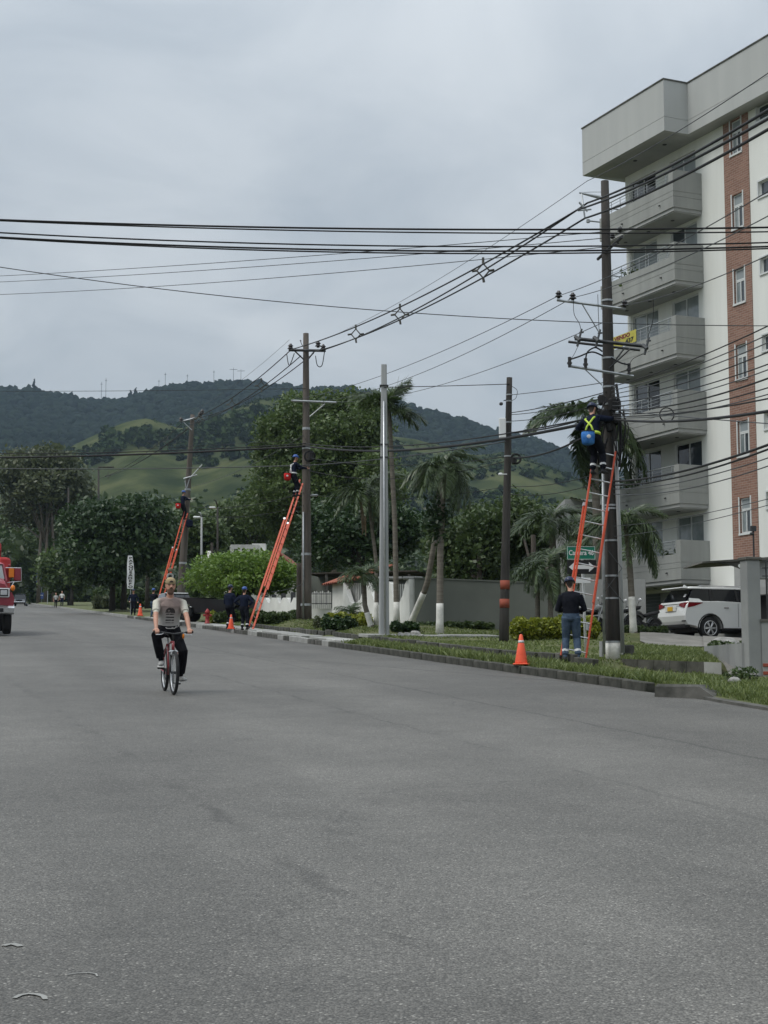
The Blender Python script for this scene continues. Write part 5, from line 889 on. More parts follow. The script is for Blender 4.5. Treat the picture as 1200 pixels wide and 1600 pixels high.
def thin_pole(lab, px, pyb, pyt, Y, r_, mat='pole_grey', arm=None, name='light_pole', head=None):
    b_ = S_(px, Y, pyb); t_ = thing(name, lab, 'pole', b_, group='thin poles in the distance'); tp = at(px, pyt, Y) - b_; part(t_, 'shaft', mat, lambda q: q.tube([(0, 0, -.3), tp], [r_, r_ * .7], 8), True)
    if arm: part(t_, 'arm', mat, lambda q: q.tube([tp, tp + V3(arm[0] * .5, 0, arm[1]), tp + V3(arm[0], 0, arm[1])], r_ * .6, 6), True)
    if head: part(t_, 'lamp_head', 'sign_white', lambda q: q.bbox(tp + V3(*head), (.5, .3, .14), .05))
    return t_
thin_pole('grey street lamp with a short curved tip behind the umbrella-shaped tree', 315, 950, 808, 105, .09, arm=(-.2, .3), head=(-.35, .32, .02)); thin_pole('street lamp with a white lamp head right of the leaning utility pole', 340, 950, 792, 115, .09, 'pole_dark', arm=(-.3, .5), head=(-.45, .55, 0))
thin_pole('short white post leaning above the umbrella-shaped tree', 327, 950, 861, 100, .16, 'lime_white'); thin_pole('pale concrete pole behind the red truck', 40, 945, 831, 285, .22, arm=None); thin_pole('short pale pole just right of the red truck\'s load', 24, 945, 842, 310, .22)
thin_pole('distant grey pole against the tall spreading tree', 107, 945, 762, 190, .15, 'pole_dark'); thin_pole('distant dark pole with wires on the left hillside edge', 154, 945, 730, 160, .14, 'pole_dark', arm=(1.6, 0)); thin_pole('dark distant pole standing behind the pale concrete pole on the left', 30, 945, 820, 320, .2, 'pole_dark')
# ------------------------------------------------------------------ wires
def wpts(a, b_, sag, n_=26):
    t = np.linspace(0, 1, n_)[:, None]; P = a * (1 - t) + b_ * t; P[:, 2] -= 4 * sag * (t * (1 - t))[:, 0]; return P
def wire(label, a, b_, sag, r_, mat='cable', group='overhead cables', name='overhead_cable'):
    a, b_ = at(*a), at(*b_); q = MB(); P = wpts(a, b_, sag); q.tube([p - a for p in P], r_, 5); o = q.build(name, mat, None, True, a); return tag(o, label, 'cable', group)
def spacer_line(label, ends, sag, spac, r_=.021):
    t_ = thing('spacer_cable_line', label, 'cable', at(*ends[0][0]), group='three-wire spacer cable lines'); o0 = np.array(t_.location); PP = []
    for a, b_ in ends: P = wpts(at(*a), at(*b_), sag, 40); PP.append(P); part(t_, 'conductor', 'cable', lambda q: q.tube([p - o0 for p in P], r_, 6), True)
    P = wpts(at(*ends[0][0]) + V3(0, 0, .5), at(*ends[0][1]) + V3(0, 0, .45), sag * .8); part(t_, 'messenger_wire', 'cable_grey', lambda q: q.tube([p - o0 for p in P], .008, 4))
    for s in spac:
        i = int(s * 39); c = sum(P_[i] for P_ in PP) / 3 - o0
        def dia(q):
            k = [c + V3(0, 0, .2), c + V3(.17, 0, 0), c + V3(0, 0, -.2), c + V3(-.17, 0, 0)]; q.tube(k, .03, 5, closed=True)
            for a, d in zip(k, (V3(0, 0, .16), V3(.13, 0, .02), V3(.02, 0, -.12), V3(-.13, 0, -.02))): q.tube([a, a + d], .036, 5)
        part(t_, 'spacer', 'concrete_dark', dia)
spacer_line('three thick black spacer cables from the nearest pole up to the right edge', [((918, 317, 33.8), (1260, 135, 17)), ((902, 328, 33.8), (1260, 151, 17)), ((914, 341, 33.8), (1260, 167, 17))], .12, ())
spacer_line('three black spacer cables with diamond spacers between the nearest and the brown pole', [((918, 317, 33.8), (508, 546, 65.6)), ((902, 328, 33.8), (452, 547, 65.6)), ((914, 341, 33.8), (490, 550, 65.6))], .35, (.255, .52, .74))
spacer_line('three black spacer cables with diamond spacers beyond the brown pole', [((452, 549, 65.6), (284, 660, 94.8)), ((490, 552, 65.6), (314, 652, 94.8)), ((470, 556, 65.6), (296, 664, 94.8))], .45, (.3, .55, .9))
spacer_line('three thin spacer cables running down from the leaning pole into the distance', [((284, 662, 94.8), (154, 748, 158)), ((300, 664, 94.8), (160, 746, 158)), ((312, 656, 94.8), (166, 744, 158))], .5, (.2, .9))
# long spans across the street
for lab, a, b_, sag, r_, m_ in (
    ('uppermost thick cable crossing the whole sky, nearly level', (-60, 341, 23), (1260, 354, 23), .10, .016, 'cable'),
    ('second thick cable crossing the sky, just below the uppermost', (-60, 342, 23.5), (1260, 361, 23.5), .11, .012, 'cable'),
    ('upper of the lower bundle of cables crossing the sky', (-60, 360, 24), (1260, 377, 24), .16, .013, 'cable'),
    ('thick middle cable of the lower bundle crossing the sky', (-60, 367, 24.3), (1260, 383, 24.3), .17, .016, 'cable'),
    ('lowest cable of the lower bundle crossing the sky', (-60, 368, 24.6), (1260, 386, 24.6), .19, .013, 'cable'),
    ('thin wire slanting down from upper left to the right across the sky', (-60, 408, 26), (1260, 509, 26), .30, .008, 'cable_grey'),
    ('faint wire rising to the nearest pole, uppermost of three', (-60, 434, 58), (944, 362, 34), .10, .010, 'cable_grey'),
    ('faint wire rising to the nearest pole, middle of three', (-60, 443, 58), (944, 372, 34), .12, .010, 'cable_grey'),
    ('faint wire rising to the nearest pole, lowest of three', (-60, 462, 58), (944, 386, 34), .18, .010, 'cable_grey'),
    ('thin wire from the upper crossarm of the nearest pole to the brown pole, outer', (873, 462, 33.7), (456, 625, 65.8), .35, .009, 'cable_grey'),
    ('thin wire from the upper crossarm of the nearest pole to the brown pole, inner', (895, 465, 33.7), (505, 627, 65.8), .40, .009, 'cable_grey'),
    ('thin wire from the nearest pole to the end of the brown pole\'s lower arm', (940, 505, 33.8), (525, 628, 65.8), .45, .009, 'cable_grey'),
    ('thin wire from the nearest pole\'s crossarm up to the right edge, upper', (873, 462, 33.7), (1260, 262, 18), .15, .008, 'cable_grey'),
    ('thin wire from the nearest pole\'s crossarm up to the right edge, middle', (895, 465, 33.7), (1260, 305, 18), .15, .008, 'cable_grey'),
    ('thin wire from the nearest pole\'s crossarm up to the right edge, lower', (976, 477, 33.7), (1260, 370, 18), .12, .008, 'cable_grey'),
    ('heavy black cable bundle from the far left to the brown pole', (-60, 715, 74), (478, 697, 65.7), .12, .045, 'cable'),
    ('second black cable just above the heavy bundle on the left', (-60, 708, 75), (478, 693, 65.7), .16, .022, 'cable'),
    ('heavy black cable bundle from the brown pole to the nearest pole', (478, 697, 65.7), (946, 655, 33.8), .42, .040, 'cable'),
    ('second cable of the bundle between the brown and the nearest pole', (478, 693, 65.7), (946, 648, 33.8), .38, .018, 'cable'),
    ('pale thin cable below the heavy bundle on the left', (-60, 731, 74), (478, 727, 65.7), .10, .022, 'cable_grey'),
    ('pale thin cable from the brown pole past the concrete pole', (478, 727, 65.7), (790, 690, 45.9), .10, .018, 'cable_grey'),
    ('thin wire crossing the hills near the ridge on the left', (-60, 611, 80), (478, 607, 65.8), .05, .011, 'cable'),
    ('thin wire across the left hillside above the heavy bundle', (-60, 702, 90), (478, 686, 65.8), .25, .010, 'cable'),
    ('thin cable between the concrete pole and the slim banded pole', (600, 605, 47.9), (796, 600, 45.9), .01, .012, 'cable'),
    ('thin wire from the slim banded pole to the nearest pole, uppermost', (798, 617, 45.9), (948, 597, 33.8), .02, .010, 'cable_grey'),
    ('thin wire from the slim banded pole to the nearest pole, second', (797, 645, 45.9), (948, 612, 33.8), .05, .012, 'cable'),
    ('thin wire from the slim banded pole to the nearest pole, third', (797, 648, 45.9), (948, 620, 33.8), .07, .010, 'cable'),
    ('thin wire from the slim banded pole to the nearest pole, fourth', (797, 658, 45.9), (948, 628, 33.8), .09, .010, 'cable'),
    ('thick cable from the slim banded pole to the nearest pole', (797, 676, 45.9), (948, 643, 33.8), .10, .022, 'cable'),
    ('slack black cable from the slim banded pole up to the nearest pole', (803, 715, 45.8), (946, 662, 33.8), .20, .024, 'cable'),
    ('low sagging cable from the slim banded pole towards the nearest pole', (797, 760, 45.9), (950, 735, 33.8), .12, .010, 'cable'),
    ('lower sagging cable from the slim banded pole behind the ladder', (797, 772, 45.9), (952, 748, 33.8), .16, .010, 'cable'),
    ('thin wire from the brown pole to the slim banded pole, upper', (482, 715, 65.7), (793, 713, 45.9), .30, .012, 'cable'),
    ('thin wire from the brown pole to the slim banded pole, lower', (482, 735, 65.7), (793, 720, 45.9), .45, .012, 'cable'),
    ('thin wire from the brown pole to the slim banded pole, lowest', (482, 772, 65.7), (793, 760, 45.9), .30, .009, 'cable'),
    ('guy wire slanting from the brown pole down to the left', (474, 680, 65.8), (300, 760, 94.8), .3, .012, 'cable_grey'),
    ('low thin wire from the leaning pole to the brown pole', (292, 790, 94.8), (474, 770, 65.8), .35, .014, 'cable'),
    ('lower thin wire from the leaning pole to the brown pole', (292, 800, 94.8), (474, 790, 65.8), .4, .012, 'cable'),
    ('rope tied from the brown pole to the second ladder', (474, 912, 65.8), (424, 925, 64.5), .06, .012, 'cable_grey')):
    wire(lab, a, b_, sag, r_, m_)
for i, (y0_, y1_, r_, sg) in enumerate(((604, 486, .010, .10), (610, 500, .009, .12), (616, 514, .009, .12), (622, 530, .010, .14), (628, 552, .010, .14), (634, 560, .009, .16), (640, 574, .014, .18), (646, 592, .010, .16), (652, 604, .009, .15), (650, 616, .012, .1), (655, 638, .024, .12), (640, 672, .008, .02), (752, 678, .020, .14), (758, 684, .016, .16), (764, 700, .009, .15), (772, 712, .009, .18), (822, 770, .006, .08), (838, 778, .006, .08))):
    wire('%s wire fanning from the nearest pole across the balconies, counted from the top' % ('first second third fourth fifth sixth seventh eighth ninth tenth eleventh twelfth thirteenth fourteenth fifteenth sixteenth seventeenth eighteenth'.split()[i]), (px1(y0_) + 4, y0_, 33.75), (1260, y1_ - 6, 19), sg, r_, 'cable' if r_ > .0095 else 'cable_grey', 'wires fanning right from the nearest pole')
q = MB(); c = at(1042, 648, 29); [q.torus((0, .01 * k, 0), .13 + .008 * (k % 2), .007, 'y', 22, 5) for k in range(3)]; q.tube([(-.13, 0, 0), (.13, 0, 0)], .006, 4); o = q.build('cable_ring', 'cable', loc=c); tag(o, 'round coil of spare black cable hanging from the wires before the balcony', 'cable coil')
# ------------------------------------------------------------------ ladders
def ladder(label, base, top, width, side, nr, overlap=.45, group='orange extension ladders'):
    base, top = np.asarray(base, float), np.asarray(top, float); t_ = thing('extension_ladder', label, 'ladder', base, group=group); v = top - base; L = np.linalg.norm(v); d = v / L; s = nrm(side - d * np.dot(side, d)); nn = np.cross(d, s); w_ = width / 2
    rot = Matrix((s, nn, d)).transposed()
    def rail(a, b_, off, wd): part(t_, 'rail', 'ladder_orange', lambda q: q.box(d * (a + b_) / 2 * L + s * off[0] + nn * off[1], (.03, wd, (b_ - a) * L), rot=rot))
    for sg in (-1, 1):
        rail(0, .5 + overlap / 2, (sg * w_, 0), .075); rail(.5 - overlap / 2, 1, (sg * (w_ - .035), -.085), .07); part(t_, 'foot', 'rubber', lambda q: q.box(d * .03 + s * sg * w_, (.06, .12, .05), rot=rot)); part(t_, 'bracket', 'aluminium', lambda q: q.box(d * (.5 + overlap / 2) * L + s * sg * w_, (.045, .1, .08), rot=rot))
    for i in range(nr):
        f_ = (i + .7) / nr; lo = f_ < .5 + overlap / 2; o_ = 0 if lo else -.085; ww_ = w_ if lo else w_ - .035
        part(t_, 'rung', 'aluminium', lambda q: q.tube([d * f_ * L - s * ww_ + nn * o_, d * f_ * L + s * ww_ + nn * o_], .016, 6))
    return t_, (lambda f_, o_=0: base + d * f_ * L + nn * o_), s
LB = S_(895, 33.0, 1031); LAD1, LP1, LS1 = ladder('orange extension ladder leaning on the nearest pole', LB, at(944, 704, 33.72), .53, V3(1, .12, 0), 15)
LB2 = S_(391, 63.5, 972); LAD2, LP2, LS2 = ladder('orange extension ladder leaning on the brown pole in the middle', LB2, at(468, 752, 65.6), .42, V3(.35, .9, 0), 20)
LB3 = S_(243, 93.6, 955); LAD3, LP3, LS3 = ladder('orange extension ladder leaning on the distant leaning pole', LB3, at(289, 800, 94.6), .42, V3(.5, .85, 0), 17, .3)
# ------------------------------------------------------------------ cones, hydrant, signs
def cone(lab, p, h=.7):
    t_ = thing('traffic_cone', lab, 'traffic cone', p, group='orange traffic cones'); rb = h * .21
    part(t_, 'base', 'cone_orange', lambda q: q.bbox((0, 0, .02), (h * .52, h * .52, .04), .015)); part(t_, 'body', 'cone_orange', lambda q: q.lathe([(rb, .04), (rb * .98, .06), (h * .055, h * .97), (h * .03, h), (.005, h)], n=16), True)
    for a, b_ in ((.42, .52), (.72, .80)): part(t_, 'reflective_band', 'reflective', lambda q: q.lathe([(rb - (rb - h * .05) * a + .003, h * a), (rb - (rb - h * .05) * b_ + .003, h * b_)], n=16), True)
kp = at(820, 1037, 31.9); ktop = kerb_pt(*[float(x) for x in (kd(kp[0], kp[1])[0], .1)]); cone('orange traffic cone with grey bands on the kerb by the nearest pole', V3(ktop[0], ktop[1], G * ktop[1] + .165), .62)
cone('small orange traffic cone beside the two workers at the brown pole', S_(361, 64.5, 978), .6); cone('distant orange traffic cone beside the workers at the leaning pole', S_(219, 104, 963), .8)
hy = thing('fire_hydrant', 'dark red fire hydrant in front of the black pickup', 'hydrant', S_(324, 75, 968)); part(hy, 'body', 'hydrant_red', lambda q: q.lathe([(.14, 0), (.14, .06), (.1, .08), (.1, .5), (.13, .52), (.12, .6), (.05, .7), (.02, .74)], n=12), True); part(hy, 'nozzle', 'hydrant_red', lambda q: q.tube([(-.2, 0, .42), (.2, 0, .42)], .055, 8)); part(hy, 'cap', 'hydrant_red', lambda q: q.tube([(0, -.1, .38), (0, -.18, .38)], .075, 8))
sg = thing('street_name_sign', 'green street sign above a black two-way arrow plate on a white post', 'street sign', S_(916, 35.2, 1026)); Bs = np.array(sg.location); A5 = lambda x_, y_, Y_=35.0: at(x_, y_, Y_) - Bs
part(sg, 'post', 'sign_white', lambda q: q.tube([(0, 0, -.2), A5(911, 905, 35.2), A5(909, 855, 35.2)], .03, 8), True); c = A5(908, 864); part(sg, 'plate', 'sign_green', lambda q: q.bbox(c, (.64, .02, .30), .008)); part(sg, 'border', 'sign_white', lambda q: [q.box(c + V3(*o_) + V3(0, -.012, 0), d_) for o_, d_ in (((0, 0, .14), (.62, .004, .008)), ((0, 0, -.14), (.62, .004, .008)), ((.305, 0, 0), (.008, .004, .27)), ((-.305, 0, 0), (.008, .004, .27)))])
text('lettering', 'Carrera 46', .155, 'sign_white', sg, c + V3(0, -.014, 0), (PI / 2, 0, 0), .002, .8, bold=.003); c2 = A5(909, 886); part(sg, 'arrow_plate', 'sign_black', lambda q: q.bbox(c2, (.66, .02, .31), .008))
part(sg, 'arrow', 'sign_white', lambda q: q.prism([(c2[0] + x_, c2[2] + z_) for x_, z_ in ((-.29, 0), (-.16, .11), (-.16, .045), (.16, .045), (.16, .11), (.29, 0), (.16, -.11), (.16, -.045), (-.16, -.045), (-.16, -.11))], c2[1] - .016, c2[1] - .0105)); part(sg, 'plate', 'sign_white', lambda q: q.bbox(A5(907, 907), (.45, .015, .12), .005)); part(sg, 'base_sleeve', 'galvanised', lambda q: q.tube([A5(918, 985, 35.2), A5(918, 972, 35.2)], .05, 8))
bn = thing('banner_flag', 'tall narrow white banner with the word PARQUEADERO set vertically', 'banner', S_(204, 111, 960)); Bb = np.array(bn.location); A6 = lambda x_, y_, Y_=110.9: at(x_, y_, Y_) - Bb
part(bn, 'cloth', 'sign_white', lambda q: q.loft([[tuple(A6(x0, y_, Y_)), tuple(A6(x1, y_, Y_)), tuple(A6(x1, y_, Y_ + .04)), tuple(A6(x0, y_, Y_ + .04))] for x0, x1, y_, Y_ in ((200, 206.5, 868, 110.9), (198.5, 208.5, 880, 110.9), (198.5, 210, 895, 110.85), (198, 210, 908, 110.9), (199, 208.5, 920, 110.9))])); part(bn, 'pole', 'galvanised', lambda q: q.tube([(0, .06, -.2), A6(204, 868, 111)], .03, 6))
for i, ch in enumerate('PARQUEADERO'): text('letter', ch, .21, 'letter_black', bn, A6(204 + .6 * math.sin(i * .6), 872 + i * 4.5, 110.8), (PI / 2, 0, 0), .002, 1.9, bold=.008)
rs_ = thing('round_sign', 'round pale traffic sign on a thin post by the far roadside', 'road sign', S_(74, 216, 945)); Br = np.array(rs_.location); part(rs_, 'post', 'galvanised', lambda q: q.tube([(0, 0, -.2), at(75, 914, 216) - Br], .05, 6)); c = at(76, 913, 215.9) - Br; part(rs_, 'disc', 'concrete_pale', lambda q: q.lathe([(.45, -.03), (.45, .0)], c, 18, axis='y'))
bs = thing('blue_road_sign', 'pair of blue road signs one above the other by the far roadside', 'road sign', S_(63, 245, 945)); Br = np.array(bs.location); A7 = lambda x_, y_, Y_=245: at(x_, y_, Y_) - Br
part(bs, 'post', 'galvanised', lambda q: (q.tube([A7(61, 948, 245.1), A7(61, 896, 245.1)], .05, 6), q.tube([A7(65, 948, 245.1), A7(65, 896, 245.1)], .05, 6)))
for y_, h_ in ((904, 1.65), (931, 1.0)): part(bs, 'panel', 'sign_blue', lambda q: q.bbox(A7(64, y_), (1.4, .04, h_), .02))
part(bs, 'symbol', 'sign_white', lambda q: (q.box(A7(63, 899, 244.9), (.5, .01, .12)), q.box(A7(65, 908, 244.9), (.55, .01, .1)), q.box(A7(64, 930, 244.9), (.6, .01, .08))))
dr = thing('round_disc_ornament', 'small round pale disc with dark centre behind the cyclist\'s cap', 'ornament', S_(267, 88, 960)); Br = np.array(dr.location); c = at(266, 901, 88) - Br; part(dr, 'post', 'steel_dark', lambda q: q.tube([(0, 0, -.2), c + V3(0, .05, 0)], .03, 6)); part(dr, 'disc', 'concrete', lambda q: q.torus(c, .15, .06, 'y', 18, 8)); part(dr, 'centre', 'trim_black', lambda q: q.lathe([(.12, -.02), (.12, .02)], c, 14, axis='y')); part(dr, 'top_tuft', 'dead_frond', lambda q: q.ball(c + V3(0, 0, .38), (.16, .14, .12)))
# ------------------------------------------------------------------ vehicles (local +X is forward, +Y its left side)
def wheel(parent, c, r_, w_, side, spokes=6, rimmat='aluminium'):
    y = c[1]; t_ = MB(); t_.lathe([(r_ * .62, -w_ / 2), (r_ * .9, -w_ / 2), (r_ * .985, -w_ * .4), (r_, -w_ * .25), (r_, w_ * .25), (r_ * .985, w_ * .4), (r_ * .9, w_ / 2), (r_ * .62, w_ / 2)], c, 26, axis='y'); o = t_.build('wheel', 'rubber', parent, True)
    yo = y + side * w_ * .45; rr_ = r_ * .66
    q = MB(); q.torus((c[0], yo, c[2]), rr_ * .96, .02, 'y', 24, 6); q.lathe([(.055, -.03), (.055, .03)], (c[0], yo + side * .01, c[2]), 10, axis='y')
    for i in range(spokes):
        for da in (-.13, .13):
            a = 2 * PI * i / spokes; q.tube([V3(c[0] + .04 * math.cos(a), yo + side * .015, c[2] + .04 * math.sin(a)), V3(c[0] + rr_ * math.cos(a + da), yo, c[2] + rr_ * math.sin(a + da))], [.022, .016], 5)
    q.build('rim', rimmat, o); q = MB(); q.lathe([(rr_, -.02), (rr_, .02)], (c[0], yo - side * .06, c[2]), 18, axis='y'); q.build('disc', 'trim_black', o); return o
def arch(cx, cz, r_, a0, a1, n_=9): return [(cx + r_ * math.cos(a), cz + r_ * math.sin(a)) for a in np.linspace(a0, a1, n_)]
def extrude_body(q, prof, hw, inset=.05, tum=None, mi=0):       # side profile with rounded shoulders
    c = np.mean(prof, 0); inn = [((x - c[0]) * (1 - inset * .35) + c[0], (z - c[1]) * (1 - inset * .8) + c[1]) for x, z in prof]
    rings = [[(x, y, z) for x, z in pr] for y, pr in ((-hw, inn), (-hw + .07, prof), (hw - .07, prof), (hw, inn))]; q.loft(rings, mi)
suv_p = S_(1108, 53.6, 1001); suv = thing('white_suv', 'white sport utility car parked in front of the apartment block', 'car', (0, 0, 0), R(20)); ca, sa = math.cos(R(20)), math.sin(R(20))
suv.location = (suv_p[0] - (-1.38 * ca - (-.80) * sa), suv_p[1] - (-1.38 * sa + (-.80) * ca), suv_p[2] + .05)
prof = [(-2.36, .62), (-2.40, .80), (-2.36, 1.0), (-2.31, 1.18), (-2.25, 1.29), (-1.0, 1.31), (.9, 1.25), (1.15, 1.2), (2.1, 1.06), (2.33, .9), (2.38, .55), (2.28, .42)] + arch(1.42, .38, .46, 0, PI, 10) + [(.9, .36), (-.9, .36)] + arch(-1.38, .38, .47, 0, PI, 10) + [(-2.0, .45), (-2.3, .50)]
part(suv, 'body', 'car_white', lambda q: extrude_body(q, prof, .925))
def cabin(q, base, top, hw0, hw1, z0, z1, mi=0):
    q.loft([[(base[0], -hw0, z0), (base[1], -hw0, z0), (base[1], hw0, z0), (base[0], hw0, z0)], [(top[0], -hw1, z1), (top[1], -hw1, z1), (top[1], hw1, z1), (top[0], hw1, z1)]], mi)
part(suv, 'cabin', 'glass_dark', lambda q: cabin(q, (-2.24, 1.12), (-1.92, .32), .87, .72, 1.26, 1.74))
part(suv, 'roof', 'car_white', lambda q: q.loft([[(x * s + o, y * t, z) for x, y in ((-2.10, -.73), (-1.9, -.75), (.3, -.73), (.5, -.6), (.5, .6), (.3, .73), (-1.9, .75), (-2.10, .73))] for s, t, o, z in ((1, 1, 0, 1.72), (1.0, .98, -.01, 1.77), (.93, .86, -.02, 1.81))], 0), True)
part(suv, 'spoiler', 'car_white', lambda q: q.bbox((-2.18, 0, 1.755), (.34, 1.36, .05), .02)); part(suv, 'antenna_fin', 'car_white', lambda q: q.prism([(-1.9, 1.80), (-1.65, 1.80), (-1.83, 1.90)], -.02, .02))
part(suv, 'roof_rail', 'aluminium', lambda q: q.tube([(-1.7, -.68, 1.80), (-1.6, -.69, 1.84), (.2, -.67, 1.83), (.3, -.66, 1.79)], .018, 6)); part(suv, 'roof_rail', 'aluminium', lambda q: q.tube([(-1.7, .68, 1.80), (-1.6, .69, 1.84), (.2, .67, 1.83), (.3, .66, 1.79)], .018, 6))
for s in (-1, 1):
    for x0, x1, xt0, xt1 in ((-1.36, -1.26, -1.32, -1.24), (-.30, -.20, -.32, -.24), (.72, .80, .22, .30)): part(suv, 'pillar', 'trim_black', lambda q: q.add([(x0, s * .874, 1.29), (x1, s * .874, 1.29), (xt1, s * .735, 1.73), (xt0, s * .735, 1.73)], [(0, 1, 2, 3)]))
    part(suv, 'rear_quarter', 'car_white', lambda q: q.add([(-2.20, s * .885, 1.28), (-1.62, s * .885, 1.28), (-1.78, s * .855, 1.38), (-2.16, s * .85, 1.40)], [(0, 1, 2, 3)]))
    part(suv, 'wheel_arch', 'trim_black', lambda q: q.tube([V3(-1.38 + .485 * math.cos(a), s * .915, .38 + .485 * math.sin(a)) for a in np.linspace(-.1, PI + .1, 12)], .028, 5)); part(suv, 'wheel_arch', 'trim_black', lambda q: q.tube([V3(1.42 + .475 * math.cos(a), s * .915, .38 + .475 * math.sin(a)) for a in np.linspace(-.1, PI + .1, 12)], .028, 5))
    for x_ in (-1.38, 1.42): wheel(suv, (x_, s * .79, .385), .385, .25, s)
    part(suv, 'tail_lamp', 'lamp_red', lambda q: q.loft([[(-2.36, s * .52, 1.14), (-2.355, s * .52, 1.22), (-2.30, s * .52, 1.22), (-2.30, s * .52, 1.14)], [(-2.365, s * .84, 1.06), (-2.34, s * .84, 1.25), (-2.22, s * .84, 1.25), (-2.22, s * .84, 1.06)], [(-2.26, s * .932, 1.07), (-2.22, s * .932, 1.25), (-1.95, s * .932, 1.25), (-2.0, s * .932, 1.12)], [(-1.72, s * .932, 1.22), (-1.70, s * .932, 1.25), (-1.66, s * .93, 1.25), (-1.68, s * .93, 1.23)]]))
    for x_ in (-.75, .32): part(suv, 'door_handle', 'chrome', lambda q: q.bbox((x_, s * .935, 1.08), (.2, .03, .035), .01))
    for x_ in (-.28, .78): part(suv, 'door_seam', 'trim_black', lambda q: q.box((x_, s * .926, .83), (.012, .006, .80)))
    part(suv, 'running_board', 'trim_black', lambda q: q.bbox((0, s * .90, .36), (1.75, .14, .06), .02)); part(suv, 'mirror', 'car_white', lambda q: q.bbox((.85, s * 1.0, 1.33), (.14, .2, .15), .04)); part(suv, 'bumper_vent', 'trim_black', lambda q: q.box((-2.27, s * .80, .62), (.2, .22, .04)))
part(suv, 'rear_window', 'glass_dark', lambda q: q.add([(-2.245, -.74, 1.31), (-2.245, .74, 1.31), (-1.955, .66, 1.71), (-1.955, -.66, 1.71)], [(0, 1, 2, 3)])); part(suv, 'chrome_strip', 'chrome', lambda q: q.bbox((-2.37, 0, 1.2), (.03, 1.1, .04), .01)); part(suv, 'tailgate_recess', 'car_white', lambda q: q.bbox((-2.385, 0, 1.05), (.03, .7, .18), .01))
pl = part(suv, 'number_plate', 'plate_yellow', lambda q: q.bbox((-2.41, 0, 1.05), (.015, .34, .15), .005))
part(suv, 'lower_bumper', 'trim_black', lambda q: q.bbox((-2.22, 0, .46), (.24, 1.66, .14), .04)); part(suv, 'sticker', 'sign_white', lambda q: q.add([(-2.155, -.60, 1.45), (-2.155, -.45, 1.45), (-2.085, -.45, 1.55), (-2.085, -.58, 1.55)], [(0, 1, 2, 3)]))
part(suv, 'tow_bar', 'steel_dark', lambda q: q.tube([(-2.1, .2, .36), (-2.42, .2, .36)], .03, 6)); part(suv, 'underbody', 'trim_black', lambda q: q.span((-2.0, -.7, .26), (2.0, .7, .40)))
for x_ in (-.75, .3, 1.7): pass
def motorbike(lab, p, rz):
    t_ = thing('motorcycle', lab, 'motorcycle', p, rz, 'motorcycles by the apartment block')
    for x_ in (-.64, .66): wheel(t_, (x_, 0, .3), .3, .11, 1, 5, 'steel_dark')
    part(t_, 'engine', 'steel_dark', lambda q: (q.bbox((.02, 0, .38), (.42, .26, .3), .05), q.tube([(.12, -.05, .3), (.3, -.1, .25)], .05, 6))); part(t_, 'fuel_tank', 'car_black', lambda q: q.loft([[(x_, w_ * math.cos(a), z_ + h_ * math.sin(a)) for a in np.linspace(0, 2 * PI, 10, False)] for x_, w_, z_, h_ in ((-.1, .09, .74, .08), (.1, .16, .79, .12), (.3, .15, .82, .12), (.42, .07, .80, .07))]), True)
    part(t_, 'seat', 'rubber', lambda q: q.loft([[(x_, w_ * math.cos(a), z_ + h_ * math.sin(a)) for a in np.linspace(0, 2 * PI, 10, False)] for x_, w_, z_, h_ in ((-.85, .06, .88, .05), (-.6, .13, .82, .07), (-.2, .12, .74, .07), (-.02, .08, .74, .05))]), True); part(t_, 'fork', 'aluminium', lambda q: [q.tube([(.66, s * .09, .3), (.44, s * .09, .95)], .025, 6) for s in (-1, 1)])
    part(t_, 'handlebar', 'steel_dark', lambda q: q.tube([(.30, -.38, 1.03), (.42, -.2, 1.04), (.46, 0, 1.0), (.42, .2, 1.04), (.30, .38, 1.03)], .016, 6), True); part(t_, 'headlamp', 'lamp_clear', lambda q: q.ball((.58, 0, .88), (.09, .1, .1))); part(t_, 'mudguard', 'car_black', lambda q: q.tube([V3(-.64 + .36 * math.cos(a), 0, .3 + .36 * math.sin(a)) for a in np.linspace(.5, 2.6, 9)], .06, 6)); part(t_, 'exhaust', 'steel_dark', lambda q: q.tube([(.2, -.14, .25), (-.4, -.17, .27), (-.85, -.18, .4)], [.025, .05, .05], 8), True)
    for s in (-1, 1): m_ = part(t_, 'mirror', 'lamp_clear', lambda q: q.ball((.34, s * .36, 1.25), (.03, .08, .06))); part(t_, 'mirror_stem', 'steel_dark', lambda q: q.tube([(.38, s * .26, 1.04), (.34, s * .34, 1.24)], .008, 5))
motorbike('dark motorcycle parked left of the white car', S_(1001, 53.0, 994), R(214)); motorbike('dark motorcycle half hidden behind the nearest utility pole', S_(962, 51.6, 994), R(188)); motorbike('motorcycle showing its mirror left of the nearest pole behind the hedge', S_(925, 52.5, 992), R(10))
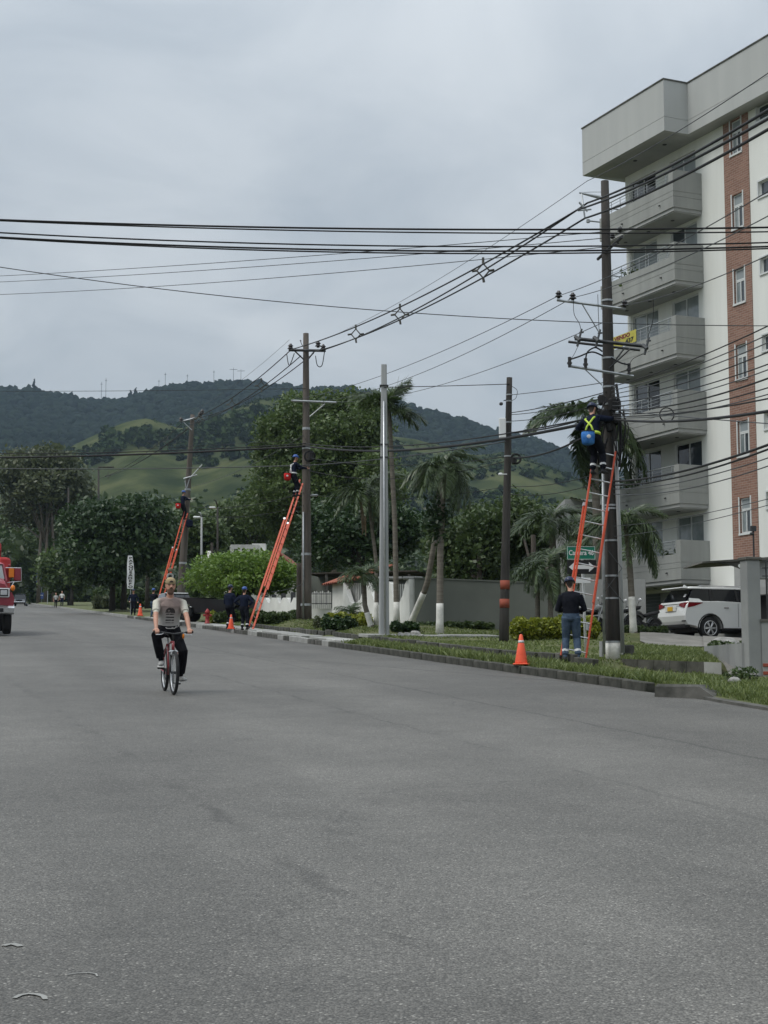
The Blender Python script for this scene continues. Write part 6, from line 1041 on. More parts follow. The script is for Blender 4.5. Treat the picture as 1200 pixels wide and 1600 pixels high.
# black pickup behind the cyclist
pk = thing('black_pickup', 'black pickup truck with a long bed parked behind the cyclist', 'car', S_(335, 79.5, 968), R(-8)); 
pp = [(-2.5, .55), (-2.52, 1.1), (-2.4, 1.16), (-1.2, 1.13), (.4, 1.06), (1.5, 1.02), (2.3, .95), (2.5, .8), (2.5, .5)] + arch(1.65, .38, .48, 0, PI, 9) + [(1.0, .4), (-.75, .4)] + arch(-1.3, .38, .5, 0, PI, 9) + [(-2.2, .5)]
part(pk, 'body', 'car_black', lambda q: extrude_body(q, pp, .9)); part(pk, 'cabin', 'glass_dark', lambda q: cabin(q, (.75, 2.0), (1.0, 1.6), .78, .66, 1.02, 1.45)); part(pk, 'roof', 'car_black', lambda q: q.bbox((1.3, 0, 1.47), (.7, 1.3, .05), .02))
for s in (-1, 1):
    for x_ in (-1.3, 1.65): wheel(pk, (x_, s * .78, .38), .38, .24, s, 6, 'steel_dark')
    part(pk, 'fender_flare', 'trim_black', lambda q: q.tube([V3(-1.3 + .51 * math.cos(a), s * .9, .38 + .51 * math.sin(a)) for a in np.linspace(0, PI, 10)], .035, 5))
part(pk, 'bed_rail', 'trim_black', lambda q: [q.tube([(-2.4, s * .82, 1.18), (.3, s * .82, 1.1)], .03, 6) for s in (-1, 1)]); part(pk, 'tail_lamp', 'lamp_red', lambda q: q.box((-2.52, -.75, .85), (.04, .2, .25)))
def far_car(lab, name, p, rz, mat, h=1.5):
    t_ = thing(name, lab, 'car', p, rz, 'cars in the distance'); pf_ = [(-2.1, .45), (-2.12, .9), (-1.2, .95), (1.0, .92), (1.95, .78), (2.1, .5), (1.9, .35)] + arch(1.35, .34, .38, 0, PI, 7) + [(.8, .32), (-.8, .32)] + arch(-1.3, .34, .38, 0, PI, 7) + [(-1.9, .38)]
    part(t_, 'body', mat, lambda q: extrude_body(q, pf_, .85)); part(t_, 'cabin', 'glass_dark', lambda q: cabin(q, (-2.0, 1.0), (-1.7, .3), .8, .64, .9, h - .06)); part(t_, 'roof', mat, lambda q: q.bbox((-.7, 0, h - .03), (2.1, 1.3, .06), .025)); part(t_, 'bumper', 'chrome', lambda q: q.bbox((2.1, 0, .45), (.1, 1.6, .12), .03)); part(t_, 'headlamp', 'lamp_clear', lambda q: (q.box((2.05, .6, .68), (.1, .3, .12)), q.box((2.05, -.6, .68), (.1, .3, .12)))); part(t_, 'grille', 'trim_black', lambda q: q.box((2.06, 0, .66), (.1, .7, .14)))
    for s in (-1, 1):
        for x_ in (-1.3, 1.35): wheel(t_, (x_, s * .75, .34), .34, .22, s, 5)
cp_ = gp(34, 947); far_car('dark car coming down the road behind the red truck', 'dark_car', (cp_[0] - .2, cp_[1], cp_[2]), R(-82), 'car_dark', 1.62)
far_car('white car mostly hidden behind the cyclist, left of the black pickup', 'white_car', S_(274, 87, 960), R(-72), 'car_white', 1.5)
far_car('pale parked car glimpsed beyond the shade tree trunks', 'parked_car', S_(166, 160, 945), R(-80), 'car_white', 1.5)
# red truck at the left edge
tp_ = gp(10, 993); tr = thing('red_truck', 'old red truck with chrome bumper and red load coming down the left side', 'truck', (0, 0, 0), R(-90 + 15.1 + 2)); an = R(-90 + 17.1)
off = V3(-.95 * math.cos(an) - 1.0 * math.sin(an), -.95 * math.sin(an) + 1.0 * math.cos(an), 0); tr.location = tuple(tp_ - off); tr.rotation_euler = (0, R(3.2), an)
part(tr, 'chassis', 'trim_black', lambda q: q.span((-8, -.5, .55), (-.1, .5, .8))); part(tr, 'bumper', 'chrome', lambda q: q.loft([[(x_ - .06, y_, z_ * 1.0) for x_, z_ in ((0, .78), (.08, .84), (.09, 1.02), (0, 1.1), (-.1, 1.1), (-.1, .78))] for y_ in (-1.2, -1.1, 1.1, 1.2)])); part(tr, 'bumper_hole', 'trim_black', lambda q: [q.box((.03, s * .7, .93), (.04, .2, .14)) for s in (-1, 1)])
part(tr, 'hood', 'truck_red', lambda q: q.loft([[(x_, y_ * w_, z_) for y_, z_ in ((-1, 1.12), (-1.02, 1.7), (-.85, h_ - .08), (-.5, h_), (.5, h_), (.85, h_ - .08), (1.02, 1.7), (1, 1.12))] for x_, w_, h_ in ((-.05, .96, 2.0), (-.15, 1.0, 2.08), (-1.7, 1.02, 2.22))]))
part(tr, 'front_fender', 'truck_red', lambda q: [q.loft([[(x_, s * y_, z_) for y_, z_ in ((.9, .95), (1.17, .95), (1.2, 1.4), (1.1, 1.62), (.9, 1.66))] for x_ in (-.06, -.4, -1.7)]) for s in (-1, 1)]); part(tr, 'grille', 'trim_black', lambda q: q.bbox((-.03, 0, 1.6), (.06, 1.05, .5), .02)); part(tr, 'wheel_arch_trim', 'sign_white', lambda q: [q.tube([V3(-.95 + .6 * math.cos(a), s * 1.19, .58 + .6 * math.sin(a)) for a in np.linspace(.35, 2.7, 10)], .05, 5) for s in (-1, 1)])
for s in (-1, 1):
    hb_ = part(tr, 'headlamp_bezel', 'sign_white', lambda q: q.bbox((-.02, s * .8, 1.6), (.07, .42, .36), .03)); part(hb_, 'headlamp', 'lamp_clear', lambda q: q.bbox((.02, s * .8, 1.6), (.05, .26, .2), .04)); part(hb_, 'headlamp_rim', 'trim_black', lambda q: q.bbox((.012, s * .8, 1.6), (.03, .33, .27), .02))
    part(tr, 'turn_lamp', 'lamp_amber', lambda q: q.ball((-.2, s * 1.14, 1.78), (.1, .09, .12))); mm = part(tr, 'mirror', 'truck_red', lambda q: q.bbox((-1.9, s * 1.42, 2.32), (.08, .28, .5), .04)); part(mm, 'mirror_bracket', 'aluminium', lambda q: (q.tube([(-1.9, s * .95, 2.58), (-1.88, s * 1.55, 2.58), (-1.88, s * 1.57, 2.06), (-1.88, s * 1.2, 2.02), (-1.9, s * 1.0, 1.98)], .02, 6), q.tube([(-1.88, s * 1.3, 2.04), (-1.6, s * 1.08, 1.7)], .016, 6))); part(mm, 'amber_panel', 'lamp_amber', lambda q: q.bbox((-1.84, s * 1.18, 2.38), (.03, .2, .36), .02)); part(tr, 'roof_marker', 'lamp_red', lambda q: q.ball((-2.0, s * 1.1, 2.66), .06))
    for x_ in (-.95, -5.6, -6.8): wheel(tr, (x_, s * 1.0, .52), .52, .3, s, 6, 'steel_dark')
part(tr, 'cab', 'truck_red', lambda q: q.loft([[(x_, -w_, z_), (x_, w_, z_), (x2, w_, z_), (x2, -w_, z_)] for w_, x_, x2, z_ in ((1.0, -1.6, -3.0, 1.1), (1.02, -1.65, -3.0, 2.08), (.9, -1.95, -2.95, 2.72), (.75, -2.1, -2.85, 2.8))])); part(tr, 'windscreen', 'glass_pale', lambda q: q.add([(-1.66, -.9, 2.13), (-1.66, .9, 2.13), (-1.925, .8, 2.67), (-1.925, -.8, 2.67)], [(0, 1, 2, 3)])); part(tr, 'windscreen_frame', 'trim_black', lambda q: q.tube([(-1.66, -.93, 2.1), (-1.66, .93, 2.1), (-1.93, .83, 2.7), (-1.93, -.83, 2.7)], .025, 5, closed=True))
part(tr, 'flatbed', 'trim_black', lambda q: q.span((-8, -1.15, 1.1), (-3.15, 1.15, 1.25)))
for i, (x_, y_, z_, s) in enumerate([(-3.6 - 1.1 * a, -.86 + .86 * b_, 1.7 + .85 * c_, 1.1) for a in range(4) for b_ in range(3) for c_ in range(2)] + [(-3.7 - 1.2 * a, -.6 + .6 * b_, 3.3, .75) for a in range(3) for b_ in range(3)]): part(tr, 'load_drum', 'tarp_red', lambda q: q.lathe([(.28 * s, -.42 * s), (.36 * s, -.38 * s), (.365 * s, -.02 * s), (.385 * s, .0), (.365 * s, .03 * s), (.36 * s, .32 * s), (.30 * s, .40 * s), (.2 * s, .43 * s)], (x_ + random.uniform(-.04, .04), y_, z_), 14), True)
# ------------------------------------------------------------------ people
def ik(a, b_, l1, l2, pole_):
    a, b_ = np.asarray(a, float), np.asarray(b_, float); v = b_ - a; d = min(np.linalg.norm(v), (l1 + l2) * .999); u = nrm(v); x = (l1 * l1 - l2 * l2 + d * d) / (2 * d); h_ = math.sqrt(max(l1 * l1 - x * x, 1e-6)); p = np.asarray(pole_, float); p = nrm(p - u * np.dot(p, u)); return a + u * x + p * h_, a + u * d
def ell(c, a, b_, n_=14): return [np.asarray(c) + a * math.cos(2 * PI * k / n_) + b_ * math.sin(2 * PI * k / n_) for k in range(n_)]
def person(label, loc, rz, pel, chest_dir, ank, wri, mats, h=1.74, head_dir=None, knee=(V3(0, 1, 0), V3(0, 1, 0)), elbow=(V3(-.6, -.8, -.3), V3(.6, -.8, -.3)), toe=(V3(-.12, 1, 0), V3(.12, 1, 0)), vox=.011, SHW=.185, helmet=None, group=None, loose=1.0, short=True, grip=None, lateral=V3(1, 0, 0), band=False, smooth=4, face=False, pose_rx=0):
    k = h / 1.74; pel = np.asarray(pel, float); up = nrm(chest_dir); lat = nrm(lateral - up * np.dot(lateral, up)); fr = np.cross(up, lat)
    neck = pel + up * .52 * k; sh = [neck - up * .075 * k + lat * s * SHW * k for s in (-1, 1)]; hip = [pel - up * .03 + lat * s * .09 * k for s in (-1, 1)]; hd = nrm(head_dir if head_dir is not None else up); hc = neck + hd * .20 * k + fr * .02
    q = MB(); bands = []; segs = []                               # segs: (a, b, ra, rb, material)
    def limb(pts, rs, mi, n_=12): q.tube(pts, rs, n_); [segs.append((np.asarray(a), np.asarray(b_), ra, rb, mi)) for a, b_, ra, rb in zip(pts, pts[1:], rs, rs[1:])]
    tr_ = [(-.10, .10, .09), (-.06, .15, .115), (.0, .168, .122), (.10, .155, .112), (.2, .158, .115), (.32, .178, .125), (.42, .19, .115), (.465, .165, .092), (.50, .115, .075), (.53, .07, .06)]
    q.loft([ell(pel + up * z_ * k + fr * (.01 if z_ < .1 else .0), lat * w_ * k * loose, fr * d_ * k * loose) for z_, w_, d_ in tr_])
    segs += [(pel - up * .08, pel + up * .05, .13, .14, 10), (pel + up * .09 - lat * .06, pel + up * .42 - lat * .08, .11, .12, 10), (pel + up * .09 + lat * .06, pel + up * .42 + lat * .08, .11, .12, 10), (sh[0], sh[1], .085, .085, 0)]
    for i in (0, 1):
        w_ = np.asarray(wri[i], float); e_, w_ = ik(sh[i], w_, .305 * k, .265 * k, elbow[i]); ls = loose
        limb([neck - up * .035, sh[i]], [.07, .066], 0); m1 = sh[i] + (e_ - sh[i]) * .62
        if short: limb([sh[i] - (e_ - sh[i]) * .05, sh[i] + (e_ - sh[i]) * .3, m1], [.068, .066, .063], 0); limb([m1 - (e_ - sh[i]) * .04, e_, e_ + (w_ - e_) * .3, w_], [.046, .041, .042, .028], 2)
        else: limb([sh[i] - (e_ - sh[i]) * .05, m1, e_, e_ + (w_ - e_) * .45, e_ + (w_ - e_) * .93], [.068 * ls, .06 * ls, .054 * ls, .05 * ls, .042 * ls], 0); limb([e_ + (w_ - e_) * .9, w_], [.03, .028], 2)
        d = nrm(w_ - e_) if grip is None else nrm(grip[i][0]); pn = nrm(np.cross(d, lat)) if grip is None else nrm(grip[i][1]); sd = nrm(np.cross(pn, d)); c = w_ + d * .045     # hand: palm and five fingers
        q.loft([ell(w_ + d * t_, sd * a_, pn * b_, 10) for t_, a_, b_ in ((-.01, .026, .02), (.02, .036, .018), (.06, .042, .016), (.088, .040, .013))]); segs.append((w_, w_ + d * .08, .036, .036, 2))
        curl = 1.0 if grip is not None else .45
        for f_ in range(4):
            b0 = w_ + d * .085 + sd * (-.030 + .020 * f_); l_ = (.034, .04, .037, .028)[f_]; k1 = b0 + nrm(d - pn * curl * .6) * l_; k2 = k1 + nrm(d * (1 - curl) - pn * 1.0 * (curl + .2)) * l_ * .8; k3 = k2 + nrm(-d * (curl - .35) - pn * .5) * l_ * .55; limb([b0 - d * .012, k1, k2, k3], [.0095, .009, .0085, .007], 2, 7)
        th = w_ + d * .025 - sd * .034 * (1 if i else -1) * (1 if grip is None else 1); limb([th, th + nrm(d * .6 - sd * .7 * (1 if i else -1) - pn * .4) * .035, th + nrm(d * .8 - sd * .3 * (1 if i else -1) - pn * .8) * .066], [.013, .011, .009], 2, 7)
        a_ = np.asarray(ank[i], float); kn, a_ = ik(hip[i], a_, .43 * k, .43 * k, knee[i]); sd2 = a_ - kn
        limb([hip[i] + up * .03, hip[i] + (kn - hip[i]) * .35, kn, kn + sd2 * .4, kn + sd2 * .86], [.10 * ls, .092 * ls, .072 * ls, .07 * ls, .06 * ls], 1); limb([kn + sd2 * .8, a_], [.042, .04], 3)
        if band: bands.append((kn, sd2))
        tt_ = nrm(toe[i]); zz = V3(0, 0, 1) if abs(tt_[2]) < .8 else fr; sdx = nrm(np.cross(tt_, zz)); zz = np.cross(sdx, tt_); f0 = a_ - zz * .035 - tt_ * .06
        q.loft([ell(f0 + tt_ * t_ * k, sdx * w2, zz * h2, 10) for t_, w2, h2 in ((-.02, .02, .02), (0, .036, .042), (.08, .042, .05), (.16, .047, .036), (.22, .046, .027), (.262, .03, .018))]); segs.append((f0, f0 + tt_ * .24, .05, .045, 3))
    hu = hd; hf = nrm(fr - hu * np.dot(fr, hu)); hl = np.cross(hf, hu)
    limb([neck - up * .04, hc - hu * .06], [.058, .054], 2)
    q.loft([ell(hc + hu * z_ * k + hf * f_, hl * w_ * k, hf * d_ * k, 16) for z_, w_, d_, f_ in ((-.125, .035, .035, .045), (-.105, .052, .06, .03), (-.06, .066, .082, .012), (0, .075, .096, .0), (.05, .077, .10, -.003), (.09, .066, .088, -.006), (.115, .04, .055, -.008), (.125, .012, .015, -.008))]); segs.append((hc - hu * .06, hc + hu * .05, .08, .085, 2)); segs.append((hc + hu * .06 - hf * .03, hc + hu * .08 - hf * .03, .085, .08, 4)); segs.append((hc - hf * .05 - hu * .05, hc - hf * .05 + hu * .05, .07, .085, 4))
    q.tube([hc + hf * .09 + hu * .02, hc + hf * .112 - hu * .022, hc + hf * .098 - hu * .03], [.009, .014, .012], 8)
    for s in (-1, 1): q.loft([ell(hc + hl * s * .074 - hf * .005 + hu * z_, hf * w_, hl * .012, 8) for z_, w_ in ((-.035, .006), (-.015, .014), (.012, .018), (.028, .008))])
    if face: segs += [(hc - hu * .098 + hf * .05 - hl * .02, hc - hu * .098 + hf * .05 + hl * .02, .050, .050, 6), (hc - hu * .07 + hf * .04 - hl * .06, hc - hu * .03 - hl * .075, .022, .014, 6), (hc - hu * .07 + hf * .04 + hl * .06, hc - hu * .03 + hl * .075, .022, .014, 6), (hc - hu * .052 + hf * .10 - hl * .02, hc - hu * .052 + hf * .10 + hl * .02, .006, .006, 6)]
    me = q.mesh('person', mats); tmp = bpy.data.objects.new('tmp', me); COL.objects.link(tmp); rm = tmp.modifiers.new('r', 'REMESH'); rm.mode = 'VOXEL'; rm.voxel_size = vox; sm = tmp.modifiers.new('s', 'SMOOTH'); sm.iterations = smooth; sm.factor = .5
    dgp = bpy.context.evaluated_depsgraph_get(); me2 = bpy.data.meshes.new_from_object(tmp.evaluated_get(dgp)); bpy.data.objects.remove(tmp)
    n_ = len(me2.polygons); C = np.empty(n_ * 3); me2.polygons.foreach_get('center', C); C = C.reshape(-1, 3); best = np.full(n_, 1e9); mi = np.zeros(n_, np.int32)
    for a, b_, ra, rb, m_ in segs:
        v = b_ - a; t_ = np.clip(((C - a) @ v) / max(v @ v, 1e-9), 0, 1); d = np.linalg.norm(C - a - t_[:, None] * v, axis=1) - (ra + (rb - ra) * t_); w = d < best; best[w] = d[w]; mi[w] = m_
    tz = (C - pel) @ up; mi[(mi == 10) & (tz > .055)] = 0; mi[mi == 10] = 1
    for kn, sd2 in bands: t_ = ((C - kn) @ sd2) / (sd2 @ sd2); mi[(mi == 1) & (t_ > .60) & (t_ < .71) & (np.linalg.norm(C - kn - t_[:, None] * sd2, axis=1) < .1)] = 5
    me2.materials.clear(); [me2.materials.append(M[m]) for m in mats]; me2.polygons.foreach_set('material_index', mi); me2.polygons.foreach_set('use_smooth', [True] * n_); me2.update()
    o = bpy.data.objects.new('person', me2); COL.objects.link(o); o.location = tuple(map(float, loc)); o.rotation_euler = (pose_rx, 0, rz); tag(o, label, 'person', group)
    if helmet:
        hp = MB(); c = hc + hu * .035; R0 = Matrix((hl, hf, hu)).transposed(); prof_ = [(.108, -.0), (.112, .03), (.104, .065), (.08, .098), (.045, .116), (.005, .122)]
        hp.loft([[tuple(R0 @ Vector((r_ * .92 * math.cos(2 * PI * j / 18), r_ * 1.1 * math.sin(2 * PI * j / 18), z_)) + Vector(c)) for j in range(18)] for r_, z_ in prof_]); hp.loft([[tuple(R0 @ Vector((r_ * .95 * math.cos(2 * PI * j / 18), r_ * 1.1 * math.sin(2 * PI * j / 18) + (.035 if math.sin(2 * PI * j / 18) > .3 else 0), z_)) + Vector(c)) for j in range(18)] for r_, z_ in ((.10, .0), (.125, -.004), (.125, .008), (.10, .012))]); hp.build('helmet', helmet, o, True)
        st = MB(); st.tube([hc + hl * .08 - hu * .0, hc + hl * .06 - hu * .1 + hf * .03, hc - hu * .13 + hf * .045, hc - hl * .06 - hu * .1 + hf * .03, hc - hl * .08], .006, 5); st.build('chin_strap', 'rubber', o)
    return o, dict(pel=pel, neck=neck, up=up, fr=fr, lat=lat, hc=hc, hu=hu, hf=hf, hl=hl, sh=sh, hip=hip)
WM = ['navy_black', 'jeans', 'skin', 'rubber', 'hair_dark', 'reflective']; WN = ['navy', 'navy_black', 'skin', 'rubber', 'hair_dark', 'reflective']
def toward(fx, fy): return math.atan2(-fx, fy)          # rotation that turns local +Y to (fx, fy)
UP = V3(0, 0, 1)
# worker standing at the foot of the nearest ladder, back to the camera
person('worker in jeans, dark jacket and helmet standing behind the nearest ladder\'s foot', S_(893, 32.5, 1031) + V3(0, 0, .03), toward(.12, 1), (0, 0, .92), V3(0, .06, 1), ((-.13, 0, .085), (.14, -.04, .085)), ((-.14, .28, 1.08), (.16, .28, 1.05)), WM, 1.70, head_dir=V3(-.1, .32, 1), short=False, helmet='helmet_navy', band=True, loose=1.12, elbow=(V3(-.55, -.5, -.6), V3(.55, -.5, -.6)), group='line workers in dark clothes')
# worker at the top of the nearest ladder
f_ = LP1(.895); d1 = at(946, 640, 33.9) - at(925, 700, 33.1)
o1 = LP1(.92, -.1); wz = at(933, 741, 33.35); wp = V3(wz[0], wz[1], wz[2]); rzz = toward(.55, .84)
wk, J = person('worker high on the nearest pole wearing a yellow harness and a blue bucket', wp, rzz, (-.06, -.10, .80), V3(-.10, .22, 1), ((-.13, .05, .085), (.12, .05, .085)), ((-.36, .30, 1.02), (.18, .44, 1.26)), WN, 1.61, head_dir=V3(-.15, .35, 1), short=False, helmet='helmet_navy', band=True, loose=1.08, elbow=(V3(-1, -.3, -.2), V3(.9, -.4, -.3)), group='line workers in dark clothes')
def harness(o, J, mat='hi_vis'):
    q = MB()
    for s in (-1, 1): q.tube([J['neck'] + J['lat'] * .10 * s - J['up'] * .02, J['neck'] + J['lat'] * .10 * s - J['fr'] * .13 - J['up'] * .10, J['pel'] - J['lat'] * .05 * s - J['fr'] * .142 + J['up'] * .2, J['pel'] - J['lat'] * .1 * s - J['fr'] * .14 + J['up'] * .05], .021, 6)
    q.build('harness_strap', mat, o, True); q = MB(); q.loft([ell(J['pel'] + J['up'] * z_, J['lat'] * .195, J['fr'] * .15, 18) for z_ in (.03, .085)]); q.build('belt', mat, o, True)
harness(wk, J)
def bucket(lab, o, J, side, mat, s=1.0):
    m_ = Matrix.Rotation(o.rotation_euler[2], 3, 'Z'); c = J['pel'] + J['lat'] * side[0] + J['fr'] * side[1] - J['up'] * .10; w = np.array(m_ @ Vector(c)) + np.array(o.location); t_ = thing('tool_bag', lab, 'tool bag', w - V3(0, 0, .16)); part(t_, 'bag', mat, lambda q: q.lathe([(.08 * s, 0), (.12 * s, .03), (.135 * s, .18 * s), (.125 * s, .26 * s), (.05, .27 * s)], n=14), True); part(t_, 'rim', 'rubber', lambda q: q.torus((0, 0, .26 * s), .125 * s, .012, 'z', 16, 6)); part(t_, 'patch', 'reflective', lambda q: q.ball((0, -.12 * s, .15 * s), (.05, .02, .05)))
bucket('blue tool bucket hanging from the belt of the worker on the nearest pole', wk, J, (.02, -.24), 'blue_cloth', 1.1)
# second ladder crew
w2 = at(460, 776, 65.0); wk2, J2 = person('worker on the middle ladder reaching to the brown pole, red tool bag behind', w2, toward(.9, .35), (0, -.05, .92), V3(0, .1, 1), ((-.1, .0, .085), (.12, .08, .085)), ((-.1, .48, 1.24), (.12, .5, 1.20)), WN, 1.72, short=False, helmet='helmet_blue', band=True, vox=.014, group='line workers in dark clothes'); harness(wk2, J2, 'reflective'); bucket('red tool bag on the belt of the worker on the middle ladder', wk2, J2, (-.05, -.23), 'red_cloth', 1.15)
person('worker in navy with a dark hood standing beside the small traffic cone', S_(358, 65.2, 977), toward(.5, .86), (0, 0, .93), V3(0, .03, 1), ((-.1, 0, .085), (.1, .02, .085)), ((-.1, .26, 1.12), (.12, .28, 1.15)), WN, 1.85, head_dir=V3(0, .1, 1), short=False, helmet='helmet_navy', band=True, vox=.014, loose=1.15, group='line workers in dark clothes')
person('worker with a blue helmet and hands on hips at the foot of the middle ladder', S_(381, 63.0, 984), toward(.3, .95), (0, 0, .90), V3(0, .02, 1), ((-.12, .1, .085), (.2, -.16, .085)), ((-.2, .08, 1.0), (.2, .06, 1.0)), WN, 1.70, short=False, helmet='helmet_blue', band=True, vox=.014, elbow=(V3(-1, -.4, 0), V3(1, -.4, 0)), loose=1.1, group='line workers in dark clothes')
# third ladder crew
w3 = at(286, 812, 94.3); wk3, J3 = person('worker near the top of the distant leaning pole', w3, toward(.75, .65), (0, -.05, .92), V3(0, .05, 1), ((-.1, 0, .085), (.1, .02, .085)), ((-.12, .42, 1.3), (.12, .45, 1.25)), WN, 1.74, short=False, helmet='helmet_blue', vox=.018, group='line workers in dark clothes'); bucket('red tool bag on the belt of the worker on the distant leaning pole', wk3, J3, (-.10, -.24), 'red_cloth', 1.2)
person('distant worker in dark blue standing under the white banner', S_(208, 106, 963), toward(.2, -1), (0, 0, .92), UP, ((-.1, 0, .085), (.1, .02, .085)), ((-.3, .1, .92), (.28, .14, .95)), WN, 1.74, short=False, helmet='helmet_navy', vox=.018, loose=1.15, group='line workers in dark clothes')
person('distant worker with a pale blue helmet holding the farthest ladder', S_(239, 95.5, 963), toward(.4, .9), (0, 0, .92), UP, ((-.14, 0, .085), (.14, .06, .085)), ((-.1, .35, 1.3), (.16, .35, 1.3)), ['navy_black', 'jeans', 'skin', 'rubber', 'hair_dark', 'reflective'], 1.74, short=False, helmet='helmet_blue', vox=.018, loose=1.1, group='line workers in dark clothes')
for i, (x_, lab, mts) in enumerate(((87, 'distant pedestrian in a grey-white shirt walking at the left', ['concrete_pale', 'navy_black', 'skin', 'rubber', 'hair_dark', 'reflective']), (96.5, 'distant pedestrian in a white shirt walking at the right', ['white_paint', 'navy', 'skin', 'rubber', 'hair_dark', 'reflective']))):
    p = gp(x_, 950); k_ = kd(p[0], p[1]); p[2] = G * p[1] if k_[1] < 0 else gz(p[0], p[1]); person(lab, p, toward(.25, -1), (0, 0, .91), UP, ((-.1, .2 if i else -.2, .1), (.1, -.2 if i else .2, .1)), ((-.26, .1, .88), (.26, -.05, .86)), mts, 1.74, vox=.024, group='pedestrians far down the road')
# ------------------------------------------------------------------ cyclist and bicycle
bp0 = gp(263, 1082); RZB = R(180 + 15.7); RXB = -math.atan(G * .963)
bike = thing('bicycle', 'red mountain bike ridden towards the camera', 'bicycle', bp0, RZB, rx=RXB)
def bwheel(y_, steer=0.0):
    t_ = MB(); t_.torus((0, 0, 0), .325, .027, 'x', 36, 8); o = t_.build('wheel', 'rubber', bike, True); o.location = (0, y_, .352); o.rotation_euler = (0, 0, steer)
    q = MB(); q.torus((0, 0, 0), .293, .012, 'x', 32, 6); q.build('rim', 'aluminium', o, True); q = MB(); q.tube([(-.05, 0, 0), (.05, 0, 0)], .022, 8); q.build('hub', 'steel_dark', o)
    q = MB()
    for i in range(28): a = 2 * PI * i / 28; s = 1 if i % 2 else -1; q.tube([(s * .03, .02 * math.cos(a + .5), .02 * math.sin(a + .5)), (0, .285 * math.cos(a), .285 * math.sin(a))], .0018, 3)
    tag(q.build('spokes', 'galvanised', o), kind='stuff'); return o
bwheel(.62, .03); bwheel(-.43); BB = V3(0, 0, .30); HT, HBt = V3(0, .40, .84), V3(0, .45, .70); ST = V3(0, -.18, .78)
for a, b_, r_ in ((BB, HBt, .022), (ST, HT, .018), (BB, ST, .018)): part(bike, 'frame_tube', 'bike_red', lambda q: q.tube([a, b_], r_, 10), True)
for s in (-1, 1): part(bike, 'chain_stay', 'bike_red', lambda q: q.tube([BB + V3(s * .03, 0, 0), V3(s * .065, -.43, .352)], .011, 7)); part(bike, 'seat_stay', 'bike_red', lambda q: q.tube([ST + V3(s * .02, 0, 0), V3(s * .065, -.43, .352)], .009, 7)); part(bike, 'fork_blade', 'steel_dark' if s > 0 else 'bike_red', lambda q: q.tube([HBt + V3(s * .055, .01, -.02), V3(s * .06, .56, .5), V3(s * .055, .62, .352)], [.016, .014, .01], 8), True)
part(bike, 'head_tube', 'bike_red', lambda q: q.tube([HBt, HT], .024, 10), True); part(bike, 'fork_crown', 'aluminium', lambda q: q.bbox(HBt + V3(0, .01, -.02), (.15, .05, .04), .015)); part(bike, 'stem', 'steel_dark', lambda q: q.tube([HT, HT + V3(0, 0, .09), HT + V3(0, .06, .12)], .018, 8), True); HBC = HT + V3(0, .06, .12)
part(bike, 'handlebar', 'steel_dark', lambda q: q.tube([HBC + V3(-.31, -.05, .03), HBC + V3(-.14, -.01, .02), HBC, HBC + V3(.14, -.01, .02), HBC + V3(.31, -.05, .03)], .014, 8), True)
for s in (-1, 1): part(bike, 'grip', 'rubber', lambda q: q.tube([HBC + V3(s * .19, -.02, .023), HBC + V3(s * .32, -.052, .031)], .018, 8)); part(bike, 'brake_lever', 'aluminium', lambda q: q.tube([HBC + V3(s * .16, .0, .015), HBC + V3(s * .2, .05, -.005), HBC + V3(s * .29, .03, -.01)], .007, 5)); part(bike, 'brake_cable', 'cable', lambda q: q.tube([HBC + V3(s * .17, .02, .02), HBC + V3(s * .1, .12, -.02), HBC + V3(s * .02, .09, -.15)], .004, 4))
part(bike, 'seat_post', 'aluminium', lambda q: q.tube([ST, ST + V3(0, -.04, .13)], .014, 8)); SAD = ST + V3(0, -.05, .16); part(bike, 'saddle', 'rubber', lambda q: q.loft([ell(SAD + V3(0, y_, z_), V3(w_, 0, 0), V3(0, 0, .028), 12) for y_, w_, z_ in ((-.15, .03, .01), (-.12, .085, .012), (-.04, .075, .0), (.06, .03, -.004), (.14, .018, -.012))]), True); part(bike, 'brake_caliper', 'aluminium', lambda q: q.bbox(HBt + V3(0, .06, -.05), (.1, .05, .07), .02))
part(bike, 'chainring', 'steel_dark', lambda q: q.torus(BB + V3(.05, 0, 0), .09, .008, 'x', 22, 5)); CA = R(-62); PD = [BB + V3(.09, .17 * math.sin(CA + PI) * 1, .17 * math.cos(CA + PI)), BB + V3(-.09, .17 * math.sin(CA), .17 * math.cos(CA))]
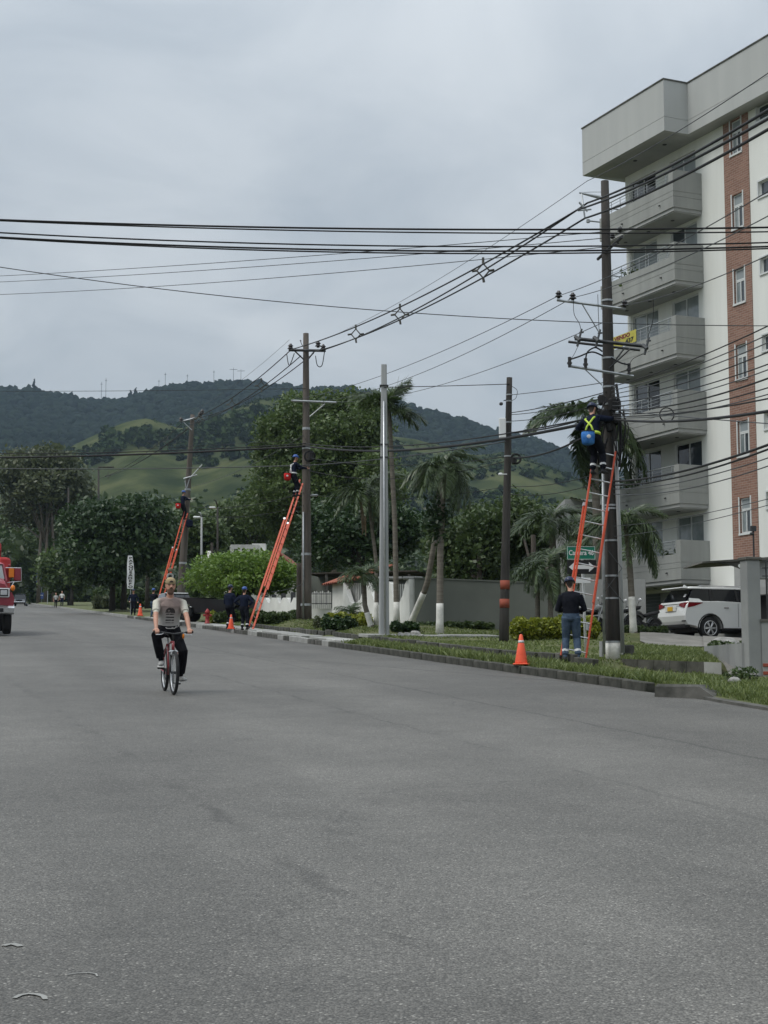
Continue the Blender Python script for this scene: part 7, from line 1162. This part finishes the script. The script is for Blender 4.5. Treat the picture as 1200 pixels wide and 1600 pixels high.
# facing the camera the rider's right (+X local) is at the picture's left; that pedal is up
PR_ = BB + V3(.10, .14, .10); PL_ = BB + V3(-.10, -.06, -.16)
for p, s in ((PR_, 1), (PL_, -1)): part(bike, 'crank', 'steel_dark', lambda q: q.tube([BB + V3(s * .07, 0, 0), p + V3(-s * .01, 0, 0)], .012, 6)); part(bike, 'pedal', 'rubber', lambda q: q.bbox(p + V3(s * .055, 0, 0), (.1, .09, .025), .008))
part(bike, 'chain', 'steel_dark', lambda q: q.tube([BB + V3(.05, .02, .09), V3(.05, -.43, .39), V3(.05, -.46, .33), V3(.05, -.43, .31), BB + V3(.05, .02, -.09)], .005, 4))
def shirtmat():
    m = bpy.data.materials.new('shirt'); m.use_nodes = True; t = m.node_tree; n = t.nodes; l = t.links; b = n['Principled BSDF']; b.inputs['Roughness'].default_value = .95; b.inputs['Specular IOR Level'].default_value = .1
    tc = n.new('ShaderNodeTexCoord'); sp = n.new('ShaderNodeSeparateXYZ'); l.new(tc.outputs['Object'], sp.inputs[0])
    def mp(v, a, bb, c=0, d=1): x = n.new('ShaderNodeMapRange'); x.interpolation_type = 'SMOOTHSTEP'; l.new(v, x.inputs[0]); x.inputs[1].default_value = a; x.inputs[2].default_value = bb; x.inputs[3].default_value = c; x.inputs[4].default_value = d; return x.outputs[0]
    def mt(op, a, bb=0):
        x = n.new('ShaderNodeMath'); x.operation = op
        for i, v in enumerate((a, bb)):
            if hasattr(v, 'node'): l.new(v, x.inputs[i])
            else: x.inputs[i].default_value = v
        return x.outputs[0]
    def mix(f, a, bb):
        x = n.new('ShaderNodeMix'); x.data_type = 'RGBA'; l.new(f, x.inputs[0])
        for i, v in ((6, a), (7, bb)):
            if hasattr(v, 'node'): l.new(v, x.inputs[i])
            else: x.inputs[i].default_value = (*v, 1)
        return x.outputs[2]
    ax = mt('ABSOLUTE', sp.outputs[0]); z = sp.outputs[2]; ns = n.new('ShaderNodeTexNoise'); ns.inputs['Scale'].default_value = 22; ns.inputs['Detail'].default_value = 4; l.new(tc.outputs['Object'], ns.inputs['Vector'])
    panel = mix(mp(z, 1.16, 1.42), (.47, .46, .44), (.265, .205, .185)); col = mix(mp(mt('ADD', ax, mt('MULTIPLY', ns.outputs['Fac'], .02)), .15, .25), panel, (.56, .54, .46))
    # dark round-topped print with light bars, on the chest
    dx = mt('MULTIPLY', ax, 1.0); dz = mt('SUBTRACT', z, 1.30); rr_ = mt('SQRT', mt('ADD', mt('MULTIPLY', dx, dx), mt('MULTIPLY', dz, dz))); domep = mt('MULTIPLY', mp(rr_, .075, .085, 1, 0), mp(z, 1.285, 1.295)); body_ = mt('MULTIPLY', mt('MULTIPLY', mp(ax, .066, .072, 1, 0), mp(z, 1.12, 1.13)), mp(z, 1.29, 1.28)); bars = mt('MULTIPLY', body_, mp(mt('SINE', mt('MULTIPLY', z, 130)), -.2, .3)); pr = mt('MAXIMUM', domep, bars); front = mp(sp.outputs[1], -.12, -.08); pr = mt('MULTIPLY', mt('MULTIPLY', pr, front), mp(ns.outputs['Fac'], .35, .5, .4, .95))
    fn = n.new('ShaderNodeTexNoise'); fn.inputs['Scale'].default_value = 9; fn.inputs['Detail'].default_value = 3; fn.inputs['Distortion'].default_value = 1.2; l.new(tc.outputs['Object'], fn.inputs['Vector']); bpn = n.new('ShaderNodeBump'); bpn.inputs['Strength'].default_value = .9; bpn.inputs['Distance'].default_value = .02; l.new(fn.outputs['Fac'], bpn.inputs['Height']); l.new(bpn.outputs[0], b.inputs['Normal'])
    l.new(mix(pr, col, (.04, .035, .035)), b.inputs['Base Color']); M['shirt'] = m
shirtmat()
GR = [HBC + V3(-.26, -.035, .03), HBC + V3(.26, -.035, .03)]
CY = ['shirt', 'black_cloth', 'skin', 'shoe_grey', 'hair_dark', 'reflective', 'beard']
cyc, JC = person('man in a grey and cream T-shirt and tan cap riding the red bicycle', bp0, RZB, SAD + V3(0, .03, .075), V3(0, .30, 1), (PL_ + V3(-.11, -.05, .115), PR_ + V3(.04, -.05, .115)), (GR[0] + V3(-.005, -.075, .045), GR[1] + V3(.005, -.075, .045)), CY, 1.80, head_dir=V3(0, .02, 1), knee=(V3(-.28, 1, .2), V3(.42, 1, .2)), elbow=(V3(-1, -.25, -.35), V3(1, -.25, -.35)), toe=(V3(-.28, 1, -.05), V3(.16, 1, -.12)), vox=.0075, SHW=.205, short=True, grip=((V3(.03, 1, -.25), V3(0, .25, 1)), (V3(-.03, 1, -.25), V3(0, .25, 1))), loose=1.12, face=True, smooth=3, pose_rx=RXB)
hc, hu, hf, hl = JC['hc'], JC['hu'], JC['hf'], JC['hl']
cpm = MB(); R0 = Matrix((hl, hf, hu)).transposed(); k_ = 20
cpm.loft([[tuple(R0 @ Vector((r_ * .93 * math.cos(2 * PI * j / k_), r_ * 1.17 * math.sin(2 * PI * j / k_) - .004, z_)) + Vector(hc)) for j in range(k_)] for r_, z_ in ((.088, .028), (.0905, .05), (.088, .085), (.074, .115), (.045, .135), (.006, .142))]); cpm.build('cap', 'tan_cap', cyc, True)
cb = MB(); cb.loft([[tuple(R0 @ Vector((x_ * .075 * s, -.09 - .06 * math.cos(x_ * 1.4) * t_, .03 - .012 * t_)) + Vector(hc)) for x_ in np.linspace(-1, 1, 8)] for s, t_ in ((1, 0), (1, 1))], caps=False); cb.build('cap_peak', 'tan_cap', cyc)
ga = MB(); ga.loft([[tuple(R0 @ Vector((.034 * math.cos(a), math.sqrt(max(0, 1 - (.034 * math.cos(a) / .09) ** 2)) * .107 - .003 - .12 * max(0, .022 * math.sin(a)), .058 + .030 * math.sin(a))) + Vector(hc)) for a in np.linspace(0, PI, 9)], [tuple(R0 @ Vector((.026 * math.cos(a), .102, .058 + .024 * math.sin(a))) + Vector(hc)) for a in np.linspace(0, PI, 9)]]); ga.build('cap_opening', 'hair_dark', cyc)
for s in (-1, 1):
    e = MB(); e.ball(hc + hl * s * .032 + hf * .083 + hu * .012, (.012, .012, .006), 8, 6); e.build('eye', 'hair_dark', cyc); e = MB(); e.tube([hc + hl * s * .014 + hf * .095 + hu * .025, hc + hl * s * .034 + hf * .092 + hu * .030, hc + hl * s * .052 + hf * .08 + hu * .024], .005, 5); e.build('eyebrow', 'hair_dark', cyc)
wb = MB(); wb.loft([ell(JC['pel'] + JC['up'] * z_, JC['lat'] * .178, JC['fr'] * .135, 18) for z_ in (.045, .10)]); wb.build('waistband', 'black_cloth', cyc, True)
pt = MB(); pt.ball(JC['hip'][0] + V3(-.125, .26, -.07), (.02, .04, .045)); pt.build('trouser_patch', 'lamp_amber', cyc)
for s, a in ((-1, PL_), (1, PR_)): so = MB(); so.bbox(a + V3(s * .055, .03, .025), (.085, .27, .022), .01); so.build('shoe_sole', 'shoe_white', cyc)
# ------------------------------------------------------------------ haze in the air
hz = bpy.data.materials.new('haze'); hz.use_nodes = True; n = hz.node_tree.nodes; n.clear(); ho = n.new('ShaderNodeOutputMaterial'); pv = n.new('ShaderNodeVolumePrincipled'); pv.inputs['Color'].default_value = (.62, .80, 1.0, 1); pv.inputs['Density'].default_value = HAZE if 'HAZE' in globals() else .00009; pv.inputs['Anisotropy'].default_value = .2; hz.node_tree.links.new(pv.outputs[0], ho.inputs['Volume']); M['haze'] = hz
q = MB(); q.span((-2600, -45, -5), (2600, 2300, 430)); tag(q.build('haze', 'haze'), kind='stuff')
